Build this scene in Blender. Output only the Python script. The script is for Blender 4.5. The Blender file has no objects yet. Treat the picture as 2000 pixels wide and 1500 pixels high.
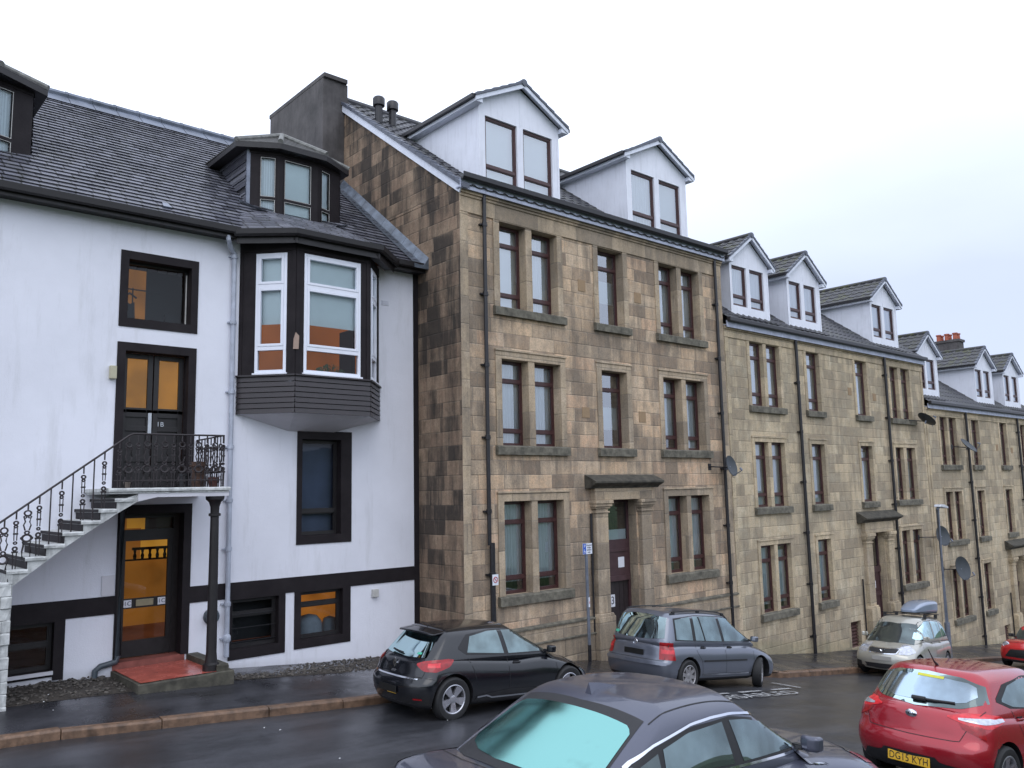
import bpy, bmesh, math, random
from mathutils import Vector, Matrix, noise as mnoise
from mathutils.bvhtree import BVHTree
random.seed(7)
S = bpy.context.scene
COL = S.collection
R = math.radians

# ------------------------------------------------------------ camera, sky, sun, exposure
cd = bpy.data.cameras.new("camera"); cam = bpy.data.objects.new("camera", cd); COL.objects.link(cam)
cd.sensor_width = 36; cd.lens = 36 * 1618 / 2000; cd.clip_end = 2000
yaw, pit, rol = R(41.29), R(7.236), R(-1.154)
fw = Vector((math.sin(yaw) * math.cos(pit), math.cos(yaw) * math.cos(pit), math.sin(pit)))
rt = Vector((math.cos(yaw), -math.sin(yaw), 0)); up = rt.cross(fw)
r2 = rt * math.cos(rol) + up * math.sin(rol); u2 = -rt * math.sin(rol) + up * math.cos(rol)
cam.matrix_world = Matrix(((r2.x, u2.x, -fw.x, 0), (r2.y, u2.y, -fw.y, 0), (r2.z, u2.z, -fw.z, 0), (0, 0, 0, 1)))
S.camera = cam
S.view_settings.view_transform = 'Standard'; S.view_settings.look = 'None'
S.view_settings.exposure = 0.0; S.view_settings.gamma = 1.0
S.cycles.max_bounces = 8; S.cycles.transparent_max_bounces = 12
try: S.cycles.use_denoising = True
except Exception: pass

W = bpy.data.worlds.new("World"); S.world = W; W.use_nodes = True
nt = W.node_tree; nt.nodes.clear()
def wn(t, **k):
    n = nt.nodes.new(t)
    for a, b in k.items(): setattr(n, a, b)
    return n
def wmath(op, a, b=None):
    n = wn('ShaderNodeMath', operation=op)
    for i, v in enumerate((a, b)):
        if v is None: continue
        if isinstance(v, (int, float)): n.inputs[i].default_value = v
        else: nt.links.new(v, n.inputs[i])
    return n.outputs[0]
SUN_EL, SUN_AZ = R(50), R(217)      # veiled by cloud, above the photographer's left shoulder
sky = wn('ShaderNodeTexSky'); sky.sky_type = 'NISHITA'; sky.sun_disc = False
sky.sun_elevation = SUN_EL; sky.sun_rotation = SUN_AZ
tc = wn('ShaderNodeTexCoord'); sp = wn('ShaderNodeSeparateXYZ'); nt.links.new(tc.outputs['Generated'], sp.inputs[0])
skm = wn('ShaderNodeVectorMath', operation='SCALE'); nt.links.new(sky.outputs[0], skm.inputs[0]); skm.inputs['Scale'].default_value = 0.03
nz = wn('ShaderNodeTexNoise'); nz.inputs['Scale'].default_value = 1.6; nz.inputs['Detail'].default_value = 5; nz.inputs['Roughness'].default_value = 0.45
mp = wn('ShaderNodeMapping'); mp.inputs['Scale'].default_value = (1, 1, 2.6); nt.links.new(tc.outputs['Generated'], mp.inputs[0]); nt.links.new(mp.outputs[0], nz.inputs['Vector'])
# overcast layer: brighter overhead and towards the veiled sun, dimmer low down the street
h = wmath('ADD', wmath('MULTIPLY', sp.outputs['Z'], 1.25), wmath('MULTIPLY', sp.outputs['X'], -0.50))
h = wmath('ADD', h, wmath('MULTIPLY', wmath('SUBTRACT', nz.outputs[0], 0.5), 0.42))
h = wmath('ADD', h, 0.42)
rp = wn('ShaderNodeValToRGB'); nt.links.new(h, rp.inputs[0])
e = rp.color_ramp.elements; e[0].position = 0.0; e[0].color = (0.52, 0.57, 0.76, 1)
e[1].position = 1.0; e[1].color = (1.30, 1.40, 1.62, 1)
for p_, c_ in ((0.18, (0.62, 0.675, 0.89, 1)), (0.36, (0.86, 0.93, 1.10, 1)), (0.52, (1.08, 1.17, 1.36, 1)), (0.75, (1.20, 1.29, 1.50, 1))):
    q_ = e.new(p_); q_.color = c_
ad = wn('ShaderNodeVectorMath', operation='ADD'); nt.links.new(skm.outputs[0], ad.inputs[0]); nt.links.new(rp.outputs[0], ad.inputs[1])
bg = wn('ShaderNodeBackground'); bg.inputs[1].default_value = 1.07; nt.links.new(ad.outputs[0], bg.inputs[0])
wo = wn('ShaderNodeOutputWorld'); nt.links.new(bg.outputs[0], wo.inputs[0])
sl = bpy.data.lights.new("sun", 'SUN'); sl.energy = 0.5; sl.angle = R(40); sl.color = (1, 0.97, 0.94)
so = bpy.data.objects.new("sun", sl); COL.objects.link(so)
so.rotation_euler = (R(90) - SUN_EL, 0, math.pi - SUN_AZ); so.location = (0, 0, 30)

# ------------------------------------------------------------ material helpers
MATS = {}
class NT:
    def __init__(s, name):
        s.m = bpy.data.materials.new(name); s.m.use_nodes = True; s.t = s.m.node_tree; s.t.nodes.clear()
        s.out = s.t.nodes.new('ShaderNodeOutputMaterial'); s.b = s.t.nodes.new('ShaderNodeBsdfPrincipled')
        s.t.links.new(s.b.outputs[0], s.out.inputs[0]); MATS[name] = s.m
    def n(s, t, **k):
        x = s.t.nodes.new(t)
        for a, b in k.items(): setattr(x, a, b)
        return x
    def set(s, inp, v):
        if v is None: return
        if hasattr(v, 'links') or isinstance(v, bpy.types.NodeSocket): s.t.links.new(v, inp)
        elif isinstance(v, (tuple, list)) and len(v) == 3 and inp.type == 'RGBA': inp.default_value = (*v, 1)
        else: inp.default_value = v
    def math(s, op, a, b=None, c=None, clamp=False):
        x = s.n('ShaderNodeMath', operation=op); x.use_clamp = clamp
        for i, v in enumerate((a, b, c)): s.set(x.inputs[i], v)
        return x.outputs[0]
    def vec(s, x=0, y=0, z=0):
        c = s.n('ShaderNodeCombineXYZ')
        for i, v in enumerate((x, y, z)): s.set(c.inputs[i], v)
        return c.outputs[0]
    def pos(s, obj=False):
        if obj: o = s.n('ShaderNodeTexCoord').outputs['Object']
        else: o = s.n('ShaderNodeNewGeometry').outputs['Position']
        q = s.n('ShaderNodeSeparateXYZ'); s.t.links.new(o, q.inputs[0])
        return o, q.outputs[0], q.outputs[1], q.outputs[2]
    def noise(s, v, scale, detail=3, rough=0.5, sc=None):
        if sc:
            mpn = s.n('ShaderNodeMapping'); mpn.inputs['Scale'].default_value = sc; s.set(mpn.inputs[0], v); v = mpn.outputs[0]
        x = s.n('ShaderNodeTexNoise'); s.set(x.inputs['Vector'], v); x.inputs['Scale'].default_value = scale
        x.inputs['Detail'].default_value = detail; x.inputs['Roughness'].default_value = rough
        return x.outputs[0]
    def ramp(s, f, stops, interp='LINEAR'):
        x = s.n('ShaderNodeValToRGB'); s.set(x.inputs[0], f); x.color_ramp.interpolation = interp
        el = x.color_ramp.elements
        while len(el) > 1: el.remove(el[-1])
        for i, (p, c) in enumerate(stops):
            q = el[0] if i == 0 else el.new(p)
            q.position = p; q.color = (*c, 1) if isinstance(c, tuple) else (c, c, c, 1)
        return x.outputs[0]
    def mix(s, f, a, b, mode='MIX'):
        x = s.n('ShaderNodeMix'); x.data_type = 'RGBA'; x.blend_type = mode
        s.set(x.inputs[0], f); s.set(x.inputs[6], a); s.set(x.inputs[7], b)
        return x.outputs[2]
    def bump(s, hgt, st=0.3, dist=0.01):
        x = s.n('ShaderNodeBump'); x.inputs['Strength'].default_value = st; x.inputs['Distance'].default_value = dist
        s.set(x.inputs['Height'], hgt); s.t.links.new(x.outputs[0], s.b.inputs['Normal'])
    def P(s, col=None, rough=None, metal=None, spec=None, coat=None, emis=None, es=None):
        for k, v in (('Base Color', col), ('Roughness', rough), ('Metallic', metal), ('Specular IOR Level', spec), ('Coat Weight', coat), ('Emission Color', emis), ('Emission Strength', es)):
            if v is not None: s.set(s.b.inputs[k], v)
        return s.m

def plain(name, col, rough=0.5, metal=0.0, var=0.12, nscale=9, bump=0.0, coat=None, streak=0.0, obj=False):
    s = NT(name); v, x, y, z = s.pos(obj)
    n = s.noise(v, nscale, 4, 0.6)
    lo = tuple(c * (1 - var) for c in col); hi = tuple(min(1, c * (1 + var)) for c in col)
    c = s.ramp(n, [(0.3, lo), (0.7, hi)])
    if streak:
        st = s.noise(v, 2.0, 5, 0.65, (5, 5, 0.6)); f = s.ramp(st, [(0.5, 0.0), (0.78, streak)])
        c = s.mix(f, c, tuple(k * 0.35 for k in col))
    s.P(col=c, rough=s.ramp(n, [(0.3, max(0.02, rough - 0.07)), (0.7, min(1, rough + 0.07))]), metal=metal, coat=coat)
    if bump: s.bump(s.noise(v, nscale * 6, 3, 0.6), bump, 0.01)
    return s.m

def ashlar(name, tones, h=0.31, wmin=0.42, wr=0.5, grime=0.5, mortar=(0.42, 0.37, 0.30), algae=0.0, seed=0.0, dark=(0.075, 0.070, 0.066), wash=(0.45, 0.365, 0.275), smudge=0.5, soft=0.58, jf=0.6):
    s = NT(name); v, x, y, z = s.pos()
    wob = s.math('MULTIPLY', s.math('SUBTRACT', s.noise(v, 2.3, 2, 0.5), 0.5), 0.03)
    u = s.math('ADD', s.math('ADD', x, y), wob); zz = s.math('ADD', s.math('ADD', z, seed), s.math('MULTIPLY', wob, 0.6))
    rv = s.math('DIVIDE', zz, h); row = s.math('FLOOR', rv); fr = s.math('FRACT', rv)
    wn1 = s.n('ShaderNodeTexWhiteNoise', noise_dimensions='1D'); s.set(wn1.inputs['W'], row)
    wd = s.math('MULTIPLY_ADD', wn1.outputs[0], wr, wmin)
    uu = s.math('ADD', s.math('DIVIDE', u, wd), s.math('MULTIPLY', wn1.outputs[0], 31.7))
    col = s.math('FLOOR', uu); fu = s.math('FRACT', uu)
    wn2 = s.n('ShaderNodeTexWhiteNoise', noise_dimensions='2D'); s.set(wn2.inputs['Vector'], s.vec(col, row, 0))
    k = len(tones); base = s.ramp(wn2.outputs[0], [(i / k, t) for i, t in enumerate(tones)], 'CONSTANT')
    mean = tuple(sum(t[i] for t in tones) / k for i in range(3)); base = s.mix(soft, base, mean)
    # soft variation within a block
    pale = tuple(min(0.75, k * 1.55) for k in wash)
    n1 = s.noise(v, 5, 6, 0.65); base = s.mix(s.ramp(n1, [(0.40, 0.0), (0.72, 0.7)]), base, wash, 'MIX')
    base = s.mix(s.ramp(s.noise(v, 1.1, 6, 0.7), [(0.50, 0.0), (0.68, 0.55)]), base, pale)
    base = s.mix(s.ramp(s.noise(v, 2.6, 8, 0.75, (1.3, 1.3, 0.8)), [(0.50, 0.0), (0.66, smudge)]), base, tuple(k * 0.42 for k in wash))
    n5 = s.noise(v, 30, 5, 0.75); base = s.mix(s.ramp(n5, [(0.36, 0.45), (0.55, 0.0)]), base, tuple(k * 0.45 for k in wash))
    base = s.mix(s.ramp(s.noise(v, 17, 3, 0.7), [(0.66, 0.0), (0.74, 0.5)]), base, pale)
    # tooling lines
    du = s.math('MULTIPLY', s.math('MINIMUM', fu, s.math('SUBTRACT', 1.0, fu)), wd)
    dv = s.math('MULTIPLY', s.math('MINIMUM', fr, s.math('SUBTRACT', 1.0, fr)), h)
    d = s.math('MINIMUM', du, dv)
    j = s.ramp(d, [(0.0, 1.0), (0.006, 0.75), (0.013, 0.0)])
    jn = s.ramp(s.noise(v, 1.7, 3, 0.6), [(0.38, (0.09, 0.08, 0.065)), (0.62, mortar)])
    base = s.mix(s.math('MULTIPLY', j, jf), base, jn)
    # soot and rain streaks
    g1 = s.noise(v, 0.55, 6, 0.62, (1, 1, 0.8)); g2 = s.noise(v, 1.4, 5, 0.65, (3.0, 3.0, 0.35))
    wn3 = s.math('MULTIPLY', wn2.outputs[0], 0.22)
    g = s.math('ADD', s.math('MULTIPLY_ADD', g2, 0.6, s.math('MULTIPLY', g1, 0.62)), wn3)
    base = s.mix(s.ramp(g, [(0.60, 0.0), (0.80, grime)]), base, dark)
    if algae:
        hb = s.math('MULTIPLY_ADD', x, 0.13, z)      # height above the falling street
        a = s.math('MULTIPLY', s.ramp(s.math('ADD', hb, 2.6), [(0.0, 1.0), (0.9, 0.55), (1.0, 0.0)]), s.noise(v, 1.1, 5, 0.6))
        base = s.mix(s.math('MULTIPLY', a, algae), base, (0.20, 0.20, 0.10))
    wear = s.math('ADD', s.math('MULTIPLY', n1, 0.5), s.math('MULTIPLY', s.ramp(d, [(0.0, 0.0), (0.02, 1.0)]), 0.6))
    s.P(col=base, rough=0.88, spec=0.25); s.bump(s.math('ADD', wear, s.math('MULTIPLY', wn2.outputs[0], 0.35)), 0.55, 0.02)
    return s.m

T3 = [(0.655, 0.439, 0.273), (0.464, 0.339, 0.225), (0.721, 0.431, 0.271), (0.711, 0.552, 0.39), (0.798, 0.569, 0.364), (0.337, 0.266, 0.193), (0.635, 0.451, 0.281), (1.095, 0.847, 0.58), (0.479, 0.321, 0.21), (0.657, 0.456, 0.292)]
M_ST3 = ashlar('sandstone_front', T3, grime=0.62)
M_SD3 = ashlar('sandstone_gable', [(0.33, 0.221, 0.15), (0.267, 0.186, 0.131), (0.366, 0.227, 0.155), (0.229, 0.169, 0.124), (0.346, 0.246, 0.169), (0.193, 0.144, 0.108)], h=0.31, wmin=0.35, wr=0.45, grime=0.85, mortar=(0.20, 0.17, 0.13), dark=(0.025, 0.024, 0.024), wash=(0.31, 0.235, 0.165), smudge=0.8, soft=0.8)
M_ST4 = ashlar('sandstone_terrace', [(0.581, 0.46, 0.302), (0.522, 0.414, 0.275), (0.636, 0.5, 0.328), (0.545, 0.42, 0.288), (0.609, 0.483, 0.318), (0.707, 0.589, 0.402), (0.568, 0.443, 0.294)], grime=0.45, algae=0.75, seed=3.1, mortar=(0.36, 0.31, 0.23), wash=(0.50, 0.43, 0.32), smudge=0.45, soft=0.62, jf=0.38)
M_TRIM = ashlar('sandstone_dressing', [(0.499, 0.387, 0.263), (0.541, 0.419, 0.286), (0.48, 0.376, 0.261)], h=0.6, wmin=1.2, wr=0.8, grime=0.5, seed=1.3)
M_TRIM4 = ashlar('sandstone_dressing_pale', [(0.623, 0.505, 0.33), (0.666, 0.537, 0.35), (0.581, 0.473, 0.31)], h=0.6, wmin=1.2, wr=0.8, grime=0.35, seed=2.2)
M_SILL = plain('mossy_sill_stone', (0.125, 0.115, 0.09), 0.9, var=0.55, nscale=7, bump=0.4)
M_HOOD = plain('sooty_stone', (0.060, 0.054, 0.042), 0.9, var=0.6, nscale=6, bump=0.4)

def harl():
    s = NT('white_roughcast'); v, x, y, z = s.pos()
    c = s.ramp(s.noise(v, 0.9, 5, 0.6), [(0.3, (0.72, 0.725, 0.79)), (0.7, (0.79, 0.795, 0.865))])
    st = s.noise(v, 1.3, 6, 0.7, (2.5, 2.5, 0.35))
    c = s.mix(s.ramp(st, [(0.54, 0.0), (0.80, 0.32)]), c, (0.35, 0.35, 0.34))
    sp_ = s.noise(v, 7, 5, 0.8); c = s.mix(s.ramp(sp_, [(0.72, 0.0), (0.8, 0.6)]), c, (0.22, 0.21, 0.19))
    hb = s.math('MULTIPLY_ADD', x, 0.10, z)          # splash dirt just above the gravel
    low = s.ramp(s.math('ADD', hb, 2.72), [(0.0, 1.0), (0.35, 0.0)]); low = s.math('MULTIPLY', low, s.noise(v, 4, 5, 0.7))
    c = s.mix(s.math('MULTIPLY', low, 1.1, clamp=True), c, (0.2, 0.19, 0.16))
    s.P(col=c, rough=0.85, spec=0.2); s.bump(s.math('ADD', s.noise(v, 60, 3, 0.7), s.noise(v, 6, 3, 0.6)), 0.35, 0.012)
    return s.m
M_WHITE = harl()
def blackpaint():
    s = NT('dark_brown_masonry_paint'); v, x, y, z = s.pos()
    c = s.ramp(s.noise(v, 3, 5, 0.6), [(0.3, (0.013, 0.010, 0.012)), (0.7, (0.022, 0.018, 0.020))])
    c = s.mix(s.ramp(s.noise(v, 8, 6, 0.8), [(0.66, 0.0), (0.8, 0.5)]), c, (0.10, 0.09, 0.085))
    s.P(col=c, rough=0.65, spec=0.2); s.bump(s.noise(v, 40, 3, 0.6), 0.2, 0.01); return s.m
M_BLK = blackpaint()
M_TIMB = plain('dark_timber', (0.012, 0.010, 0.011), 0.5, var=0.3, nscale=12, bump=0.1)
M_UPVC = plain('white_plastic_frame', (0.76, 0.78, 0.86), 0.35, var=0.04, nscale=3)
M_CLAD = plain('white_dormer_board', (0.75, 0.765, 0.84), 0.5, var=0.05, nscale=2.5, streak=0.25)
M_BARGE = plain('white_barge_board', (0.70, 0.73, 0.82), 0.5, var=0.06, nscale=4, streak=0.2)
M_MAR = plain('maroon_stained_timber', (0.060, 0.024, 0.024), 0.4, var=0.3, nscale=14)
M_MARD = plain('maroon_door_paint', (0.060, 0.030, 0.034), 0.4, var=0.2, nscale=6)
M_LEAD = plain('lead_sheet', (0.19, 0.21, 0.26), 0.42, metal=0.25, var=0.3, nscale=4, bump=0.1)
M_GUT = plain('grey_gutter_board', (0.40, 0.43, 0.54), 0.45, var=0.22, nscale=3, streak=0.5)
M_IRON = plain('black_cast_iron', (0.014, 0.013, 0.016), 0.4, var=0.4, nscale=20)
M_RUST = plain('rusting_iron_rail', (0.022, 0.016, 0.018), 0.55, var=0.5, nscale=30)
M_GPIPE = plain('pale_grey_pipe', (0.42, 0.45, 0.53), 0.4, var=0.15, nscale=5, streak=0.5)
M_DGPIPE = plain('slate_grey_pipe', (0.055, 0.07, 0.085), 0.4, var=0.2, nscale=5)
M_GALV = plain('galvanised_post', (0.17, 0.19, 0.235), 0.45, metal=0.3, var=0.2, nscale=6)
M_CHIM = plain('grey_render_stack', (0.085, 0.078, 0.078), 0.9, var=0.45, nscale=1.6, bump=0.5, streak=0.6)
M_RED = plain('red_step_paint', (0.42, 0.10, 0.075), 0.25, var=0.2, nscale=3.5, bump=0.1)
M_REDD = plain('worn_red_riser', (0.22, 0.07, 0.055), 0.5, var=0.3, nscale=5)
M_CONC = plain('mossy_concrete', (0.07, 0.065, 0.05), 0.85, var=0.5, nscale=8, bump=0.4)
M_STEPW = plain('flaking_white_step_paint', (0.50, 0.51, 0.50), 0.8, var=0.25, nscale=9, bump=0.6, streak=0.8)
M_STEPG = plain('soffit_grey_paint', (0.60, 0.59, 0.63), 0.85, var=0.08, nscale=2, bump=0.2)
M_TERRA = plain('terracotta', (0.35, 0.10, 0.06), 0.8, var=0.25, nscale=9)
M_TERD = plain('old_brown_clay', (0.06, 0.03, 0.02), 0.7, var=0.5, nscale=12)
M_CREAM = plain('cream_plastic', (0.45, 0.42, 0.30), 0.5, var=0.1)
M_VENT = plain('pale_vent_plastic', (0.50, 0.49, 0.47), 0.5, var=0.1)
M_PATCH = plain('tan_repair_mortar', (0.30, 0.205, 0.12), 0.85, var=0.1)
M_DISH = plain('dark_mesh_dish', (0.050, 0.058, 0.066), 0.5, metal=0.3, var=0.15)
M_LOUV = plain('brown_louvre', (0.085, 0.04, 0.035), 0.5, var=0.3)
M_SIGNW = plain('sign_white', (0.72, 0.75, 0.82), 0.35, var=0.03)
M_SIGNB = plain('sign_blue', (0.02, 0.10, 0.50), 0.35, var=0.03)
M_INK = plain('ink_grey', (0.10, 0.11, 0.16), 0.5, var=0.05)
M_INKR = plain('ink_red', (0.45, 0.03, 0.04), 0.5, var=0.05)
M_BLIND = plain('pale_roller_blind', (0.66, 0.70, 0.70), 0.8, var=0.05, nscale=1.5)
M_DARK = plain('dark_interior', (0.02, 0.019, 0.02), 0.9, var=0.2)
M_BRASS = plain('brass_worn', (0.35, 0.30, 0.2), 0.4, metal=0.6)
M_STEEL = plain('brushed_steel_plate', (0.50, 0.52, 0.56), 0.35, metal=0.5, var=0.08)
M_PLANT = plain('house_plant_leaves', (0.06, 0.10, 0.035), 0.6, var=0.4, nscale=30)
M_CARDW = plain('white_notice_paper', (0.68, 0.69, 0.74), 0.7, var=0.03)

def lace():
    s = NT('net_curtain'); v, x, y, z = s.pos()
    w = s.n('ShaderNodeTexWave'); w.inputs['Scale'].default_value = 7; w.inputs['Distortion'].default_value = 3; w.inputs['Detail'].default_value = 2
    mpn = s.n('ShaderNodeMapping'); mpn.inputs['Scale'].default_value = (1, 1, 0.12); s.set(mpn.inputs[0], v); s.set(w.inputs['Vector'], mpn.outputs[0])
    c = s.ramp(w.outputs[1], [(0.1, (0.62, 0.64, 0.66)), (0.9, (0.76, 0.78, 0.80))]); s.P(col=c, rough=0.9); return s.m
M_LACE = lace()

def slate(name, h, w, cols, moss=0.0, rough=0.42, joints=True, z_start=0.0):
    """h: exposed course (measured up the slope in z), slates laid in half-bond along x+y"""
    s = NT(name); v, x, y, z = s.pos()
    rv = s.math('DIVIDE', s.math('ADD', z, -z_start), h); row = s.math('FLOOR', rv)
    wn1 = s.n('ShaderNodeTexWhiteNoise', noise_dimensions='1D'); s.set(wn1.inputs['W'], row)
    uu = s.math('ADD', s.math('DIVIDE', x, w), s.math('MULTIPLY', wn1.outputs[0], 9.3)); c0 = s.math('FLOOR', uu); fu = s.math('FRACT', uu)
    wn2 = s.n('ShaderNodeTexWhiteNoise', noise_dimensions='2D'); s.set(wn2.inputs['Vector'], s.vec(c0, row, 0))
    c = s.ramp(wn2.outputs[0], [(0, cols[0]), (0.5, cols[1]), (1, cols[2])])
    c = s.mix(s.ramp(s.noise(v, 1.2, 5, 0.65), [(0.35, 0.0), (0.75, 0.5)]), c, (0.06, 0.058, 0.07))
    if joints:
        d = s.math('MULTIPLY', s.math('MINIMUM', fu, s.math('SUBTRACT', 1.0, fu)), w)
        c = s.mix(s.ramp(d, [(0.0, 1.0), (0.009, 0.9), (0.016, 0.0)]), c, (0.010, 0.009, 0.012))
        c = s.mix(s.ramp(s.math('FRACT', rv), [(0.0, 0.85), (0.16, 0.5), (0.24, 0.0)]), c, (0.012, 0.011, 0.014))
    if moss:
        c = s.mix(s.ramp(s.noise(v, 3.2, 6, 0.75), [(0.5, 0.0), (0.62, moss)]), c, (0.085, 0.09, 0.03))
        c = s.mix(s.ramp(s.noise(v, 11, 3, 0.75), [(0.6, 0.0), (0.7, 0.6)]), c, (0.20, 0.20, 0.19))
    s.P(col=c, rough=s.ramp(wn2.outputs[0], [(0, rough - 0.1), (1, rough + 0.15)]), spec=0.5)
    s.bump(s.math('ADD', s.noise(v, 18, 4, 0.6), s.math('MULTIPLY', wn2.outputs[0], 0.8)), 0.25, 0.01); return s.m
M_SLATE = slate('wet_slate', 0.1155, 0.27, [(0.075, 0.077, 0.098), (0.12, 0.122, 0.15), (0.175, 0.178, 0.212)], moss=0.12, rough=0.38, z_start=5.012)
M_TILE = slate('concrete_roof_tile', 0.2, 0.3, [(0.028, 0.029, 0.036), (0.040, 0.041, 0.05), (0.055, 0.056, 0.064)], moss=0.25, rough=0.5, joints=False)
M_TILEM = slate('mossy_roof_tile', 0.2, 0.3, [(0.040, 0.040, 0.045), (0.055, 0.055, 0.06), (0.075, 0.075, 0.08)], moss=0.75, rough=0.6, joints=False)
M_TILEC = plain('grey_cloaked_verge_tile', (0.085, 0.095, 0.125), 0.45, var=0.25, nscale=5)

def wetroad(name, lo, hi, wet=0.5, gr=0.4):
    s = NT(name); v, x, y, z = s.pos()
    n = s.noise(v, 55, 4, 0.7); big = s.noise(v, 0.35, 6, 0.6); mid = s.noise(v, 1.7, 5, 0.6)
    c = s.ramp(n, [(0.35, lo), (0.62, hi)])
    c = s.mix(s.ramp(mid, [(0.4, 0.0), (0.7, 0.5)]), c, tuple(k * 0.55 for k in lo))
    c = s.mix(s.ramp(s.noise(v, 38, 3, 0.7), [(0.64, 0.0), (0.72, gr)]), c, (0.13, 0.13, 0.135))
    c = s.mix(s.ramp(s.noise(v, 0.8, 6, 0.7, (0.4, 1.5, 1)), [(0.48, 0.0), (0.6, 0.5)]), c, tuple(k * 1.7 for k in hi))
    r = s.ramp(s.math('MULTIPLY_ADD', mid, 0.35, s.math('MULTIPLY', big, 0.7)), [(0.38, 0.60), (0.49, 0.36), (0.62, 0.60 - wet)])
    s.P(col=c, rough=r, spec=0.5); s.bump(n, 0.18, 0.008); return s.m
M_ROAD = wetroad('wet_asphalt', (0.020, 0.021, 0.024), (0.042, 0.043, 0.049), 0.32)
M_PAVE = wetroad('wet_pavement_asphalt', (0.016, 0.016, 0.019), (0.036, 0.036, 0.041), 0.47)
M_KERB = plain('orange_sandstone_kerb', (0.150, 0.090, 0.056), 0.55, var=0.5, nscale=7, bump=0.5, streak=0.85)
M_GRAV = plain('earthy_gravel', (0.045, 0.037, 0.030), 0.8, var=0.8, nscale=22, bump=0.8)
M_GRASS = plain('bank_grass', (0.045, 0.07, 0.025), 0.9, var=0.4, nscale=2, bump=0.5)
M_PAINTR = plain('worn_road_paint', (0.34, 0.34, 0.34), 0.6, var=0.5, nscale=14)
M_STONEB = plain('pebble_stone', (0.085, 0.075, 0.065), 0.7, var=0.8, nscale=14)
M_LITTER = plain('pale_litter', (0.6, 0.6, 0.6), 0.6, var=0.1)

def glass(name, tint=(0.85, 0.92, 0.95), base=0.06, extra=0.0, rough=0.01, ior=1.6):
    s = NT(name); s.t.nodes.remove(s.b)
    tr = s.n('ShaderNodeBsdfTransparent'); tr.inputs[0].default_value = (*tint, 1)
    gl = s.n('ShaderNodeBsdfGlossy'); gl.inputs['Roughness'].default_value = rough; gl.inputs[0].default_value = (0.93, 0.96, 1, 1)
    v, x, y, z = s.pos(); bp_ = s.n('ShaderNodeBump'); bp_.inputs['Strength'].default_value = 0.12; bp_.inputs['Distance'].default_value = 0.02
    s.set(bp_.inputs['Height'], s.noise(v, 1.2, 2, 0.5)); s.t.links.new(bp_.outputs[0], gl.inputs['Normal'])
    fz = s.n('ShaderNodeFresnel'); fz.inputs[0].default_value = ior
    f = s.math('ADD', fz.outputs[0], base, clamp=True)
    mx = s.n('ShaderNodeMixShader'); s.set(mx.inputs[0], f); s.t.links.new(tr.outputs[0], mx.inputs[1]); s.t.links.new(gl.outputs[0], mx.inputs[2])
    s.t.links.new(mx.outputs[0], s.out.inputs[0]); return s.m
M_GLASS = glass('window_glass', base=0.18)
M_GLASSD = glass('window_glass_clear', base=0.0, ior=1.36)
M_GLASSU = glass('window_glass_bright', base=0.30)

def glow(name, col, strength, pattern=True, scale=2.2):  # lamplight put into the surfaces: they emit it themselves, no lamps are built
    s = NT(name); v, x, y, z = s.pos()
    n = s.noise(v, scale, 3, 0.5)
    c = s.ramp(n, [(0.32, tuple(k * 0.5 for k in col)), (0.5, tuple(k * 0.85 for k in col)), (0.68, tuple(k * 1.15 for k in col))]) if pattern else col
    s.P(col=tuple(k * 0.5 for k in col), rough=0.8, emis=c, es=strength); return s.m
M_ORANGE = glow('orange_glowing_room_wall', (0.42, 0.115, 0.012), 0.52, scale=0.7)
M_AMBER = glow('amber_glowing_glass', (0.50, 0.20, 0.016), 0.55, scale=1.6)
M_HALL = glow('glowing_hallway_wall', (0.34, 0.125, 0.022), 0.50, scale=1.1)
M_HALLB = glow('glowing_hallway_bright_wall', (0.66, 0.30, 0.04), 0.6, scale=1.1)
M_HALLD = glow('glowing_hallway_floor', (0.10, 0.028, 0.012), 0.6, scale=1.5)

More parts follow.
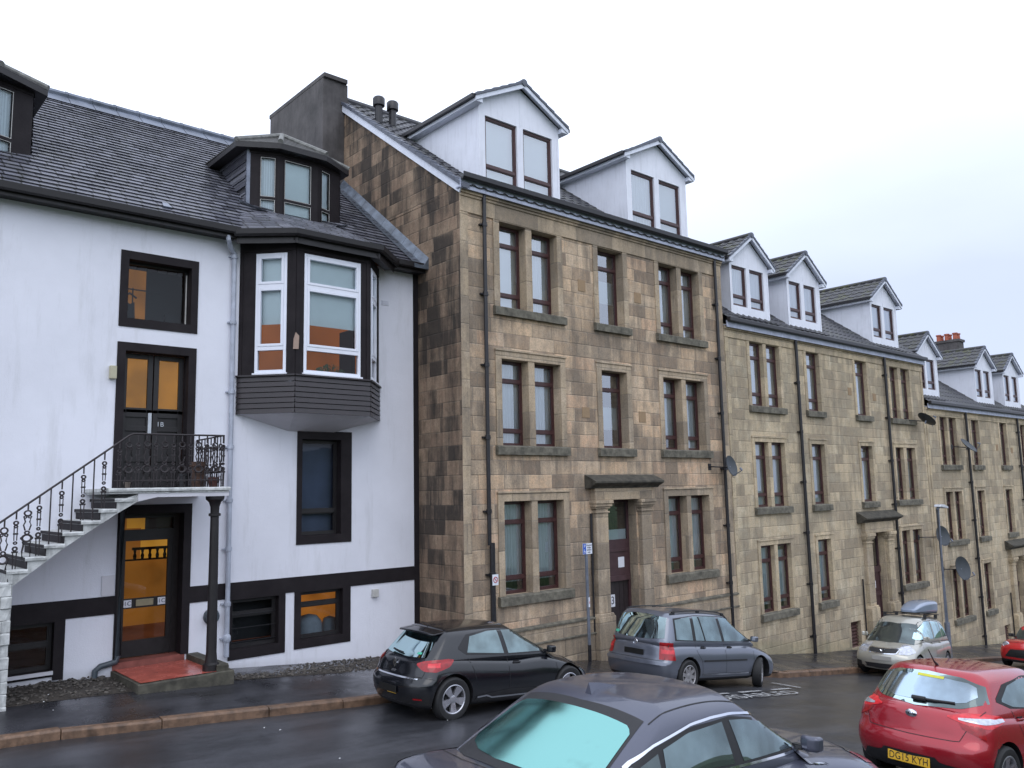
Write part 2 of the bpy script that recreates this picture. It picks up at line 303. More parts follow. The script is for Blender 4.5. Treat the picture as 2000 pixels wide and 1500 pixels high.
# ------------------------------------------------------------ mesh builder
def ident(p): return p
class MB:
    def __init__(s, T=ident): s.v = []; s.f = []; s.m = []; s.T = T
    def add(s, vs, fs, mi=0):
        k = len(s.v); s.v += [tuple(s.T(p)) for p in vs]; s.f += [tuple(i + k for i in f) for f in fs]; s.m += [mi] * len(fs); return s
    def quad(s, a, b, c, d, mi=0): return s.add([a, b, c, d], [(0, 1, 2, 3)], mi)
    def box(s, x0, x1, y0, y1, z0, z1, mi=0):
        return s.add([(x0, y0, z0), (x1, y0, z0), (x1, y1, z0), (x0, y1, z0), (x0, y0, z1), (x1, y0, z1), (x1, y1, z1), (x0, y1, z1)],
                     [(0, 3, 2, 1), (4, 5, 6, 7), (0, 1, 5, 4), (1, 2, 6, 5), (2, 3, 7, 6), (3, 0, 4, 7)], mi)
    def prism(s, pts, a, b, axis='y', mi=0):
        """extrude polygon pts (two coords) between a and b along axis"""
        def mk(p, t): return {'y': (p[0], t, p[1]), 'x': (t, p[0], p[1]), 'z': (p[0], p[1], t)}[axis]
        n = len(pts); vs = [mk(p, a) for p in pts] + [mk(p, b) for p in pts]
        fs = [tuple(range(n)), tuple(range(2 * n - 1, n - 1, -1))] + [(i, i + n, (i + 1) % n + n, (i + 1) % n) for i in range(n)]
        return s.add(vs, fs, mi)
    def tube(s, path, r, n=8, mi=0, cap=True):
        path = [Vector(p) for p in path]; rings = []
        for i, p in enumerate(path):
            d = (path[min(i + 1, len(path) - 1)] - path[max(i - 1, 0)]).normalized()
            a = d.cross(Vector((0, 0, 1)));
            if a.length < 1e-3: a = d.cross(Vector((1, 0, 0)))
            a.normalize(); b = d.cross(a); rr = r[i] if isinstance(r, (list, tuple)) else r
            rings.append([p + a * rr * math.cos(2 * math.pi * k / n) + b * rr * math.sin(2 * math.pi * k / n) for k in range(n)])
        vs = [q for g in rings for q in g]; fs = []
        for i in range(len(path) - 1):
            for k in range(n): fs.append((i * n + k, i * n + (k + 1) % n, (i + 1) * n + (k + 1) % n, (i + 1) * n + k))
        if cap: fs += [tuple(range(n - 1, -1, -1)), tuple(range((len(path) - 1) * n, len(path) * n))]
        return s.add(vs, fs, mi)
    def lathe(s, prof, c=(0, 0, 0), n=24, axis='z', mi=0):
        vs = []; fs = []
        for r, t in prof:
            for k in range(n):
                a = 2 * math.pi * k / n
                q = {'z': (r * math.cos(a), r * math.sin(a), t), 'y': (r * math.cos(a), t, r * math.sin(a)), 'x': (t, r * math.cos(a), r * math.sin(a))}[axis]
                vs.append((q[0] + c[0], q[1] + c[1], q[2] + c[2]))
        for i in range(len(prof) - 1):
            for k in range(n): fs.append((i * n + k, i * n + (k + 1) % n, (i + 1) * n + (k + 1) % n, (i + 1) * n + k))
        return s.add(vs, fs, mi)
    def torus(s, c, R_, r, axis='y', n=14, m=6, mi=0, sx=1.0):
        vs = []; fs = []
        for i in range(n):
            a = 2 * math.pi * i / n
            for j in range(m):
                b = 2 * math.pi * j / m; q = (R_ + r * math.cos(b)); h_ = r * math.sin(b)
                p = {'y': (q * math.cos(a) * sx, h_, q * math.sin(a)), 'z': (q * math.cos(a) * sx, q * math.sin(a), h_), 'x': (h_, q * math.cos(a) * sx, q * math.sin(a))}[axis]
                vs.append((p[0] + c[0], p[1] + c[1], p[2] + c[2]))
        for i in range(n):
            for j in range(m): fs.append((i * m + j, ((i + 1) % n) * m + j, ((i + 1) % n) * m + (j + 1) % m, i * m + (j + 1) % m))
        return s.add(vs, fs, mi)
    def build(s, name, mats, parent=None, smooth=False, fix=True, bevel=0):
        if not isinstance(mats, (list, tuple)): mats = [mats]
        o0 = Vector((0, 0, 0)); q = parent
        if parent is not None: o0 = world_origin(parent)
        me = bpy.data.meshes.new(name); me.from_pydata([tuple(Vector(v) - o0) for v in s.v], [], s.f)
        for m in mats: me.materials.append(m)
        for p, mi in zip(me.polygons, s.m): p.material_index = mi
        if fix:
            bm = bmesh.new(); bm.from_mesh(me); bmesh.ops.recalc_face_normals(bm, faces=bm.faces); bm.to_mesh(me); bm.free()
        if smooth:
            me.polygons.foreach_set('use_smooth', [True] * len(me.polygons))
            try: me.set_sharp_from_angle(angle=R(38))
            except Exception: pass
        o = bpy.data.objects.new(name, me); COL.objects.link(o)
        if parent is not None: o.parent = parent
        if bevel:
            b = o.modifiers.new('bevel', 'BEVEL'); b.width = bevel; b.segments = 2; b.limit_method = 'ANGLE'
        return o
def world_origin(o):
    v = Vector((0, 0, 0))
    while o is not None: v += o.location; o = o.parent
    return v
def thing(name, label, cat, loc=(0, 0, 0), group=None):
    o = bpy.data.objects.new(name, None); COL.objects.link(o); o.location = loc; o.empty_display_size = 0.3
    o['label'] = label; o['category'] = cat
    if group: o['group'] = group
    return o
def tag(o, label, cat, group=None):
    o['label'] = label; o['category'] = cat
    if group: o['group'] = group
    return o
def struct(o): o['kind'] = 'structure'; return o
def interp(x, xs, ys):
    if x <= xs[0]: return ys[0]
    for i in range(len(xs) - 1):
        if x <= xs[i + 1]: return ys[i] + (ys[i + 1] - ys[i]) * (x - xs[i]) / (xs[i + 1] - xs[i])
    return ys[-1]
GX = [-300, -60, -2, 3, 6.5, 9.5, 13, 23.9, 26.2, 36, 60, 200, 400]
GZ = [-1.0, -1.5, -3.05, -3.1, -3.27, -3.43, -3.83, -5.2, -5.42, -6.6, -9.2, -18, -24]
def gz(x): return interp(x, GX, GZ)
def pave_z(x): return gz(x) + 0.05
def road_z(x): return gz(x) - 0.07
def cross(x): return interp(x, [5.6, 8.3, 9.8, 10.8], [0.11, 0.0, 0.0, 0.03])
KX = [-300, -30, -2, 2.33, 4.61, 7.47, 12, 16.7, 17.0, 17.5, 18.0, 22.1, 30, 60, 400]
KY = [16, 15, 13.45, 12.78, 12.38, 11.95, 12.0, 12.1, 11.95, 11.3, 11.12, 11.17, 11.2, 11.3, 11.3]
def kerb_y(x): return interp(x, KX, KY)

def text_mesh(name, body, size, mat, M, parent=None, depth=0.002, align='CENTER', squash=1.0):
    cu = bpy.data.curves.new(name, 'FONT'); cu.body = body; cu.size = size; cu.align_x = align; cu.align_y = 'CENTER'; cu.extrude = depth; cu.space_character = 1.05
    ob = bpy.data.objects.new(name, cu); COL.objects.link(ob); bpy.context.view_layer.update()
    me = bpy.data.meshes.new_from_object(ob.evaluated_get(bpy.context.evaluated_depsgraph_get())); bpy.data.objects.remove(ob)
    o0 = world_origin(parent) if parent is not None else Vector((0, 0, 0))
    for v in me.vertices:
        c = v.co.copy(); c.x *= squash; v.co = M @ c - o0
    me.materials.clear(); me.materials.append(mat); me.name = name
    o = bpy.data.objects.new(name, me); COL.objects.link(o)
    if parent is not None: o.parent = parent
    return o
def face_y(x, y, z): return Matrix(((1, 0, 0, x), (0, 0, -1, y), (0, 1, 0, z), (0, 0, 0, 1)))   # text on a wall facing the street
# ------------------------------------------------------------ setting: ground, road, pavement, kerb
def strip(name, xs, edge, mat, nsub=1):
    """edge(x) -> list of (y, z) across"""
    mb = MB(); rows = [edge(x) for x in xs]; n = len(rows[0]); vs = []; fs = []
    for x, r_ in zip(xs, rows): vs += [(x, y, z) for y, z in r_]
    for i in range(len(xs) - 1):
        for k in range(n - 1): fs.append((i * n + k, (i + 1) * n + k, (i + 1) * n + k + 1, i * n + k + 1))
    mb.add(vs, fs); return mb.build(name, mat, fix=False, smooth=True)
XS = [-300, -150, -60, -30] + [-20 + i * 1.0 for i in range(82)] + [70, 90, 120, 200, 400]
struct(strip('ground', XS, lambda x: [(-300, gz(x) - 1.2 + 8), (-60, gz(x) + 7), (-9, -1.3 + min(0, (gz(x) + 3.2) * 0.8)), (-1.0, -1.68 + min(0, (gz(x) + 3.2) * 0.8)), (0.55, -1.75 + min(0, (gz(x) + 3.2) * 0.8)), (1.9, gz(x) - 0.35), (3, gz(x) - 0.4), (300, gz(x) - 0.4)], M_GRASS))
struct(strip('road', XS, lambda x: [(3.2, road_z(x)), (5, road_z(x) + 0.03), (8, road_z(x) + 0.04), (kerb_y(x) + 0.02, road_z(x) - 0.01)], M_ROAD))
struct(strip('near_pavement', XS, lambda x: [(1.5, pave_z(x)), (3.1, pave_z(x))], M_PAVE))
struct(strip('pavement', XS, lambda x: [(kerb_y(x) + 0.10, pave_z(x) - 0.004), (13.0 if x > 10.4 else 13.6, pave_z(x) + cross(x) * .8), (13.9 if x > 10.4 else 13.98, pave_z(x) + cross(x)), (24, pave_z(x) + 0.03)], M_PAVE))
mb = MB(); x = -30.0
while x < 62:
    L = random.uniform(0.9, 1.55); a, b = x + 0.006, x + L - 0.006; j = random.uniform(-0.008, 0.008); w_ = 0.155
    ya, yb = kerb_y(a) - 0.02 + j, kerb_y(b) - 0.02 + random.uniform(-0.006, 0.006); zt = random.uniform(-0.006, 0.012)
    n = 5; vs = []; fs = []
    for i in range(n + 1):
        t = i / n; xx = a + (b - a) * t; yy = ya + (yb - ya) * t; z0 = pave_z(xx) + zt
        e1 = 0.012 * (mnoise.noise(Vector((xx * 3, 0, 1)))); e2 = 0.01 * mnoise.noise(Vector((xx * 4, 5, 1)))
        vs += [(xx, yy + e1, z0 - 0.2), (xx, yy + e1, z0 - 0.03 + e2), (xx, yy + 0.02 + e1, z0), (xx, yy + w_, z0 + 0.003), (xx, yy + w_, z0 - 0.2)]
    for i in range(n):
        for k in range(4): fs.append((i * 5 + k, (i + 1) * 5 + k, (i + 1) * 5 + k + 1, i * 5 + k + 1))
    fs += [(0, 1, 2, 3, 4), tuple(n * 5 + k for k in (4, 3, 2, 1, 0))]
    mb.add(vs, fs); x += L
struct(mb.build('kerb', M_KERB, bevel=0.006))
mb = MB(); x = -30.0
while x < 62:
    mb.box(x, x + 1.2, 3.06, 3.2, road_z(x) - 0.2, pave_z(x) + 0.004); x += 1.21
struct(mb.build('near_kerb', M_KERB))
# unseen hillside added behind the camera for panes and wet paint to mirror
mb = MB(); n = 40; vs = []; fs = []
for i in range(n + 1):
    x = -140 + i * 8
    for k in range(9):
        y = -22 - k * 14; z = gz(x) + 6.5 + k * 1.7 + 2.6 * mnoise.noise(Vector((x * 0.05, y * 0.05, 3))) + (1.5 * mnoise.noise(Vector((x * 0.3, y * 0.2, 8))) if k else 0)
        vs.append((x, y, z if k else gz(x) + 1))
for i in range(n):
    for k in range(8): fs.append((i * 9 + k, (i + 1) * 9 + k, (i + 1) * 9 + k + 1, i * 9 + k + 1))
mb.add(vs, fs); struct(mb.build('hillside', M_GRASS, smooth=True))

# gravel strip at the foot of the white house, with loose stones
K = 0.98735
GWX = [-20, 3.5, 4.4, 6.4, 8.0, 9.4, 10.7]; GWZ = [-2.6, -2.90, -2.96, -3.20, -3.30, -3.38, -3.5]
def wall_base(x): return interp(x, GWX, GWZ)
mb = MB(); vs = []; fs = []; xs = [-6 + i * 0.1 for i in range(165)]; ny = 12
for x in xs:
    for k in range(ny):
        t = k / (ny - 1); y = 13.98 + t * 1.36; z = (pave_z(x) + cross(x) + .003) * (1 - t) + (wall_base(x) - 0.01) * t
        vs.append((x, y, z + (0 if k in (0,) else 0.03 * mnoise.noise(Vector((x * 6, y * 6, 0))) + 0.012)))
for i in range(len(xs) - 1):
    for k in range(ny - 1): fs.append((i * ny + k, (i + 1) * ny + k, (i + 1) * ny + k + 1, i * ny + k + 1))
mb.add(vs, fs); struct(mb.build('gravel_strip', M_GRAV, smooth=True))
def pebble(mb, c, r):
    bm = bmesh.new(); bmesh.ops.create_icosphere(bm, subdivisions=1, radius=r)
    sx, sy, sz = random.uniform(.7, 1.4), random.uniform(.7, 1.4), random.uniform(.4, .8)
    vs = [(c[0] + v.co.x * sx, c[1] + v.co.y * sy, c[2] + v.co.z * sz) for v in bm.verts]; fs = [tuple(v.index for v in f.verts) for f in bm.faces]; bm.free(); mb.add(vs, fs)
mb = MB()
for i in range(1500):
    x = random.uniform(1.8, 10.4); t = random.random(); y = 14.0 + t * 1.25
    if 4.3 < x < 5.95 and y < 15.3: continue
    z = (pave_z(x) + cross(x)) * (1 - t) + wall_base(x) * t; pebble(mb, (x, y, z + 0.02), random.uniform(0.012, 0.032))
o = mb.build('gravel', M_STONEB); o['kind'] = 'stuff'
mb = MB()
for i in range(26):
    x = random.uniform(2.2, 10); y = random.choice([random.uniform(13.9, 15), random.uniform(9, 13.8), random.uniform(8, 11.5)])
    z = pave_z(x) + 0.05 if y > kerb_y(x) + .2 else road_z(x) + 0.035
    if y > 12.6: z += cross(x) * min(1, (y - kerb_y(x)) / 1.6)
    pebble(mb, (x, y, z), random.uniform(0.007, 0.014))
o = mb.build('litter_scraps', M_LITTER); o['kind'] = 'stuff'
# worn bay lines and lettering of the parking bay
def rz(x): return road_z(x) + 0.046
mb = MB()
def line(x0, y0, x1, y1, w):
    n = 6; dx, dy = x1 - x0, y1 - y0; L = math.hypot(dx, dy); px, py = -dy / L * w / 2, dx / L * w / 2
    for i in range(n):
        a, b = i / n, (i + 1) / n; e = random.uniform(0.85, 1.1)
        P_ = [(x0 + dx * t + s_ * px * e, y0 + dy * t + s_ * py * e) for t, s_ in ((a, -1), (b, -1), (b, 1), (a, 1))]
        mb.quad(*[(p[0], p[1], rz(p[0])) for p in P_])
line(13.2, 9.80, 14.0, 9.80, 0.09); line(14.35, 9.80, 15.1, 9.80, 0.09); line(15.5, 9.80, 16.2, 9.80, 0.09); line(16.55, 10.45, 16.6, 9.8, 0.10)
o = mb.build('bay_marking', M_PAINTR, fix=False); struct(o)
sl_ = math.atan(-0.125)
Mt = Matrix.Translation((14.45, 9.43, rz(14.45) + 0.004)) @ Matrix.Rotation(-sl_, 4, 'Y')
struct(text_mesh('bay_lettering', 'DISABLED', 0.46, M_PAINTR, Mt, depth=0.001, squash=1.3))

# ------------------------------------------------------------ building helpers
def wall_grid(mb, x0, x1, z0, z1, Y, ops, dep, mi=0, mr=None):
    if mr is None: mr = mi
    xs = sorted({x0, x1, *[o[0] for o in ops], *[o[1] for o in ops]}); zs = sorted({z0, z1, *[o[2] for o in ops], *[o[3] for o in ops]})
    for i in range(len(xs) - 1):
        for k in range(len(zs) - 1):
            cx, cz = (xs[i] + xs[i + 1]) / 2, (zs[k] + zs[k + 1]) / 2
            if any(o[0] < cx < o[1] and o[2] < cz < o[3] for o in ops): continue
            mb.quad((xs[i], Y, zs[k]), (xs[i + 1], Y, zs[k]), (xs[i + 1], Y, zs[k + 1]), (xs[i], Y, zs[k + 1]), mi)
    for a, b, c, d in ops:
        D = Y + dep
        mb.quad((a, Y, c), (a, D, c), (a, D, d), (a, Y, d), mr); mb.quad((b, Y, c), (b, Y, d), (b, D, d), (b, D, c), mr)
        mb.quad((a, Y, d), (a, D, d), (b, D, d), (b, Y, d), mr); mb.quad((a, Y, c), (b, Y, c), (b, D, c), (a, D, c), mr)
def frame_rect(mb, a, b, c, d, y0, y1, w, mi=0):
    mb.box(a, a + w, y0, y1, c, d, mi); mb.box(b - w, b, y0, y1, c, d, mi)
    mb.box(a + w, b - w, y0, y1, c, c + w, mi); mb.box(a + w, b - w, y0, y1, d - w, d, mi)
def window(parent, a, b, c, d, Y, mat=None, T=ident, fw_=0.05, bars=(), glassm=None, blind=None, names=('window', 'pane', 'curtain'), thick=0.06, sash=0.02):
    """frame (part) with pane and curtain (sub-parts). Y = front plane of the frame"""
    mat = mat or M_MAR; g = 0.003; a += g; b -= g; c += g; d -= g
    mb = MB(T); frame_rect(mb, a, b, c, d, Y, Y + thick, fw_)
    zs = [c + fw_] + [z for z in bars] + [d - fw_]
    for z in bars: mb.box(a + fw_, b - fw_, Y - 0.004, Y + thick, z - 0.035, z + 0.035)
    lights = []
    lo = c + fw_
    for z in list(bars) + [None]:
        hi = (z - 0.035) if z is not None else d - fw_
        frame_rect(mb, a + fw_, b - fw_, lo, hi, Y + 0.012, Y + thick - 0.01, sash)
        lo = (z + 0.035) if z is not None else 0
    f = mb.build(names[0], mat, parent)
    y = Y + thick * 0.6
    p = MB(T).quad((a + 0.01, y, c + 0.01), (b - 0.01, y, c + 0.01), (b - 0.01, y, d - 0.01), (a + 0.01, y, d - 0.01)).build(names[1], glassm or M_GLASS, f if names[0] != 'window_frame' else parent, fix=False)
    if blind:
        mat_b, t0, t1, wavy = blind; z0 = c + (d - c) * t0; z1 = c + (d - c) * t1; yb = Y + thick + 0.07
        mb = MB(T); n = 28 if wavy else 1; vs = []; fs = []; ph = random.uniform(0, 6)
        for i in range(n + 1):
            x = a + (b - a) * i / n; dy = 0.022 * math.sin(i * 1.9 + ph) if wavy else 0
            vs += [(x, yb + dy, z0), (x, yb + dy * 0.6, z1)]
        for i in range(n): fs.append((2 * i, 2 * i + 2, 2 * i + 3, 2 * i + 1))
        mb.add(vs, fs); mb.build(names[2], mat_b, f if names[0] != 'window_frame' else parent, smooth=wavy, fix=False)
    return f
def roof_rows(mb, x0, x1, y0, z0, y1, z1, rows, lip=0.018, wave=None, mi=0, xclip=None):
    """courses laid up a slope running in +y"""
    L = math.hypot(y1 - y0, z1 - z0); ny, nz_ = -(z1 - z0) / L, (y1 - y0) / L
    for i in range(rows):
        t0, t1 = i / rows, (i + 1) / rows
        if wave:
            per, amp = wave; n = max(2, int((x1 - x0) / per * 6)); xs = [x0 + (x1 - x0) * k / n for k in range(n + 1)]
            hs = [amp * (max(0, math.cos(2 * math.pi * x / per)) ** 1.2) for x in xs]
        else:
            n = max(2, int((x1 - x0) / 0.27)); off = random.random()
            xs = [x0] + sorted(x0 + (x1 - x0) * min(0.999, max(0.001, (k + off) / n)) for k in range(n)) + [x1]
            hs = [0] * len(xs)
        vs = []; fs = []
        for x, hh in zip(xs, hs):
            j = random.uniform(-0.003, 0.003) if not wave else 0
            for t, l_ in ((t0, 0.0), (t0, lip + j), (t1 + 0.02 / rows, 0.0)):
                hgt = l_ + hh; vs.append((x, y0 + (y1 - y0) * t + ny * hgt, z0 + (z1 - z0) * t + nz_ * hgt))
        for k in range(len(xs) - 1):
            fs += [(k * 3, (k + 1) * 3, (k + 1) * 3 + 1, k * 3 + 1), (k * 3 + 1, (k + 1) * 3 + 1, (k + 1) * 3 + 2, k * 3 + 2)]
        mb.add(vs, fs, mi)
def side_rows(mb, ya, yb, xe, ze, xr, zr, rows, lip=0.02, wave=(0.3, 0.03), mi=0, ya_top=None, yb_top=None):
    """courses on a dormer slope: eave at x=xe,z=ze up to ridge x=xr,z=zr; runs along y from ya to yb (yb may shrink with height)"""
    L = math.hypot(xr - xe, zr - ze); nx, nz_ = -(zr - ze) / L * (1 if xr > xe else -1), abs(xr - xe) / L
    for i in range(rows):
        t0, t1 = i / rows, (i + 1) / rows; y_b = yb + ((yb_top if yb_top else yb) - yb) * (t0 + t1) / 2
        n = max(4, int((y_b - ya) / wave[0] * 6)); ys = [ya + (y_b - ya) * k / n for k in range(n + 1)]; vs = []; fs = []
        for y in ys:
            hh = wave[1] * (max(0, math.cos(2 * math.pi * y / wave[0])) ** 1.2)
            for t, l_ in ((t0, 0), (t0, lip), (t1, 0)):
                hg = hh + l_; vs.append((xe + (xr - xe) * t + nx * hg, y, ze + (zr - ze) * t + nz_ * hg))
        for k in range(n): fs += [(k * 3, (k + 1) * 3, (k + 1) * 3 + 1, k * 3 + 1), (k * 3 + 1, (k + 1) * 3 + 1, (k + 1) * 3 + 2, k * 3 + 2)]
        mb.add(vs, fs, mi)
SL = 0.734
def dormer(parent, x0, x1, Y, z0, ze, za, roofz, wins, zw0, zw1, tile, ledge=0.0, label=None):
    """gabled box dormer. roofz(y): main roof height. wins: list of (a,b)"""
    back = Y
    while roofz(back) < ze: back += 0.02
    xm = (x0 + x1) / 2
    mb = MB(); ops = [(a, b, zw0, zw1) for a, b in wins]
    wall_grid(mb, x0, x1, z0, ze, Y, ops, 0.09)
    mb.add([(x0, Y, ze), (x1, Y, ze), (xm, Y, za)], [(0, 1, 2)])
    for x in (x0, x1):
        yb0 = Y
        while roofz(yb0) < z0: yb0 += 0.02
        mb.add([(x, Y, z0), (x, Y, ze), (x, back, ze), (x, min(yb0, back), z0)], [(0, 1, 2, 3)])
    mb.add([(x0, Y + 0.1, ze - 0.02), (x1, Y + 0.1, ze - 0.02), (x1, back, ze - 0.02), (x0, back, ze - 0.02)], [(0, 1, 2, 3)])
    # cover strips of the cladding
    mb.box(x0 - 0.012, x0 + 0.05, Y - 0.012, Y, z0, ze); mb.box(x1 - 0.05, x1 + 0.012, Y - 0.012, Y, z0, ze)
    mb.box(xm - 0.012, xm + 0.012, Y - 0.006, Y, zw1 + 0.02, za - 0.06)
    d = mb.build('dormer', M_CLAD, parent)
    if label: d['label'] = label
    for a, b in wins:
        window(d, a, b, zw0, zw1, Y + 0.05, bars=(zw0 + (zw1 - zw0) * 0.25,), blind=random.choice([(M_LACE, 0, 1, True), (M_BLIND, 0.0, 1, False), (M_LACE, 0, 1, True)]), glassm=M_GLASSU, names=('window_frame', 'pane', 'curtain'), fw_=0.05)
    oh = 0.20; fr = 0.17; pitch = (za - ze) / (xm - x0); zl = ze - oh * pitch + 0.07; rb = back + (za - ze) / SL
    mb = MB()
    for s_ in (-1, 1):
        xe = xm + s_ * (xm - x0 + oh)
        side_rows(mb, Y - fr, back + 0.1, xe, zl, xm, za + 0.09, 5, ya_top=None, yb_top=rb + 0.1)
    mb.tube([(xm, Y - fr - 0.01, za + 0.11), (xm, rb, za + 0.11)], 0.075, 10)
    # soffit closes the overhang
    mb.build('dormer_roof', tile, d)
    mb = MB()
    for s_ in (-1, 1):
        xe = xm + s_ * (xm - x0 + oh); Lx = xm - xe; hz = za + 0.09 - zl
        # cloaked verge tiles: little stepped pieces up the gable edge
        for i in range(6):
            t0, t1 = i / 6, (i + 1) / 6 + 0.01
            p = [(xe + Lx * t0, zl + hz * t0 - 0.015), (xe + Lx * t1, zl + hz * t1 - 0.015), (xe + Lx * t1, zl + hz * t1 + 0.035), (xe + Lx * t0, zl + hz * t0 + 0.06)]
            mb.prism(p, Y - fr - 0.035 + (i % 2) * 0.004, Y - fr + 0.07, 'y')
    mb.lathe([(0.0, Y - fr - 0.045), (0.085, Y - fr - 0.04), (0.085, Y - fr + 0.05)], (xm, 0, za + 0.085), 12, 'y')
    mb.build('verge_tiles', M_TILEC, d)
    mb = MB()
    for s_ in (-1, 1):
        xe = xm + s_ * (xm - x0 + oh); Lx = xm - xe; hz = za + 0.09 - zl
        p = [(xe, zl - 0.02), (xm, zl + hz - 0.02), (xm, zl + hz - 0.13), (xe, zl - 0.12)]
        mb.prism(p, Y - fr - 0.01, Y - fr + 0.015, 'y')                                     # barge board
        mb.prism([(xe, zl - 0.015), (xm, zl + hz - 0.015), (xm, zl + hz - 0.03), (xe, zl - 0.03)], Y - fr + 0.015, Y, 'y')
        xa, xb = sorted((xe, xm + s_ * (xm - x0)))
        mb.box(xa, xb, Y - fr + 0.015, back + 0.15, zl - 0.13, zl - 0.02)                     # boxed eave
    mb.build('barge_board', M_BARGE, d)
    for s_ in (-1, 1):
        mb = MB(); xe = xm + s_ * (xm - x0 + oh + 0.045); mb.box(xe - 0.045, xe + 0.045, Y - fr + 0.03, back + 0.25, zl - 0.055, zl + 0.03)
        mb.build('gutter', M_IRON, d)
    if ledge:
        mb = MB(); n = 18
        for i in range(n):
            a = x0 - 0.05 + (x1 - x0 + 0.1) * i / n; b = x0 - 0.05 + (x1 - x0 + 0.1) * (i + 1) / n; j = random.uniform(0, 0.02)
            mb.add([(a, Y - 0.02, z0 + 0.03), (b, Y - 0.02, z0 + 0.03), (b, Y - 0.30 - j, roofz(Y - 0.30 - j) + 0.06), (a, Y - 0.30 - j, roofz(Y - 0.30 - j) + 0.06)], [(0, 1, 2, 3)])
        mb.build('lead_apron', M_LEAD, d)
    return d
def downpipe(parent, x, z1, z0, Y, r=0.045, mat=None, name='downpipe', swan=0.0, T=ident):
    mb = MB(T); y = Y - r - 0.045
    path = [(x, y, z0), (x, y, z1)] if not swan else [(x, y, z0), (x, y, z1 - 0.32), (x - swan, y - 0.16, z1 - 0.08), (x - swan, y - 0.17, z1)]
    mb.tube(path, r, 10)
    z = z0 + 0.7
    while z < z1 - 0.4:
        mb.lathe([(r, z - 0.05), (r + 0.014, z - 0.045), (r + 0.014, z + 0.045), (r, z + 0.05)], (x, y, 0), 10); mb.box(x - r - 0.055, x + r + 0.055, y + r * 0.4, Y, z - 0.018, z + 0.018); z += 1.55
    return mb.build(name, mat or M_IRON, parent, smooth=True)
def sill(parent, a, b, z0, z1, Y, mat=None, proj=0.10, name='sill'):
    mb = MB(); n = max(4, int((b - a) / 0.12)); vs = []; fs = []
    for i in range(n + 1):
        x = a + (b - a) * i / n; e1 = 0.008 * mnoise.noise(Vector((x * 5, z0, 1))); e2 = 0.008 * mnoise.noise(Vector((x * 7, z0, 4)))
        vs += [(x, Y - proj + e1, z0 + e2), (x, Y - proj + e1, z1 - 0.02 + e2), (x, Y - proj + 0.03, z1 + e1), (x, Y + 0.04, z1 + 0.02), (x, Y + 0.04, z0)]
    for i in range(n):
        for k in range(5): fs.append((i * 5 + k, (i + 1) * 5 + k, (i + 1) * 5 + (k + 1) % 5, i * 5 + (k + 1) % 5))
    fs += [(4, 3, 2, 1, 0), tuple(n * 5 + k for k in range(5))]
    mb.add(vs, fs); return mb.build(name, mat or M_SILL, parent)
def surround(mb, a, b, c, d, Y, w=0.17, top=0.17, p=0.03):
    """raised margin around the opening (legs and head)"""
    mb.box(a - w, a, Y - p, Y + 0.001, c, d + top); mb.box(b, b + w, Y - p, Y + 0.001, c, d + top); mb.box(a, b, Y - p, Y + 0.001, d, d + top)
    mb.box(a - w - 0.02, b + w + 0.02, Y - p - 0.025, Y + 0.001, d + top, d + top + 0.045)
def door_case(parent, xl, xl2, xr, xr2, ztop, zcap, zfr, zhood, hoodx0, hoodx1, zbase, zground, Y, trim):
    mb = MB()
    for a, b in ((xl, xl2), (xr, xr2)):
        mb.box(a + 0.03, b - 0.03, Y - 0.13, Y + 0.05, zbase, zcap)
        mb.box(a - 0.02, b + 0.02, Y - 0.16, Y + 0.05, zcap, zcap + 0.05); mb.box(a - 0.05, b + 0.05, Y - 0.20, Y + 0.05, zcap + 0.05, zcap + 0.12); mb.box(a - 0.07, b + 0.07, Y - 0.23, Y + 0.05, zcap + 0.12, ztop)
        mb.box(a, b, Y - 0.16, Y + 0.05, zcap - 0.10, zcap - 0.06)
        mb.box(a - 0.05, b + 0.05, Y - 0.20, Y + 0.05, zground, zbase - 0.07); mb.prism([(a - 0.05, zbase - 0.07), (b + 0.05, zbase - 0.07), (b, zbase), (a, zbase)], Y - 0.18, Y + 0.05, 'y')
    mb.box(xl + 0.0, xr2 + 0.0, Y - 0.15, Y + 0.05, ztop, zfr)
    mb.build('door_case', trim, parent, bevel=0.012)
    mb = MB(); p = [(0.05, zfr), (-0.17, zfr), (-0.19, zfr + 0.04), (-0.27, zfr + 0.07), (-0.36, zfr + 0.12), (-0.36, zfr + 0.17), (-0.33, zfr + 0.18), (-0.03, zhood + 0.03), (0.05, zhood + 0.03)]
    mb.prism([(Y + y, z) for y, z in p], hoodx0, hoodx1, 'x'); mb.build('door_hood', M_HOOD, parent, bevel=0.01)

# ------------------------------------------------------------ the free-standing sandstone tenement (number 3)
X0, X1, YF = 10.555, 20.055, 13.606
tn = thing('sandstone_tenement', 'three storey brown sandstone tenement with soot-stained gable, two white gabled dormers and door number 3', 'building', ((X0 + X1) / 2, 18.5, -4))
PW = [(11.64, 12.44), (12.63, 13.43)]; PR = [(17.21, 18.0), (18.19, 18.98)]; CW = (14.84, 15.77)
rows3 = [(4.0, 5.94), (0.94, 2.84), (-2.24, -0.26)]
ops = []
for c, d in rows3:
    for a, b in PW + PR: ops.append((a, b, c, d))
ops += [(*CW, 4.0, 5.94), (*CW, 0.94, 2.84), (14.82, 15.95, -4.6, -0.30)]
mb = MB(); wall_grid(mb, X0, X1, -6, 6.44, YF, ops, 0.30, 0, 2)
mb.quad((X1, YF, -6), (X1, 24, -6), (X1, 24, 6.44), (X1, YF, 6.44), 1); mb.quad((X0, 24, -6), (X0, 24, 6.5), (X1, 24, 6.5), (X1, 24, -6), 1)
for x in (X0, X1): mb.add([(x, YF, 6.44), (x, 13.69, 6.48), (x, 18.86, 10.28), (x, 24, 6.5)], [(0, 1, 2, 3)], 1)
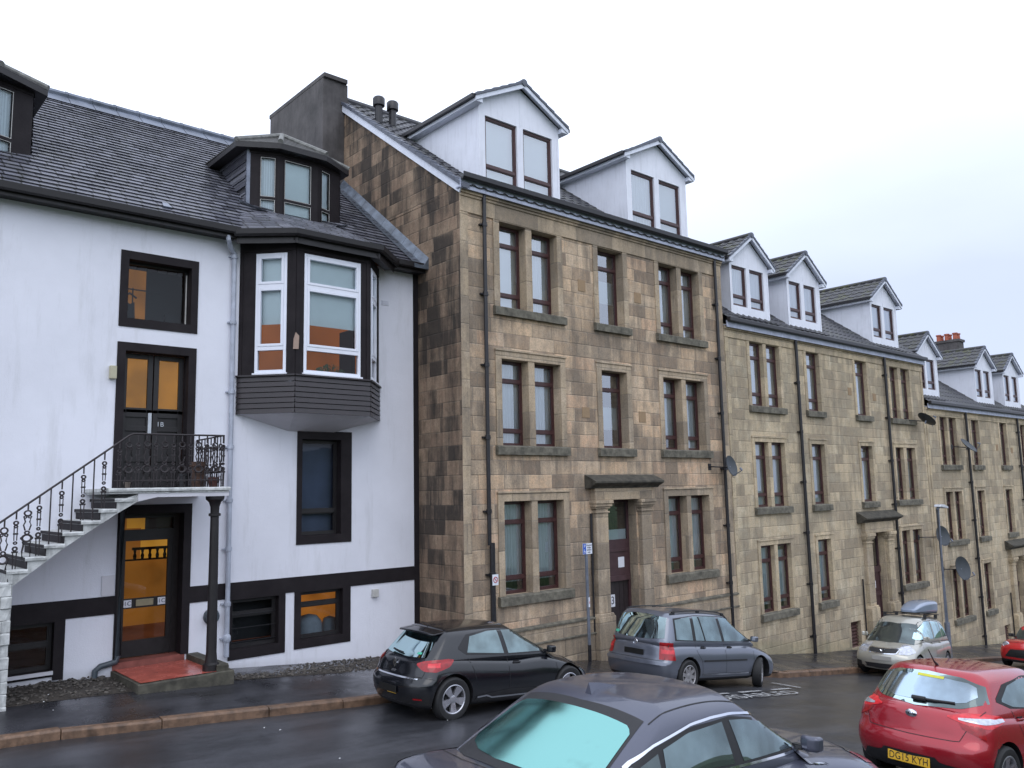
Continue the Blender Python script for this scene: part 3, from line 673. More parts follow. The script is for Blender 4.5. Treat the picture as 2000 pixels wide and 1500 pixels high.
mb.quad((X0, YF, -6), (X0, YF, 6.44), (X0, 24, 6.44), (X0, 24, -6), 1)
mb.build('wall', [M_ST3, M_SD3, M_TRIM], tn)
mb = MB()
mb.box(X0 - 0.012, X0 + 0.20, YF - 0.022, YF, -2.95, 5.96); mb.box(X1 - 0.20, X1, YF - 0.022, YF, -2.95, 5.96)
mb.box(X0 - 0.012, X1, YF - 0.03, YF, 5.96, 6.33); mb.box(X0 - 0.02, X1, YF - 0.06, YF, 6.30, 6.36); mb.box(X0 - 0.03, X1, YF - 0.10, YF, 6.36, 6.43)
for z0, z1, p in ((-6, -3.30, 0.07), (-3.30, -2.98, 0.05)):
    for a, b in ((X0 - 0.02, 14.33), (16.42, X1)): mb.box(a, b, YF - p, YF, z0, z1)
mb.build('cornice_and_plinth', M_TRIM, tn, bevel=0.008)
for a, b in ((X0 - 0.03, 14.33), (16.42, X1)):
    mb = MB(); mb.prism([(YF + 0.0, -2.93), (YF - 0.085, -2.965), (YF - 0.085, -3.0), (YF, -3.0)], a, b, 'x'); mb.prism([(YF - 0.04, -3.285), (YF - 0.10, -3.30), (YF - 0.10, -3.325), (YF - 0.04, -3.325)], a, b, 'x')
    mb.build('string_course', M_SILL, tn)
mb = MB()
for i, (c, d) in enumerate(rows3):
    for a, b in ((PW[0][0], PW[1][1]), (PR[0][0], PR[1][1])):
        if i == 0:
            mb.box(a - 0.17, a, YF - 0.025, YF, c, 5.96); mb.box(b, b + 0.17, YF - 0.025, YF, c, 5.96); mb.box(a, b, YF - 0.025, YF, 5.94, 5.96)
        else: surround(mb, a, b, c, d, YF)
    if i == 0: mb.box(CW[0] - 0.17, CW[0], YF - 0.025, YF, 4, 5.96); mb.box(CW[1], CW[1] + 0.17, YF - 0.025, YF, 4, 5.96)
    if i == 1: surround(mb, *CW, c, d, YF)
    for g in (PW, PR): mb.box(g[0][1] + 0.001, g[1][0] - 0.001, YF - 0.012, YF, c, d)
mb.build('window_surround', M_TRIM, tn, bevel=0.006)
for i, (c, d) in enumerate(rows3):
    for a, b in ((PW[0][0], PW[1][1]), (PR[0][0], PR[1][1])): sill(tn, a - 0.2, b + 0.2, c - 0.2, c - 0.01, YF)
    if i < 2: sill(tn, CW[0] - 0.2, CW[1] + 0.2, c - 0.2, c - 0.01, YF)
    for j, (a, b) in enumerate(PW + PR):
        bl = (M_LACE, 0, 1, True)
        if i == 0 and j == 0: bl = (M_BLIND, 0.0, 1, False)
        if i == 2: bl = (M_LACE, 0.12, 0.97, True)
        if i == 1 and j == 2: bl = (M_LACE, 0.15, 1, True)
        window(tn, a, b, c, d, YF + 0.22, bars=(c + 0.34, d - 0.45), blind=bl, glassm=M_GLASSU if i == 0 else M_GLASS)
window(tn, *CW, 4.0, 5.94, YF + 0.22, bars=(5.49,), blind=(M_BLIND, 0.32, 0.62, False), glassm=M_GLASSU)
window(tn, *CW, 0.94, 2.84, YF + 0.22, bars=(2.40,), blind=(M_BLIND, 0.25, 0.55, False), glassm=M_GLASSU)
for a, b, c, d in ((14.13, 14.38, 4.72, 5.0), (16.2, 16.46, 4.71, 4.98), (14.14, 14.39, 1.65, 1.90), (16.2, 16.46, 1.62, 1.89)): MB().box(a, b, YF - 0.012, YF, c, d).build('repair_patch', M_PATCH, tn)
door_case(tn, 14.35, 14.82, 15.98, 16.42, -0.30, -0.50, -0.02, 0.27, 14.15, 16.66, -2.90, -4.6, YF, M_TRIM)
YD = YF + 0.25
mb = MB(); frame_rect(mb, 14.825, 15.945, -4.6, -0.305, YD, YD + 0.08, 0.07); mb.box(14.895, 15.875, YD - 0.02, YD + 0.07, -1.52, -1.27); mb.box(14.895, 15.875, YD, YD + 0.05, -2.16, -1.52); mb.box(14.895, 15.875, YD - 0.05, YD + 0.07, -2.26, -2.14)
mb.box(14.895, 15.875, YD - 0.03, YD + 0.03, -1.56, -1.50)
dr = mb.build('entrance_door', M_MARD, tn)
mb = MB().quad((14.9, YD + 0.03, -1.27), (15.9, YD + 0.03, -1.27), (15.9, YD + 0.03, -0.35), (14.9, YD + 0.03, -0.35)); mb.build('fanlight_pane', M_GLASS, dr)
mb = MB(); mb.box(14.9, 15.87, YD + 0.05, YD + 0.055, -1.27, -1.03); mb.build('fanlight_blind', M_BLIND, dr)
mb = MB()
for i in range(6): mb.box(14.90 + i * 0.162, 15.05 + i * 0.162, YD + 0.03, YD + 0.07, -4.6, -2.26)
mb.box(15.15, 15.35, YD - 0.0, YD + 0.04, -4.6, -2.3)
mb.build('boarded_leaf', plain('near_black_gate_paint', (0.022, 0.015, 0.017), 0.5, var=0.3), dr)
for a, b, c, d in ((14.93, 15.13, -1.98, -1.72), (15.5, 15.72, -1.95, -1.70)): MB().box(a, b, YD - 0.008, YD - 0.003, c, d).build('notice', M_CARDW, dr)
MB().box(15.17, 15.33, YD - 0.012, YD - 0.004, -2.86, -2.57).build('number_plate_three', M_CARDW, dr)
text_mesh('house_number', '3', 0.26, plain('number_black', (0.03, 0.03, 0.05), 0.4), face_y(15.25, YD - 0.014, -2.715), dr)
mb = MB(); mb.box(X0 - 0.1, X1 + 0.02, YF - 0.17, YF - 0.14, 6.415, 6.63); mb.box(X0 - 0.1, X1 + 0.02, YF - 0.14, YF - 0.0, 6.435, 6.46); mb.build('fascia', M_GUT, tn)
mb = MB()
p = [(0.0, 6.52), (-0.03, 6.46), (-0.09, 6.45), (-0.13, 6.50), (-0.135, 6.60), (-0.12, 6.60), (-0.11, 6.51), (-0.08, 6.475), (-0.03, 6.48), (-0.01, 6.53)]
mb.prism([(YF - 0.17 + a, b + 0.135) for a, b in p], X0 - 0.11, X1 + 0.04, 'x'); mb.build('gutter', M_IRON, tn)
r3 = lambda y: 6.62 + SL * (y - 13.60)
mb = MB(); roof_rows(mb, X0 - 0.02, X1, 13.42, r3(13.42), 18.9, r3(18.9), 19, 0.02, (0.30, 0.035)); roof_rows(mb, X0 - 0.02, X1, 24.3, r3(13.5), 18.9, r3(18.9), 2, 0.0)
mb.tube([(X0, 18.9, r3(18.9) + 0.02), (X1, 18.9, r3(18.9) + 0.02)], 0.11, 10); mb.build('roof', M_TILE, tn)
mb = MB(); mb.prism([(13.44, r3(13.44) - 0.02), (18.9, r3(18.9) - 0.02), (18.9, r3(18.9) - 0.24), (13.55, r3(13.44) - 0.16)], X0 - 0.06, X0 - 0.03, 'x'); mb.build('barge_board', M_BARGE, tn)
mb = MB()
for i in range(19):
    y0 = 13.38 + i * 0.29; mb.prism([(y0, r3(y0) - 0.05), (y0 + 0.3, r3(y0 + 0.3) - 0.05), (y0 + 0.3, r3(y0 + 0.3) + 0.03), (y0, r3(y0) + 0.055)], X0 - 0.09, X0 + 0.10, 'x')
mb.build('verge_tiles', M_TILEC, tn)
dormer(tn, 11.28, 13.78, 13.8, 6.72, 8.80, 9.42, r3, [(11.46, 12.43), (12.62, 13.57)], 6.90, 8.46, M_TILEC, label='dormer nearest the gable, with clear panes')
dormer(tn, 16.30, 18.85, 13.8, 6.72, 8.78, 9.40, r3, [(16.5, 17.46), (17.66, 18.59)], 6.88, 8.42, M_TILEC)
downpipe(tn, 11.16, 6.50, -1.15, YF); downpipe(tn, 11.22, -1.1, -4.0, YF, 0.06)
downpipe(tn, 19.68, 6.5, -4.9, YF)
for (x, y) in ((11.0, 17.55), (11.42, 17.55)):
    mb = MB(); z = r3(y); mb.lathe([(0.10, z - 0.1), (0.10, z + 0.42), (0.155, z + 0.43), (0.16, z + 0.62), (0.13, z + 0.66), (0.0, z + 0.66)], (x, y, 0), 16)
    mb.build('flue_terminal', M_IRON, tn, smooth=True)
mb = MB(); mb.tube([(14.28, YF - 0.05, -1.9), (14.28, YF - 0.05, -4.2)], 0.022, 8); mb.tube([(14.3, YF - 0.04, -0.6), (14.29, YF - 0.04, -2.0)], 0.03, 8); mb.build('waste_pipe', M_IRON, tn)

# stack shared by the white house gable: grey rendered
ch = MB(); xa, xb, ya, yb, zt = 9.93, 10.66, 18.55, 21.7, 10.80
ch.box(xa, xb, ya, yb, 4.0, zt); ch.prism([(xb - 0.01, 8.6), (xb + 0.14, 8.6), (xb + 0.13, 9.9), (xb + 0.03, 10.35), (xb - 0.01, 10.5)], ya + 0.004, yb - 0.004, 'y')
# ------------------------------------------------------------ terrace further down (two identical stepped blocks)
def terrace(dx, dz, label, dormers, last=False):
    x0, x1 = 20.07 + dx, 33.33 + dx; Y = YF
    t = thing('terrace_tenement', label, 'building', ((x0 + x1) / 2, 18.5, -5 + dz), group='lower sandstone tenements stepping down the street')
    PA = [(21.35, 22.07), (22.25, 22.97)]; PB = (24.57, 25.38); PC = (27.84, 28.68); PD = [(30.49, 31.17), (31.42, 32.14)]
    rw = [(2.31, 4.22), (-0.67, 1.24), (-3.68, -1.77)]
    sh = lambda p: (p[0] + dx, p[1] + dx)
    ops = []; wn_ = []
    for i, (c, d) in enumerate(rw):
        for a in PA + [PB] + PD: ops.append((*sh(a), c + dz, d + dz)); wn_.append((*sh(a), c + dz, d + dz, i, 0))
        if i < 2: ops.append((*sh(PC), c + dz, d + dz)); wn_.append((*sh(PC), c + dz, d + dz, i, 1))
    ops.append((28.0 + dx, 29.1 + dx, -6 + dz, -1.70 + dz)); ops.append((26.33 + dx, 27.0 + dx, -5.33 + dz, -4.5 + dz)); ops.append((31.75 + dx, 32.3 + dx, -5.7 + dz, -4.55 + dz))
    mb = MB(); wall_grid(mb, x0, x1, -9 + dz, 4.62 + dz, Y, ops, 0.30, 0, 1)
    ze = 4.62 + dz
    for x in (x0, x1): mb.quad((x, Y, -9 + dz), (x, Y, ze), (x, 24, ze), (x, 24, -9 + dz)); mb.add([(x, Y, ze), (x, 18.9, ze + 3.8), (x, 24, ze)], [(0, 1, 2)])
    mb.quad((x0, 24, -9 + dz), (x0, 24, ze), (x1, 24, ze), (x1, 24, -9 + dz)); mb.build('wall', [M_ST4, M_TRIM4], t)
    mb = MB(); mb.box(x0, x1, Y - 0.03, Y, 4.235 + dz, 4.46 + dz); mb.box(x0, x1, Y - 0.08, Y, 4.46 + dz, 4.55 + dz); mb.box(x0 + 0.03, x0 + 0.2, Y - 0.02, Y, -4.3 + dz, 4.23 + dz); mb.box(x1 - 0.2, x1 - 0.03, Y - 0.02, Y, -4.6 + dz, 4.23 + dz)
    for i, (c, d) in enumerate(rw):
        for (a, b) in ((PA[0][0], PA[1][1]), PB, PC, (PD[0][0], PD[1][1])):
            if i == 2 and (a, b) == PC: continue
            a += dx; b += dx
            if i == 0: mb.box(a - 0.15, a, Y - 0.02, Y, c + dz, 4.235 + dz); mb.box(b, b + 0.15, Y - 0.02, Y, c + dz, 4.235 + dz)
            else: surround(mb, a, b, c + dz, d + dz, Y, 0.14, 0.13, 0.025)
        for g in (PA, PD): mb.box(g[0][1] + dx + 0.001, g[1][0] + dx - 0.001, Y - 0.012, Y, c + dz, d + dz)
    mb.build('window_surround', M_TRIM4, t, bevel=0.006)
    for i, (c, d) in enumerate(rw):
        for (a, b) in ((PA[0][0], PA[1][1]), PB, PC, (PD[0][0], PD[1][1])):
            if i == 2 and (a, b) == PC: continue
            sill(t, a + dx - 0.18, b + dx + 0.16, c + dz - 0.2, c + dz - 0.01, Y, M_SILL)
    for a, b, c, d, i, k in wn_:
        window(t, a, b, c, d, Y + 0.12, bars=(d - 0.45,) if k else (c + 0.36, d - 0.45), blind=(M_LACE, 0.1 if i == 2 else 0, random.choice([0.9, 1, 1]), True) if random.random() < 0.85 else (M_BLIND, 0.4, 1, False), glassm=M_GLASSU if i == 0 else M_GLASS)
    door_case(t, 27.5 + dx, 27.98 + dx, 29.12 + dx, 29.55 + dx, -1.72 + dz, -1.95 + dz, -1.36 + dz, -1.02 + dz, 27.2 + dx, 29.95 + dx, -4.1 + dz, -6.2 + dz, Y, M_TRIM4)
    yd = Y + 0.22; mb = MB(); a, b = 28.005 + dx, 29.095 + dx; frame_rect(mb, a, b, -6 + dz, -1.72 + dz, yd, yd + 0.08, 0.07); mb.box(a, b, yd + 0.02, yd + 0.07, -5.99 + dz, -3.0 + dz); mb.box(a, b, yd - 0.03, yd + 0.1, -3.1 + dz, -2.9 + dz); mb.box(a, b, yd - 0.02, yd + 0.1, -3.9 + dz, -3.75 + dz)
    d_ = mb.build('entrance_door', M_MARD, t)
    MB().quad((a, yd + 0.04, -2.9 + dz), (b, yd + 0.04, -2.9 + dz), (b, yd + 0.04, -1.75 + dz), (a, yd + 0.04, -1.75 + dz)).build('fanlight_pane', M_GLASS, d_)
    MB().box(28.45 + dx, 28.62 + dx, yd - 0.04, yd - 0.032, -3.62 + dz, -3.38 + dz).build('notice', M_CARDW, d_)
    for (a, b, c, d) in ((26.33, 27.0, -5.33, -4.5), (31.75, 32.3, -5.7, -4.55)):
        mb = MB(); n = 8
        for i in range(n):
            z = c + (d - c) * i / n + dz; mb.add([(a + dx, Y + 0.10, z), (b + dx, Y + 0.10, z), (b + dx, Y + 0.2, z + 0.09), (a + dx, Y + 0.2, z + 0.09)], [(0, 1, 2, 3)])
        mb.box(a + dx, b + dx, Y + 0.21, Y + 0.23, c + dz, d + dz); mb.build('cellar_louvre', M_LOUV, t)
    mb = MB(); mb.box(x0, x1 + 0.02, Y - 0.15, Y - 0.12, 4.50 + dz, 4.69 + dz); mb.box(x0, x1, Y - 0.12, Y, 4.56 + dz, 4.58 + dz); mb.build('fascia', M_GUT, t)
    mb = MB(); mb.box(x0 - 0.01, x1 + 0.03, Y - 0.28, Y - 0.15, 4.655 + dz, 4.785 + dz); mb.build('gutter', M_IRON, t, bevel=0.02)
    rf = lambda y: 4.73 + dz + SL * (y - 13.42)
    mb = MB(); roof_rows(mb, x0 + 0.01, x1 - 0.01, 13.40, rf(13.40), 18.9, rf(18.9), 17, 0.02, (0.30, 0.032)); roof_rows(mb, x0 + 0.01, x1 - 0.01, 24.3, rf(13.5), 18.9, rf(18.9), 2, 0.0); mb.tube([(x0, 18.9, rf(18.9)), (x1, 18.9, rf(18.9))], 0.11, 8); mb.build('roof', M_TILE, t)
    for (a, b, w1, w2) in dormers: dormer(t, a, b, 13.9, 4.93 + dz, 6.83 + dz, 7.55 + dz, rf, [w1, w2], 5.36 + dz, 6.60 + dz, M_TILEM, ledge=0.3)
    downpipe(t, 23.86 + dx, 4.7 + dz, -5.3 + dz, Y, 0.05); downpipe(t, 29.97 + dx, 4.6 + dz, -4.6 + dz, Y, 0.05)
    mb = MB(); mb.tube([(27.27 + dx, Y - 0.04, -3.2 + dz), (27.29 + dx, Y - 0.04, -5.4 + dz)], 0.025, 6); mb.build('waste_pipe', M_IRON, t)
    for (a, b) in ((27.25, 4.0 - 0.9), (29.05, 3.0)): MB().box(a + dx, a + 0.24 + dx, Y - 0.012, Y, b + dz - 0.13, b + dz + 0.13).build('repair_patch', M_PATCH, t)
    return t
tB = terrace(0, 0, 'tan sandstone tenement just below the number 3 block, three white dormers in view', [(20.99, 23.07, (21.11, 21.87), (22.06, 22.83)), (24.2, 26.28, (24.34, 25.06), (25.27, 26.03)), (29.98, 32.12, (30.13, 30.89), (31.1, 31.91))])
tC = terrace(13.27, -1.69, 'last tan sandstone tenement at the right edge, with a stack of red chimney pots behind', [(33.52, 35.58, (33.68, 34.42), (34.58, 35.34)), (39.58, 41.66, (39.68, 40.42), (40.66, 41.4)), (43.05, 45.15, (43.2, 43.9), (44.25, 44.97))])
mb = MB(); mb.box(46.62, 47.3, 17.0, 18.4, 4.5, 7.35); mb.box(46.56, 47.36, 16.94, 18.46, 7.35, 7.48); mb.build('chimney', M_CHIM, tC)
for i in range(3):
    for k in range(2):
        c = (46.78 + k * 0.36, 17.2 + i * 0.42, 7.48); mb = MB(); mb.lathe([(0.12, 0), (0.105, 0.28), (0.14, 0.30), (0.14, 0.36), (0.10, 0.36), (0.09, 0.1)], c, 12); mb.build('chimney_pot', M_TERRA, tC, smooth=True)
# ------------------------------------------------------------ white house
def WT(p): return (p[0] * K, p[1] * K, p[2] * K)          # white house coordinates, shrunk towards the camera at the origin
YW = 15.4
wh = thing('white_house', 'white roughcast house with dark brown bands, oriel bay window and slate roof', 'building', (5.0, 18, -3))
ops_w = [(4.42, 5.54, 3.17, 4.25), (4.42, 5.53, 0.14, 2.58), (7.85, 8.73, -0.84, 1.09), (6.46, 7.39, -2.85, -1.95), (7.86, 8.79, -2.85, -1.94), (4.43, 5.53, -2.80, -0.30), (2.6, 3.49, -2.76, -2.0), (6.6, 9.5, 2.3, 4.7)]
mb = MB(WT); wall_grid(mb, -5, 10.69, -4.6, 4.98, YW, ops_w, 0.22, 0, 1)
mb.quad((-5, YW, -4.6), (-5, YW, 4.98), (-5, 24.8, 4.98), (-5, 24.8, -4.6)); mb.add([(-5, YW, 4.98), (-5, 20.1, 8.7), (-5, 24.8, 4.98)], [(0, 1, 2)])
mb.quad((-5, 24.8, -4.6), (-5, 24.8, 4.98), (10.69, 24.8, 4.98), (10.69, 24.8, -4.6))
mb.build('wall', [M_WHITE, M_BLK], wh)
_win = window
def window(*a, **k):
    k.setdefault('glassm', M_GLASSD); return _win(*a, **k)
def wbox(a, b, c, d, p=0.018, w=0.0): return (a, b, YW - p, YW + 0.002, c, d)
mb = MB(WT)
mb.box(*wbox(10.56, 10.69, -4.4, 4.95, 0.02)); mb.box(*wbox(5.67, 10.56, -1.92, -1.63)); mb.box(*wbox(-5, 4.40, -1.97, -1.67))
# painted margins (each butts the next)
def margin(a, b, c, d, oa, ob, oc, od, p=0.018):
    mb.box(*wbox(oa, a, oc, od, p)); mb.box(*wbox(b, ob, oc, od, p)); mb.box(*wbox(a, b, d, od, p))
    if oc < c: mb.box(*wbox(a, b, oc, c, p))
margin(4.42, 5.54, 3.17, 4.25, 4.28, 5.67, 3.01, 4.40); margin(4.42, 5.53, 0.14, 2.58, 4.28, 5.67, 0.14, 2.73); margin(7.85, 8.73, -0.84, 1.09, 7.74, 8.98, -1.01, 1.26, 0.02)
margin(6.46, 7.39, -2.85, -1.95, 6.40, 7.53, -3.04, -1.921, 0.016); margin(7.86, 8.79, -2.85, -1.94, 7.72, 8.97, -3.02, -1.921, 0.016); margin(4.43, 5.53, -2.80, -0.30, 4.40, 5.67, -2.80, -0.14, 0.02)
mb.box(*wbox(3.49, 3.65, -2.92, -1.971)); mb.box(*wbox(2.3, 3.49, -2.0, -1.971)); mb.box(*wbox(2.3, 3.49, -2.86, -2.76))
mb.build('painted_margin', M_BLK, wh)
BT = [(4.42, 5.54, 3.17, 4.25)]
# square upper window: one big pane, lit room with clutter behind
f = window(wh, 4.42, 5.54, 3.17, 4.25, YW + 0.20, M_TIMB, WT, 0.03, sash=0.012)
mb = MB(WT); mb.box(4.43, 5.53, YW + 0.185, YW + 0.20, 3.172, 3.195); mb.box(5.505, 5.525, YW + 0.185, YW + 0.20, 3.195, 4.15); mb.build('pale_sash_edge', M_VENT, f)
mb = MB(WT); mb.quad((4.40, YW + 0.9, 3.1), (5.0, YW + 0.9, 3.1), (5.0, YW + 0.9, 4.3), (4.40, YW + 0.9, 4.3)); mb.build('glowing_room_wall', glow('amber_room_wall', (0.22, 0.085, 0.014), 0.8, scale=2.5), f)
mb = MB(WT); mb.quad((5.001, YW + 0.9, 3.1), (6.2, YW + 0.9, 3.1), (6.2, YW + 0.9, 4.3), (5.001, YW + 0.9, 4.3)); mb.box(4.70, 4.72, YW + 0.7, YW + 0.72, 3.1, 3.9); mb.box(4.4, 5.2, YW + 0.7, YW + 0.73, 3.86, 3.88)
mb.tube([(4.45, YW + .5, 3.65), (4.6, YW + .5, 3.74), (4.72, YW + .5, 3.66)], 0.02); mb.prism([(4.42, 3.2), (4.72, 3.2), (4.70, 3.6), (4.62, 3.55), (4.52, 3.62), (4.44, 3.5)], YW + 0.55, YW + 0.6); mb.box(5.25, 5.5, YW + .5, YW + .6, 3.2, 3.42); mb.build('dark_room_clutter', M_DARK, f)
# tall dark window with one transom near the foot
f = window(wh, 7.85, 8.73, -0.84, 1.09, YW + 0.16, M_TIMB, WT, 0.05, bars=(-0.36,), sash=0.02)
mb = MB(WT); mb.quad((7.85, YW + 0.34, -0.8), (8.73, YW + 0.34, -0.8), (8.73, YW + 0.34, 1.1), (7.85, YW + 0.34, 1.1)); mb.build('dark_blind', plain('blue_grey_blind', (0.05, 0.06, 0.10), 0.7, var=0.5, nscale=0.8), f)
# cellar windows: left one dark, right one lit
f = window(wh, 6.46, 7.39, -2.85, -1.95, YW + 0.12, M_TIMB, WT, 0.05, bars=(-2.24,), sash=0.02)
mb = MB(WT)
for i in range(4): mb.box(6.46, 7.39, YW + 0.10, YW + 0.115, -2.75 + i * 0.25, -2.735 + i * 0.25)
mb.build('security_bar', M_IRON, f)
mb = MB(WT); mb.quad((6.3, YW + .5, -3), (7.70, YW + .5, -3), (7.70, YW + .5, -1.8), (6.3, YW + .5, -1.8)); mb.quad((7.70, YW + .1, -3), (7.70, YW + 1.2, -3), (7.70, YW + 1.2, -1.8), (7.70, YW + .1, -1.8)); mb.build('dark_divider', M_DARK, f)  # added dark divider, keeps the glowing wall next door out of this window
f = window(wh, 7.86, 8.79, -2.85, -1.94, YW + 0.12, M_TIMB, WT, 0.05, bars=(-2.20,), sash=0.02)
mb = MB(WT); mb.quad((7.8, YW + 1.1, -3.0), (9.9, YW + 1.1, -3.0), (9.9, YW + 1.1, -1.8), (7.8, YW + 1.1, -1.8)); mb.build('glowing_room_wall', glow('orange_cellar_wall', (0.36, 0.12, 0.02), 0.8, scale=1.5), f)
mb = MB(WT); mb.lathe([(0.0, 0.26), (0.16, 0.22), (0.26, 0.1), (0.28, -0.1), (0.28, -.4)], (8.35, YW + 0.6, -2.72), 20); mb.lathe([(0.0, 0.16), (0.12, 0.12), (0.16, 0.0), (0.17, -.3)], (8.85, YW + 0.65, -2.72), 16); mb.build('pale_bundles', plain('grey_cloth', (0.25, 0.27, 0.30), 0.9), f, smooth=True)
f = window(wh, 2.6, 3.49, -2.76, -2.0, YW + 0.12, M_TIMB, WT, 0.05, bars=(-2.35,), sash=0.02)
MB(WT).box(2.3, 3.49, YW - 0.06, YW + 0.05, -2.82, -2.765).build('pale_sill', M_STEPG, wh)
# upper front door 1B (double leaves, amber panes)
Y2 = YW + 0.20; mb = MB(WT)
for a, b in ((4.43, 4.965), (4.985, 5.52)):
    mb.box(a, b, Y2 + 0.03, Y2 + 0.06, 0.14, 1.50); frame_rect(mb, a, b, 1.50, 2.57, Y2, Y2 + 0.06, 0.09); mb.box(a, b, Y2, Y2 + 0.03, 1.50, 1.56)
    mb.box(a, a + 0.09, Y2, Y2 + 0.03, 0.14, 1.5); mb.box(b - 0.09, b, Y2, Y2 + 0.03, 0.14, 1.5)
    for z in (0.14, 0.62, 1.17, 1.42): mb.box(a + 0.09, b - 0.09, Y2, Y2 + 0.03, z, z + 0.09)
d1 = mb.build('front_door', M_TIMB, wh, bevel=0.004)
for a, b in ((4.43, 4.965), (4.985, 5.52)):
    MB(WT).quad((a + .08, Y2 + .045, 1.5), (b - .08, Y2 + .045, 1.5), (b - .08, Y2 + .045, 2.5), (a + .08, Y2 + .045, 2.5)).build('amber_pane', M_AMBER, d1, fix=False)
    MB(WT).quad((a + .08, Y2 + .025, 1.5), (b - .08, Y2 + .025, 1.5), (b - .08, Y2 + .025, 2.5), (a + .08, Y2 + .025, 2.5)).build('pane', M_GLASSD, d1, fix=False)
MB(WT).box(4.90, 4.96, Y2 - 0.02, Y2 - 0.002, 1.12, 1.50).build('finger_plate', M_STEEL, d1)
text_mesh('door_number', '1B', 0.12, M_STEEL, face_y(5.12 * K, (Y2 - 0.004) * K, 1.30 * K), d1)
MB(WT).box(4.155, 4.265, YW - 0.10, YW, 2.05, 2.28).build('meter_light', M_CREAM, wh, bevel=0.01)
# lower front door 1C
Y3 = YW + 0.30; mb = MB(WT); mb.box(4.43, 4.56, Y3, Y3 + 0.08, -2.80, -0.30); mb.box(5.45, 5.60, Y3, Y3 + 0.08, -2.80, -0.30); mb.box(4.56, 5.45, Y3, Y3 + 0.08, -0.38, -0.28); mb.box(4.56, 5.45, Y3, Y3 + 0.08, -0.70, -0.58)
mb.box(4.56, 4.64, Y3 + .01, Y3 + 0.06, -2.78, -0.7); mb.box(5.37, 5.45, Y3 + .01, Y3 + 0.06, -2.78, -0.7); mb.box(4.64, 5.37, Y3 + .01, Y3 + 0.06, -2.78, -2.5); mb.box(4.64, 5.37, Y3 + .01, Y3 + 0.06, -0.78, -0.7); mb.box(4.64, 5.37, Y3 + .01, Y3 + 0.06, -1.95, -1.78)
d2 = mb.build('glazed_door', M_TIMB, wh)
for c, d in ((-0.6, -0.36), (-1.8, -0.75), (-2.52, -1.93)): MB(WT).quad((4.6, Y3 + .035, c), (5.42, Y3 + .035, c), (5.42, Y3 + .035, d), (4.6, Y3 + .035, d)).build('pane', M_GLASSD, d2, fix=False)
for x in (4.70, 5.28): MB(WT).box(x - .065, x + .065, Y3 - .004, Y3 + .009, -1.925, -1.80).build('flat_number_plate', M_CARDW, d2); text_mesh('door_number', '1C', 0.10, M_INK, face_y(x * K, (Y3 - .006) * K, -1.8625 * K), d2)
MB(WT).box(4.84, 5.14, Y3 - .006, Y3 + .009, -1.92, -1.805).build('letter_plate', M_BRASS, d2, bevel=0.004)
mb = MB(WT); mb.quad((4.3, YW + 2.8, -3), (8, YW + 2.8, -3), (8, YW + 2.8, 0), (4.3, YW + 2.8, 0)); mb.build('hall_wall', M_HALL, d2)
mb = MB(WT); mb.quad((5.6, YW + 2.6, -1.25), (6.35, YW + 2.6, -1.25), (6.35, YW + 2.6, -0.3), (5.6, YW + 2.6, -0.3)); mb.quad((5.2, YW + 2.2, -.62), (6.1, YW + 2.2, -.62), (6.1, YW + 2.2, -.3), (5.2, YW + 2.2, -.3)); mb.build('hall_bright_wall', M_HALLB, d2)
mb = MB(WT); mb.quad((4.3, YW + .45, -2.78), (7.5, YW + .45, -2.78), (7.5, YW + 2.8, -2.6), (4.3, YW + 2.8, -2.6)); mb.build('hall_floor', M_HALLD, d2)
mb = MB(WT); mb.box(5.15, 6.0, YW + 1.60, YW + 1.66, -1.02, -0.97); mb.box(4.7, 6.0, YW + 1.60, YW + 1.66, -1.22, -1.19)
for i in range(6):
    x = 5.2 + i * 0.14; mb.lathe([(0.025, -1.2), (0.035, -1.13), (0.02, -1.08), (0.03, -1.02)], (x, YW + 1.63, 0), 8)
mb.box(5.0, 5.6, YW + .44, YW + .46, -0.62, -0.28)
mb.build('hall_balustrade', plain('hall_timber', (0.06, 0.02, 0.01), 0.5), d2)
mb = MB(WT); mb.box(4.40, 5.6, YW - 0.02, YW + 0.30, -2.98, -2.79); mb.build('door_step', M_REDD, wh)
# vents, flue, box
MB(WT).box(9.47, 9.61, YW - 0.08, YW, -2.19, -2.03).build('vent_cowl', M_VENT, wh, bevel=0.01)
mb = MB(WT); mb.box(9.72, 9.91, YW - 0.012, YW, 4.11, 4.22)
for i in range(5): mb.box(9.73, 9.90, YW - 0.02, YW - 0.012, 4.12 + i * 0.02, 4.13 + i * 0.02)
mb.build('air_brick', M_WHITE, wh)
mb = MB(WT); mb.lathe([(0.0, -0.14), (0.10, -0.14), (0.125, -0.10), (0.125, -0.05), (0.145, -0.04), (0.145, 0)], (6.07, YW, -2.20), 20, 'y'); mb.build('boiler_flue', M_DGPIPE, wh, smooth=True)
MB(WT).box(4.18, 4.38, YW - 0.02, YW, -1.66, -1.32).build('meter_cover', M_STEPG, wh)
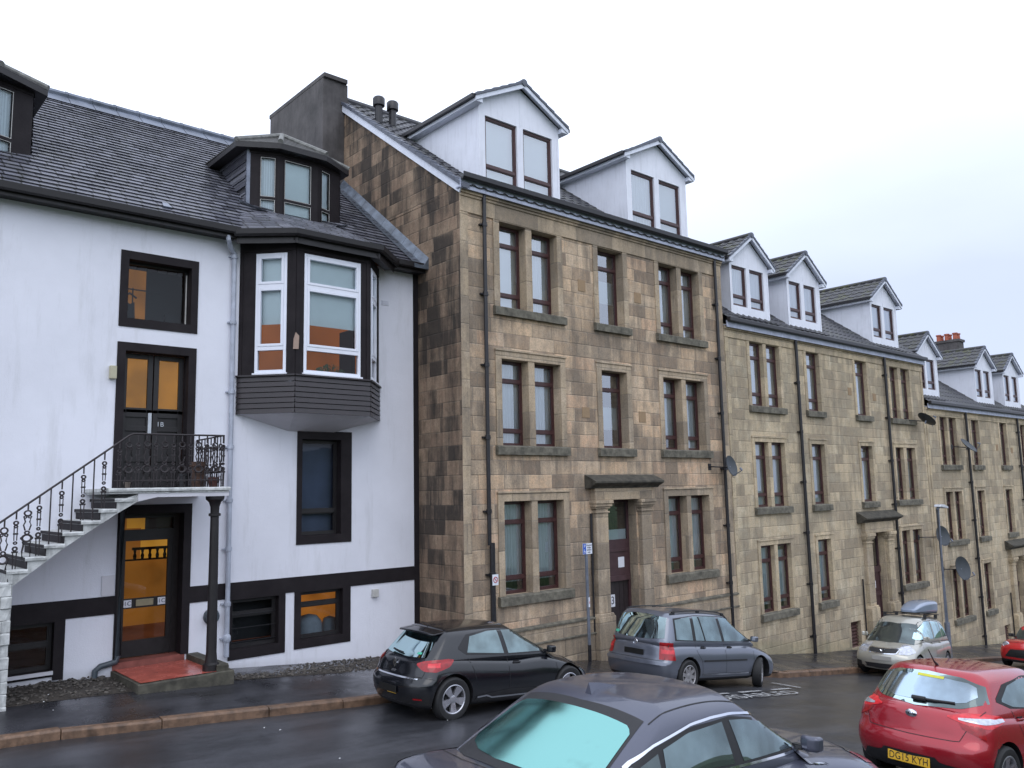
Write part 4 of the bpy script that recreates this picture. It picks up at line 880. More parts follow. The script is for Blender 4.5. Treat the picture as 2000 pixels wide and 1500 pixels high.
# pipes
mb = MB(WT); x = 6.33
mb.tube([(x - 0.22, YW - 0.30, 4.93), (x - 0.22, YW - 0.30, 4.86), (x - 0.12, YW - 0.16, 4.75), (x - 0.0, YW - 0.08, 4.66), (x, YW - 0.07, 4.5), (x + .02, YW - 0.07, -2.35), (x + .02, YW - 0.07, -2.95)], 0.045, 10)
for z in (4.6, 3.3, 1.95, 0.9, -.1, -1.0, -2.0, -2.62): mb.lathe([(0.045, z - .04), (0.06, z - .035), (0.06, z + .035), (0.045, z + .04)], (x + (.003 * (4 - z)), YW - .07, 0), 10); mb.box(x - .09, x + .09, YW - .05, YW, z - .012, z + .012)
mb.lathe([(0.045, -2.70), (0.07, -2.66), (0.07, -2.58), (0.045, -2.54)], (x + .02, YW - .07, 0), 10); mb.build('rainwater_pipe', M_GPIPE, wh, smooth=True)
mb = MB(WT); mb.tube([(4.46, YW - 0.06, -0.20), (4.47, YW - 0.06, -2.66), (4.44, YW - 0.06, -2.76), (4.2, YW - .06, -2.80), (4.12, YW - .06, -2.86), (4.1, YW - .06, -3.1)], 0.05, 10); mb.build('drain_pipe', M_DGPIPE, wh, smooth=True)
# ---- oriel bay
Pb = [(6.48, 15.4), (7.25, 14.55), (8.89, 14.55), (9.64, 15.4)]
def panelT(p, q):
    L = math.hypot(q[0] - p[0], q[1] - p[1]); dx, dy = (q[0] - p[0]) / L, (q[1] - p[1]) / L
    return L, (lambda v: WT((p[0] + dx * v[0] - dy * v[1], p[1] + dy * v[0] + dx * v[1], v[2])))
bayw = []
mbw = MB()
for i in range(3):
    L, T = panelT(Pb[i], Pb[i + 1]); mbw.T = T
    if i == 0: a, b = 0.29 * L, 0.84 * L
    elif i == 1: a, b = 0.17, L - 0.21
    else: a, b = 0.16 * L, 0.72 * L
    op = (a, b, 2.31, 4.68); wall_grid(mbw, 0, L, 2.25, 4.90, 0, [op], 0.06)
    mbw.box(0.0, L, -0.02, 0.0, 4.72, 4.90); mbw.box(-0.0, 0.07, -0.012, 0, 2.26, 4.72); mbw.box(L - 0.07, L, -0.012, 0, 2.26, 4.72)
    bayw.append((T, a, b, L, i))
bay = mbw.build('bay_window', M_BLK, wh)
for T, a, b, L, i in bayw:
    zb = (2.79, 4.02)
    mb = MB(T); frame_rect(mb, a, b, 2.31, 4.68, -0.015, 0.07, 0.06)
    for z in zb: mb.box(a + .06, b - .06, -0.02, 0.06, z - 0.04, z + 0.04)
    for lo, hi, w in ((2.83, 3.98, 0.05), (4.06, 4.62, 0.05)): frame_rect(mb, a + .06, b - .06, lo, hi, -0.03, 0.05, w)
    mb.box(a - .03, b + .03, -0.06, 0.0, 2.275, 2.31); fr_ = mb.build('window_frame', M_UPVC, bay, bevel=0.005)
    MB(T).quad((a, .03, 2.33), (b, .03, 2.33), (b, .03, 4.66), (a, .03, 4.66)).build('pane', M_GLASSD, bay, fix=False)
    MB(T).quad((a - .02, .10, 3.28), (b + .02, .10, 3.28), (b + .02, .10, 4.70), (a - .02, .10, 4.70)).build('roller_blind', M_BLIND, bay, fix=False)
mb = MB(WT); mb.quad((6.5, 15.7, 2.2), (6.5, 15.7, 4.8), (6.9, 16.9, 4.8), (6.9, 16.9, 2.2)); mb.quad((6.7, 16.6, 2.2), (10.0, 16.6, 2.2), (10.0, 16.6, 4.8), (6.7, 16.6, 4.8)); mb.quad((9.9, 15.5, 2.2), (9.9, 16.6, 2.2), (9.9, 16.6, 4.8), (9.9, 15.5, 4.8)); mb.build('glowing_room_wall', M_ORANGE, bay)
mb = MB(WT); mb.quad((6.5, 15.38, 2.26), (7.25, 14.6, 2.26), (8.89, 14.6, 2.26), (9.6, 15.38, 2.26)); mb.add([(6.5, 15.4, 4.85), (7.25, 14.6, 4.85), (8.89, 14.6, 4.85), (9.6, 15.4, 4.85)], [(0, 1, 2, 3)])
mb.box(8.5, 8.9, 15.2, 15.3, 2.28, 2.5); mb.box(9.3, 9.36, 15.9, 16.5, 2.3, 3.6); mb.build('dark_furniture', M_DARK, bay)
mb = MB(WT)
for i in range(260):
    a = random.uniform(0, 6.28); r_ = random.uniform(0.02, 0.25); h_ = 0.22 * random.random() * (1 - r_ * 3); x, y, z = 8.15 + r_ * math.cos(a) * 1.2, 14.82 + r_ * math.sin(a) * .5, 2.38 + h_; s_ = 0.03
    mb.add([(x, y, z), (x + s_ * math.cos(a), y + s_ * .4, z + random.uniform(0, s_)), (x + s_ * math.cos(a) * .5, y, z + s_ * 1.6)], [(0, 1, 2)])
mb.build('potted_plant', M_PLANT, bay, fix=False)
mb = MB()
for i in range(3):
    L, T = panelT(Pb[i], Pb[i + 1]); mb.T = T; n = 7
    for k in range(n):
        z0, z1 = 1.53 + 0.72 * k / n, 1.53 + 0.72 * (k + 1) / n
        mb.add([(-.01, -0.045, z0), (L + .01, -0.045, z0), (L + .01, -0.028, z1 - .012), (-.01, -0.028, z1 - .012), (-.01, -0.0, z1 - .006), (L + .01, 0, z1 - .006), (-.01, 0, z0), (L + .01, 0, z0)], [(0, 1, 2, 3), (3, 2, 5, 4), (0, 6, 7, 1)])
    mb.box(-.02, L + .02, -0.07, 0, 2.245, 2.275)
mb.build('timber_apron', plain('dark_boarding', (0.030, 0.024, 0.027), 0.42, var=0.3, nscale=8), bay)
mb = MB(WT); A_, B_, C_, D_ = [(x, y, 1.535) for x, y in Pb]; mb.add([A_, B_, C_, D_, (7.55, 15.4, 1.24), (8.55, 15.4, 1.24)], [(0, 1, 4), (1, 2, 5, 4), (2, 3, 5)]); mb.build('bay_soffit', M_STEPG, bay)
mb = MB(WT); mb.prism([(7.19, 2.75), (7.30, 2.76), (7.31, 3.02), (7.24, 3.08), (7.20, 2.95)], 14.515, 14.53); mb.build('peeled_paint', plain('bare_render', (0.36, 0.26, 0.21), 0.9), bay)
# ---- roof, eaves
rw_ = lambda y: 5.10 + 0.783 * (y - 15.05)
mb = MB(WT); roof_rows(mb, -5, 10.50, 15.02, rw_(15.02), 20.1, rw_(20.1), 34, 0.027); roof_rows(mb, -5, 10.5, 25.2, rw_(15.0), 20.1, rw_(20.1), 2, 0)
Ob = [(6.22, 15.05, 5.06), (7.14, 14.32, 5.03), (9.0, 14.32, 5.03), (9.9, 15.05, 5.06)]; Ib = [(6.6, 15.7, rw_(15.7) + .03), (7.3, 16.12, rw_(16.12) + .02), (8.8, 16.12, rw_(16.12) + .02), (9.5, 15.7, rw_(15.7) + .03)]
for i in range(3):
    n = 8
    for k in range(n):
        t0, t1 = k / n, (k + 1) / n; l_ = lambda P_, Q_, t, h=0: tuple(P_[j] + (Q_[j] - P_[j]) * t + (h if j == 2 else 0) for j in range(3))
        a, b, c, d = l_(Ob[i], Ib[i], t0, .016), l_(Ob[i + 1], Ib[i + 1], t0, .016), l_(Ob[i + 1], Ib[i + 1], t1), l_(Ob[i], Ib[i], t1)
        mb.quad(a, b, c, d); mb.quad(l_(Ob[i], Ib[i], t0, -.01), l_(Ob[i + 1], Ib[i + 1], t0, -.01), b, a)
roof = mb.build('roof', M_SLATE, wh, fix=False)
mb = MB(WT); n = 30
for i in range(n):
    xa, xb = -5 + 15.5 * i / n, -5 + 15.5 * (i + 1) / n - .01
    mb.add([(xa, 19.70, rw_(19.70) + .05), (xb, 19.70, rw_(19.70) + .045), (xb, 20.06, rw_(20.06) + .06), (xa, 20.06, rw_(20.06) + .06)], [(0, 1, 2, 3)]); mb.tube([(xa, 20.08, rw_(20.1) + .06), (xb - .03, 20.08, rw_(20.1) + .055)], 0.085, 8); mb.tube([(xb - .05, 20.08, rw_(20.1) + .06), (xb, 20.08, rw_(20.1) + .06)], 0.095, 8)
mb.build('lead_ridge', plain('lead_ridge_sheet', (0.15, 0.17, 0.215), 0.45, metal=0.2, var=0.3, nscale=3), wh, smooth=True)
mb = MB(WT); n = 9
for i in range(n):
    y0 = 14.95 + (19.0 - 14.95) * i / n; y1 = 14.95 + (19.0 - 14.95) * (i + 1) / n - .008; z0, z1 = rw_(y0), rw_(y1)
    mb.add([(10.30, y0, z0 + .045), (10.30, y1, z1 + .045), (10.47, y1, z1 + .02), (10.47, y0, z0 + .02), (10.56, y0, z0 + .03), (10.56, y1, z1 + .03), (10.70, y1, z1 + .24), (10.70, y0, z0 + .24), (10.30, y0, z0 - .05), (10.7, y0, z0 - .05)], [(0, 3, 2, 1), (3, 4, 5, 2), (4, 7, 6, 5), (8, 9, 7, 4, 3, 0)])
mb.build('lead_flashing', plain('lead_flashing_sheet', (0.11, 0.13, 0.16), 0.35, metal=0.35, var=0.5, nscale=4), wh)
mb = MB(WT)
for a, b in ((-5, 6.3), (9.82, 10.75)):
    mb.box(a, b, 15.10, 15.4, 4.93, 4.975); mb.box(a, b, 15.08, 15.10, 4.90, 5.06); mb.prism([(14.96, 5.10), (14.97, 4.99), (15.01, 4.96), (15.06, 4.98), (15.078, 5.10)], a, b, 'x')
Gp = [(6.22, 15.03), (7.12, 14.28), (9.02, 14.28), (9.9, 15.03)]
for i in range(3):
    L, T = panelT(Gp[i], Gp[i + 1]); mb.T = T; mb.prism([(-.06, 5.06), (-.05, 4.96), (.0, 4.92), (.06, 4.95), (.07, 5.04)], -0.02, L + .02, 'x'); mb.box(-.0, L, .07, .09, 4.80, 5.0); mb.box(-.02, L + .02, .09, .30, 4.86, 4.90)
mb.build('gutter', M_TIMB, wh)
mb = MB(WT); mb.add([(4.93, 15.22, 5.30), (5.08, 15.22, 5.30), (5.06, 15.38, 5.42), (4.95, 15.38, 5.42), (4.90, 15.3, 5.26), (5.12, 15.3, 5.26)], [(0, 1, 2, 3), (4, 5, 1, 0)]); mb.build('slipped_flashing', M_LEAD, wh)
# lead apron round the dormer foot
mb = MB(WT); pts = [(6.75, 16.35), (7.45, 15.92), (8.65, 15.92), (9.4, 16.35)]; pin = [(7.0, 16.4), (7.6, 16.14), (8.5, 16.14), (9.2, 16.4)]
for k in range(3):
    for j in range(5):
        t0, t1 = j / 5, (j + 1) / 5; q = lambda P_, k, t: (P_[k][0] + (P_[k + 1][0] - P_[k][0]) * t, P_[k][1] + (P_[k + 1][1] - P_[k][1]) * t); a, b, c, d = q(pts, k, t0), q(pts, k, t1), q(pin, k, t1), q(pin, k, t0)
        jz = random.uniform(.085, .105); mb.add([(a[0], a[1] - .12, rw_(a[1] - .12) + jz), (b[0], b[1] - .12, rw_(b[1] - .12) + jz), (c[0], c[1], 5.90), (d[0], d[1], 5.90)], [(0, 1, 2, 3)])
mb.build('lead_apron', plain('pale_lead_apron', (0.30, 0.32, 0.37), 0.5, metal=0.1, var=0.45, nscale=5), wh)
def canted_dormer(cx, lab):
    ox = cx - 8.05; P4 = [(6.98 + ox, 16.35), (7.60 + ox, 16.10), (8.50 + ox, 16.10), (9.20 + ox, 16.35)]
    mb = MB(); W_ = []
    for i in range(3):
        L, T = panelT(P4[i], P4[i + 1]); mb.T = T; a, b = ((0.25, L - 0.06), (0.09, L - 0.13), (0.11, L - 0.30))[i]
        if i == 2: b = 0.42
        wall_grid(mb, 0, L, 5.70, 7.45, 0, [(a, b, 5.90, 7.20)], 0.05); W_.append((T, a, b)); mb.box(0, L, -.015, 0, 7.24, 7.42)
    d = mb.build('dormer', M_BLK, wh); d['label'] = lab
    for T, a, b in W_:
        mb = MB(T); frame_rect(mb, a, b, 5.90, 7.20, -.01, .05, .028); mb.box(a + .028, b - .028, -.01, .05, 6.24, 6.30)
        for lo, hi in ((5.93, 6.24), (6.30, 7.17)): frame_rect(mb, a + .028, b - .028, lo, hi, .0, .04, .016)
        mb.build('window_frame', M_BLK, d)
        mb = MB(T)
        for lo, hi in ((5.928, 6.24), (6.30, 7.172)): frame_rect(mb, a + .028, b - .028, lo, hi, -.004, .0, .012)
        mb.build('pale_sash_bead', M_VENT, d); MB(T).quad((a, .02, 5.91), (b, .02, 5.91), (b, .02, 7.19), (a, .02, 7.19)).build('pane', M_GLASSD, d, fix=False)
        MB(T).quad((a, .07, 6.0), (b, .07, 6.0), (b, .07, 7.2), (a, .07, 7.2)).build('roller_blind', M_BLIND if b - a > .5 else M_LACE, d, fix=False)
    n = 9
    for s_, xx in ((-1, 6.98 + ox), (1, 9.2 + ox)):
        mb = MB(WT)
        for k in range(n):
            z0, z1 = 5.78 + k * (1.62 / n), 5.78 + (k + 1) * (1.62 / n); yr0, yr1 = 15.05 + (z0 - 5.1) / .783, 15.05 + (z1 - 5.1) / .783
            mb.quad((xx + s_ * .03, 16.36, z0), (xx + s_ * .03, max(16.4, yr0), z0), (xx + s_ * .008, max(16.4, yr1), z1 + .005), (xx + s_ * .008, 16.36, z1 + .005)); mb.quad((xx, 16.36, z0), (xx, max(16.4, yr0), z0), (xx + s_ * .03, max(16.4, yr0), z0), (xx + s_ * .03, 16.36, z0))
        mb.build('slate_cheek', M_SLATE, d, fix=False)
    mb = MB(WT); mb.box(6.965 + ox, 7.04 + ox, 16.32, 16.37, 5.8, 7.4)
    if cx > 5: mb.build('lead_corner', M_LEAD, d)
    E4 = [(6.72 + ox, 16.32, 7.42), (7.50 + ox, 15.86, 7.42), (8.60 + ox, 15.86, 7.42), (9.42 + ox, 16.32, 7.42)]; ap = (8.07 + ox, 17.0, 8.10); bk = (8.07 + ox, 19.1, 8.16); EL = (6.72 + ox, 18.1, 7.45); ER = (9.42 + ox, 18.1, 7.45)
    loops = [(EL, E4[0], ap, bk), (E4[0], E4[1], ap, ap), (E4[1], E4[2], ap, ap), (E4[2], E4[3], ap, ap), (E4[3], ER, bk, ap)]
    mb = MB(WT); n = 5; lp = lambda P_, Q_, t, h=0: (P_[0] + (Q_[0] - P_[0]) * t, P_[1] + (Q_[1] - P_[1]) * t, P_[2] + (Q_[2] - P_[2]) * t + h)
    for a, b, tb, ta in loops:
        for k in range(n):
            t0, t1 = k / n, (k + 1) / n; p, q, r_, s_ = lp(a, ta, t0, .02), lp(b, tb, t0, .02), lp(b, tb, t1), lp(a, ta, t1)
            mb.quad(p, q, r_, s_); mb.quad(lp(a, ta, t0, -.005), lp(b, tb, t0, -.005), q, p)
    mb.build('dormer_roof', plain('mossy_slate_%d' % int(cx), (0.075, 0.072, 0.07), 0.55, var=0.5, nscale=6), d, fix=False)
    mb = MB(WT)
    for e_ in E4:
        pth = [lp(e_, ap, t, .035) for t in (0, .25, .5, .75, 1)]; mb.tube(pth, 0.06, 8)
    mb.tube([lp(ap, bk, 0, .03), lp(ap, bk, 1, .03)], 0.07, 8); mb.build('hip_tiles', plain('weathered_hip_tile_%d' % int(cx), (0.17, 0.17, 0.16), 0.7, var=0.4, nscale=9), d, smooth=True)
    mb = MB(WT); poly = [EL, *E4, ER]
    for p, q in zip(poly[:-1], poly[1:]):
        mb.add([(p[0], p[1], 7.41), (q[0], q[1], 7.41), (q[0], q[1], 7.30), (p[0], p[1], 7.30)], [(0, 1, 2, 3)])
    inner = [(6.95 + ox, 18.0), (6.98 + ox, 16.35), (7.6 + ox, 16.1), (8.5 + ox, 16.1), (9.2 + ox, 16.35), (9.22 + ox, 18.0)]
    for k in range(5): p, q, r_, s_ = poly[k], poly[k + 1], inner[k + 1], inner[k]; mb.add([(p[0], p[1], 7.30), (q[0], q[1], 7.30), (r_[0], r_[1], 7.30), (s_[0], s_[1], 7.30)], [(0, 1, 2, 3)])
    mb.build('fascia', M_TIMB, d, fix=False)
canted_dormer(8.05, 'canted dormer over the bay window')
canted_dormer(1.80, 'canted dormer cut by the left edge of the photo')
mb = ch; mb.T = ident
mb.add([(xa - .06, ya - .07, zt), (xb + .13, ya - .07, zt), (xb + .13, yb + .06, zt), (xa - .06, yb + .06, zt), (xa - .06, ya - .07, zt + .12), (xb + .13, ya - .07, zt + .12), (xb + .13, yb + .06, zt + .12), (xa - .06, yb + .06, zt + .12)], [(0, 3, 2, 1), (4, 5, 6, 7), (0, 1, 5, 4), (1, 2, 6, 5), (2, 3, 7, 6), (3, 0, 4, 7)])
ch.build('chimney', M_CHIM, wh, bevel=0.012)

# ------------------------------------------------------------ outside stair up to flat 1B
st = thing('outside_staircase', 'flaking white stone staircase with black risers and iron railing up to the upper door', 'staircase', (3.5, 14.6, -3))
ys, yw = 14.0, 15.4; steps = [(3.96, -0.02), (3.73, -0.18), (3.49, -0.35), (3.24, -0.51), (3.0, -0.68), (2.76, -0.85), (2.53, -1.02)]
while steps[-1][1] > -2.75: steps.append((steps[-1][0] - 0.245, steps[-1][1] - 0.17))
mb = MB(WT)
def rough_block(mb, x0, x1, y0, y1, z0, z1, e=0.012, n=5):
    vs = []; fs = []
    for i in range(n + 1):
        x = x0 + (x1 - x0) * i / n; a = e * mnoise.noise(Vector((x * 9, z0 * 7, 0))); b = e * mnoise.noise(Vector((x * 9, z1 * 7, 5)))
        vs += [(x, y0 + a, z0), (x, y0 + b - .004, z1 - .02 + a), (x, y0 + .015, z1 + b * .5), (x, y1, z1), (x, y1, z0)]
    for i in range(n):
        for k in range(5): fs.append((i * 5 + k, (i + 1) * 5 + k, (i + 1) * 5 + (k + 1) % 5, i * 5 + (k + 1) % 5))
    fs += [(4, 3, 2, 1, 0), tuple(n * 5 + k for k in range(5))]; mb.add(vs, fs)
for i, (x, z) in enumerate(steps):
    xn = (steps[i - 1][0] if i else 4.2) + 0.03
    rough_block(mb, x - 0.015, xn, ys, yw, z - 0.055, z); pass
zig = []
for x, z in reversed(steps[:8]): zig += [(x + .02, z - .22 if not zig else z - .175), (x + .02, z - .05)]
mb.prism([(2.31, -1.46), (2.63, -1.235)] + [(3.29, -0.725), (4.03, -0.235), (4.30, -0.075)] + [(4.30, 0.04)] + [p for p in reversed(zig)], ys + 0.03, yw, 'y')
mb.build('step', M_STEPW, st)
mb = MB(WT)
for i, (x, z) in enumerate(steps): mb.box(x + 0.004, x + 0.018, ys + 0.012, yw, z - 0.165, z - 0.052); mb.box(x - 0.022, x - 0.016, ys + 0.004, yw, z - 0.05, z - 0.004)
mb.build('black_riser', M_BLK, st)
# rubble pier and raking soffit
pts = [(2.63, -1.23), (3.29, -0.72), (4.03, -0.23), (4.30, -0.07), (4.61, 0.005), (5.72, -0.01), (5.79, 0.02)]
mb = MB(WT)
up_ = [(p[0], p[1] + 0.0) for p in pts]
prof = [(2.55, -1.23)] + pts[:]
top = [(5.79, 0.06), (3.85, 0.06), (3.75, -0.06), (2.5, -0.95)]
mb.prism([(4.295, -0.075), (4.61, -0.008), (4.61, 0.049), (4.295, 0.049)], ys + 0.002, yw, 'y'); mb.box(4.611, 5.78, ys + 0.002, yw, -0.012, 0.049)
for (a, b), (c_, d_) in zip([(2.60, -1.255)] + pts[:3], pts[:4]): mb.quad((a, ys + .05, b - .004), (c_, ys + .05, d_ - .004), (c_, yw, d_ - .004), (a, yw, b - .004))
mb.build('soffit', M_STEPG, st)
mb = MB(WT); xL = -1.2; zz0 = -3.4
for r_ in range(14):
    z1 = -1.05 - r_ * 0.17 ; x = -0.6
    while x < 2.60:
        w = random.uniform(.14, .34); xe = min(2.61, x + w); zlim = -1.02 - max(0, (2.53 - x)) * 0.70 - .1
        if z1 < zlim + .12: rough_block(mb, x, xe - .006, ys + random.uniform(.0, .03), yw, z1 - .166, min(z1, zlim + .1), .03, 3)
        x = xe
mb.build('rubble_pier', M_STEPW, st)
mb = MB(WT); rough_block(mb, 3.84, 5.80, ys - .03, yw, 0.085, 0.14, .012, 24); rough_block(mb, 3.88, 5.78, ys - .005, yw, 0.05, 0.084, .006, 16); mb.build('landing', M_STEPW, st)
mb = MB(WT); prof = [(0.135, -2.90), (0.135, -2.80), (0.10, -2.77), (0.085, -2.6), (0.085, -2.5), (0.070, -0.36), (0.10, -0.35), (0.10, -0.31), (0.07, -0.30), (0.075, -0.20), (0.10, -0.12), (0.15, -0.07), (0.155, -0.015), (0.0, -0.015)]
mb.lathe(prof, (5.60, 14.15, 0), 20); mb.build('iron_column', M_TIMB, st, smooth=True)
# railing
rail = thing('iron_railing', 'black cast iron railing with ornate balusters along the stair and balcony', 'railing', (4, 14, 0))
zr = 1.01; yr = 14.10; ZR = lambda x: 1.0 - 0.757 * (4.18 - x)
mb = MB(WT); mb.tube([(-0.1, yr, ZR(-0.1)), (2.4, yr, ZR(2.4)), (4.15, yr, ZR(4.15)), (4.22, yr, 1.01), (5.72, yr, 1.02)], 0.017, 6); mb.tube([(5.70, yr, 1.02), (5.72, 15.36, 1.01)], 0.014, 6); mb.tube([(5.72, 15.34, 0.96), (5.72, 15.36, 1.01)], 0.025, 6)
mb.tube([(3.95, yr, 0.26), (5.72, yr, 0.26)], 0.009, 5); mb.tube([(5.72, yr, 0.26), (5.72, 15.36, 0.26)], 0.009, 5); mb.build('handrail', M_RUST, rail, smooth=True)
def baluster(kind, sx=1.0):
    mb = MB(); 
    if kind == 'plain': mb.tube([(0, 0, 0), (0, 0, 1)], 0.011, 6)
    elif kind == 'broad':
        mb.tube([(0, 0, .88), (0, 0, 1)], .012, 6); mb.torus((0, 0, .82), .045, .014, n=12, m=5); mb.torus((-.03, 0, .75), .02, .011, n=8, m=4); mb.torus((.03, 0, .75), .02, .011, n=8, m=4)
        for s_ in (-1, 1): mb.tube([(s_ * .05, 0, .76), (s_ * .028, 0, .66), (s_ * .05, 0, .60), (s_ * .026, 0, .50)], .011, 5); mb.tube([(s_ * .052, 0, .30), (s_ * .04, 0, .22), (s_ * .055, 0, .12), (s_ * .05, 0, 0)], .013, 5)
        mb.torus((0, 0, .46), .028, .014, n=10, m=5); mb.torus((0, 0, .36), .06, .018, n=16, m=5); mb.box(-.085, -.06, -.012, .012, .34, .38); mb.box(.06, .085, -.012, .012, .34, .38)
    else:
        mb.tube([(0, 0, .86), (0, 0, 1)], .012, 6); mb.torus((0, 0, .80), .028, .014, n=10, m=5); mb.torus((0, 0, .74), .02, .014, n=8, m=5); mb.torus((0, 0, .46), .020, .013, n=8, m=5); mb.torus((0, 0, .36), .030, .016, n=12, m=5, sx=.9); mb.box(-.042, .042, -.01, .01, .29, .32); mb.box(-.032, .032, -.01, .01, .60, .63)
        for s_ in (-1, 1): mb.tube([(s_ * .022, 0, .72), (s_ * .018, 0, .5)], .008, 5); mb.tube([(s_ * .025, 0, .30), (s_ * .018, 0, .02)], .009, 5)
    return mb
def put_baluster(x, y, z0, z1, kind, rotz=0.0):
    b = baluster(kind); c, s_ = math.cos(rotz), math.sin(rotz)
    b.v = [WT((x + v[0] * c - v[1] * s_, y + v[0] * s_ + v[1] * c, z0 + v[2] * (z1 - z0))) for v in b.v]; b.build('baluster', M_RUST, rail, smooth=True, fix=False)
kinds = ['slim', 'plain', 'slim', 'plain', 'slim', 'plain', 'slim', 'broad', 'slim', 'broad', 'slim', 'broad', 'plain', 'slim', 'broad', 'slim', 'broad', 'plain', 'slim', 'plain', 'broad', 'slim']
x = 3.80
for k in kinds:
    zt_ = [z for xx, z in steps if xx <= x + .01]; zb_ = (zt_[0] if zt_ else -2.9)
    put_baluster(x, yr, zb_ - .01, ZR(x), k); x -= 0.147
x = 4.02
i = 0
while x < 5.70: put_baluster(x, yr, 0.13, min(ZR(x), 1.01), ('slim', 'broad')[i % 2]); x += 0.14; i += 1
for i in range(9): put_baluster(5.72, yr + 0.02 + i * 0.145, 0.13, 1.01, ('slim', 'broad')[i % 2], R(90))
# red-painted entrance platform
mb = MB(WT)
mb.add([(4.43, 13.99, -2.897), (5.64, 13.99, -2.900), (5.64, 15.37, -2.895), (4.42, 15.37, -2.893)], [(0, 1, 2, 3)]); pl_ = mb.build('red_painted_surface', M_RED, None, fix=False)
slab = thing('door_platform', 'red painted concrete platform with mossy kerbs in front of the lower glazed door', 'doorstep', (5, 14.5, -3)); 
pl_.parent = slab; pl_.location = -slab.location
mb = MB(WT); rough_block(mb, 4.38, 5.92, 13.96, YW, -3.5, -2.912, .01, 10); rough_block(mb, 5.64, 5.84, 14.0, YW, -2.912, -2.80, .02, 6); mb.build('concrete_base', M_CONC, slab)

# pots on the landing
def pot(name, label, x, y, z, r, h_, mat, grp=None):
    t = MB(WT); t.lathe([(0.0, 0), (r * .75, 0), (r * .95, h_ * .8), (r * 1.08, h_ * .82), (r * 1.08, h_), (r * .95, h_), (r * .9, h_ * .85), (0, h_ * .85)], (x, y, z), 16)
    o = t.build(name, mat, None, smooth=True); return tag(o, label, 'flower pot', grp)
pot('chimney_can_planter', 'tall rusty brown clay pot on the landing behind the corner railing', 5.40, 14.45, 0.14, 0.125, 0.44, M_TERD)
pot('flower_pot', 'low dark terracotta pot at the outer corner of the landing', 5.62, 14.3, 0.14, 0.09, 0.17, plain('dark_terracotta', (0.08, 0.03, 0.025), 0.7))
pot('flower_pot', 'squat dark pot between the tall brown pot and the corner pot', 5.25, 14.65, 0.14, 0.10, 0.24, M_IRON)
pot('flower_pot', 'small pale clay pot at the left end of the landing', 4.22, 14.35, 0.14, 0.055, 0.10, plain('pale_clay', (0.16, 0.13, 0.11), 0.8))

# ------------------------------------------------------------ street furniture, dishes
def dish(label, x, z, Y, r, az, tilt=0.3, arm=0.35, grp='satellite dishes on the sandstone walls'):
    t = thing('satellite_dish', label, 'satellite dish', (x - arm, Y, z), grp)
    n, m = 24, 6; vs = [(0, 0, 0)]; fs = []
    for j in range(1, m + 1):
        rr = r * j / m
        for k in range(n): a = 2 * math.pi * k / n; vs.append((rr * math.cos(a), -0.0 - 0.22 * r * (j / m) ** 2, rr * 1.08 * math.sin(a)))
    for k in range(n): fs.append((0, 1 + k, 1 + (k + 1) % n))
    for j in range(1, m):
        for k in range(n): a = 1 + (j - 1) * n; b = 1 + j * n; fs.append((a + k, b + k, b + (k + 1) % n, a + (k + 1) % n))
    M_ = Matrix.Translation((x, Y - 0.42, z)) @ Matrix.Rotation(az, 4, 'Z') @ Matrix.Rotation(-tilt, 4, 'X')
    mb = MB(lambda p: tuple(M_ @ Vector(p))); mb.add(vs, fs); mb.add([(v[0], v[1] + .012, v[2]) for v in vs], fs); o = mb.build('reflector', M_DISH, t, smooth=True)
    mb = MB(lambda p: tuple(M_ @ Vector(p))); mb.tube([(0, .02, -r * 1.02), (0, -r * 1.15, -r * .75)], .012, 6); mb.tube([(0, -r * 1.15, -r * .75), (0, -r * 1.02, -r * .45)], .028, 8); mb.tube([(0, .0, 0), (0, .12, -.05)], .03, 6); mb.build('feed_arm', M_GALV, t)
    mb = MB(); mb.tube([(x - arm, Y, z), (x - arm + .02, Y - .12, z), (x - .0, Y - .33, z - .03)], .018, 8); mb.box(x - arm - .07, x - arm + .07, Y - .012, Y, z - .09, z + .09); mb.build('wall_bracket', M_IRON, t)
    return t
dish('dark mesh satellite dish by the downpipe at the right end of the number 3 tenement', 19.44, 0.50, YF, 0.27, R(6), .25, .35)
dish('satellite dish seen edge-on from below, highest at the right end of the second tenement', 32.35, 2.27, YF, 0.33, R(60), .85, .75)
dish('satellite dish beside the first downpipe high on the last tenement', 36.15, 1.35, YF, 0.36, R(0), .75, .5)
dish('upper of the two large dark dishes near the lamp post', 32.87, -2.07, YF, 0.35, R(-16), .2, 1.0)
dish('lower of the two large dark dishes near the lamp post, over a ground floor window', 34.43, -3.38, YF, 0.42, R(-14), .2, .6)

sp_ = thing('parking_sign', 'grey post with a blue and white disabled parking plate, near the arched door number 3', 'sign', (13.83, 13.30, pave_z(13.83)), None)
xs_, ysn = 13.83, 13.30
mb = MB(); zt_ = -1.27; zb_ = pave_z(xs_) - .02; mb.tube([(xs_, ysn, zb_), (xs_ - .02, ysn, zt_ - .02)], .037, 12); mb.build('post', M_GALV, sp_, smooth=True)
mb = MB(); mb.tube([(xs_, ysn, zb_), (xs_, ysn, zb_ + .42)], .041, 12); mb.build('black_post_foot', M_IRON, sp_)
zc = -1.37
MB().box(xs_ - .17, xs_ + .13, ysn - .05, ysn - .042, zc - .12, zc + .12).build('sign_plate', M_SIGNW, sp_)
MB().box(xs_ - .165, xs_ - .07, ysn - .053, ysn - .0505, zc - .115, zc + .115).build('blue_panel', M_SIGNB, sp_)
text_mesh('letter_p', 'P', 0.10, M_SIGNW, face_y(xs_ - .1175, ysn - .0545, zc + .055), sp_)
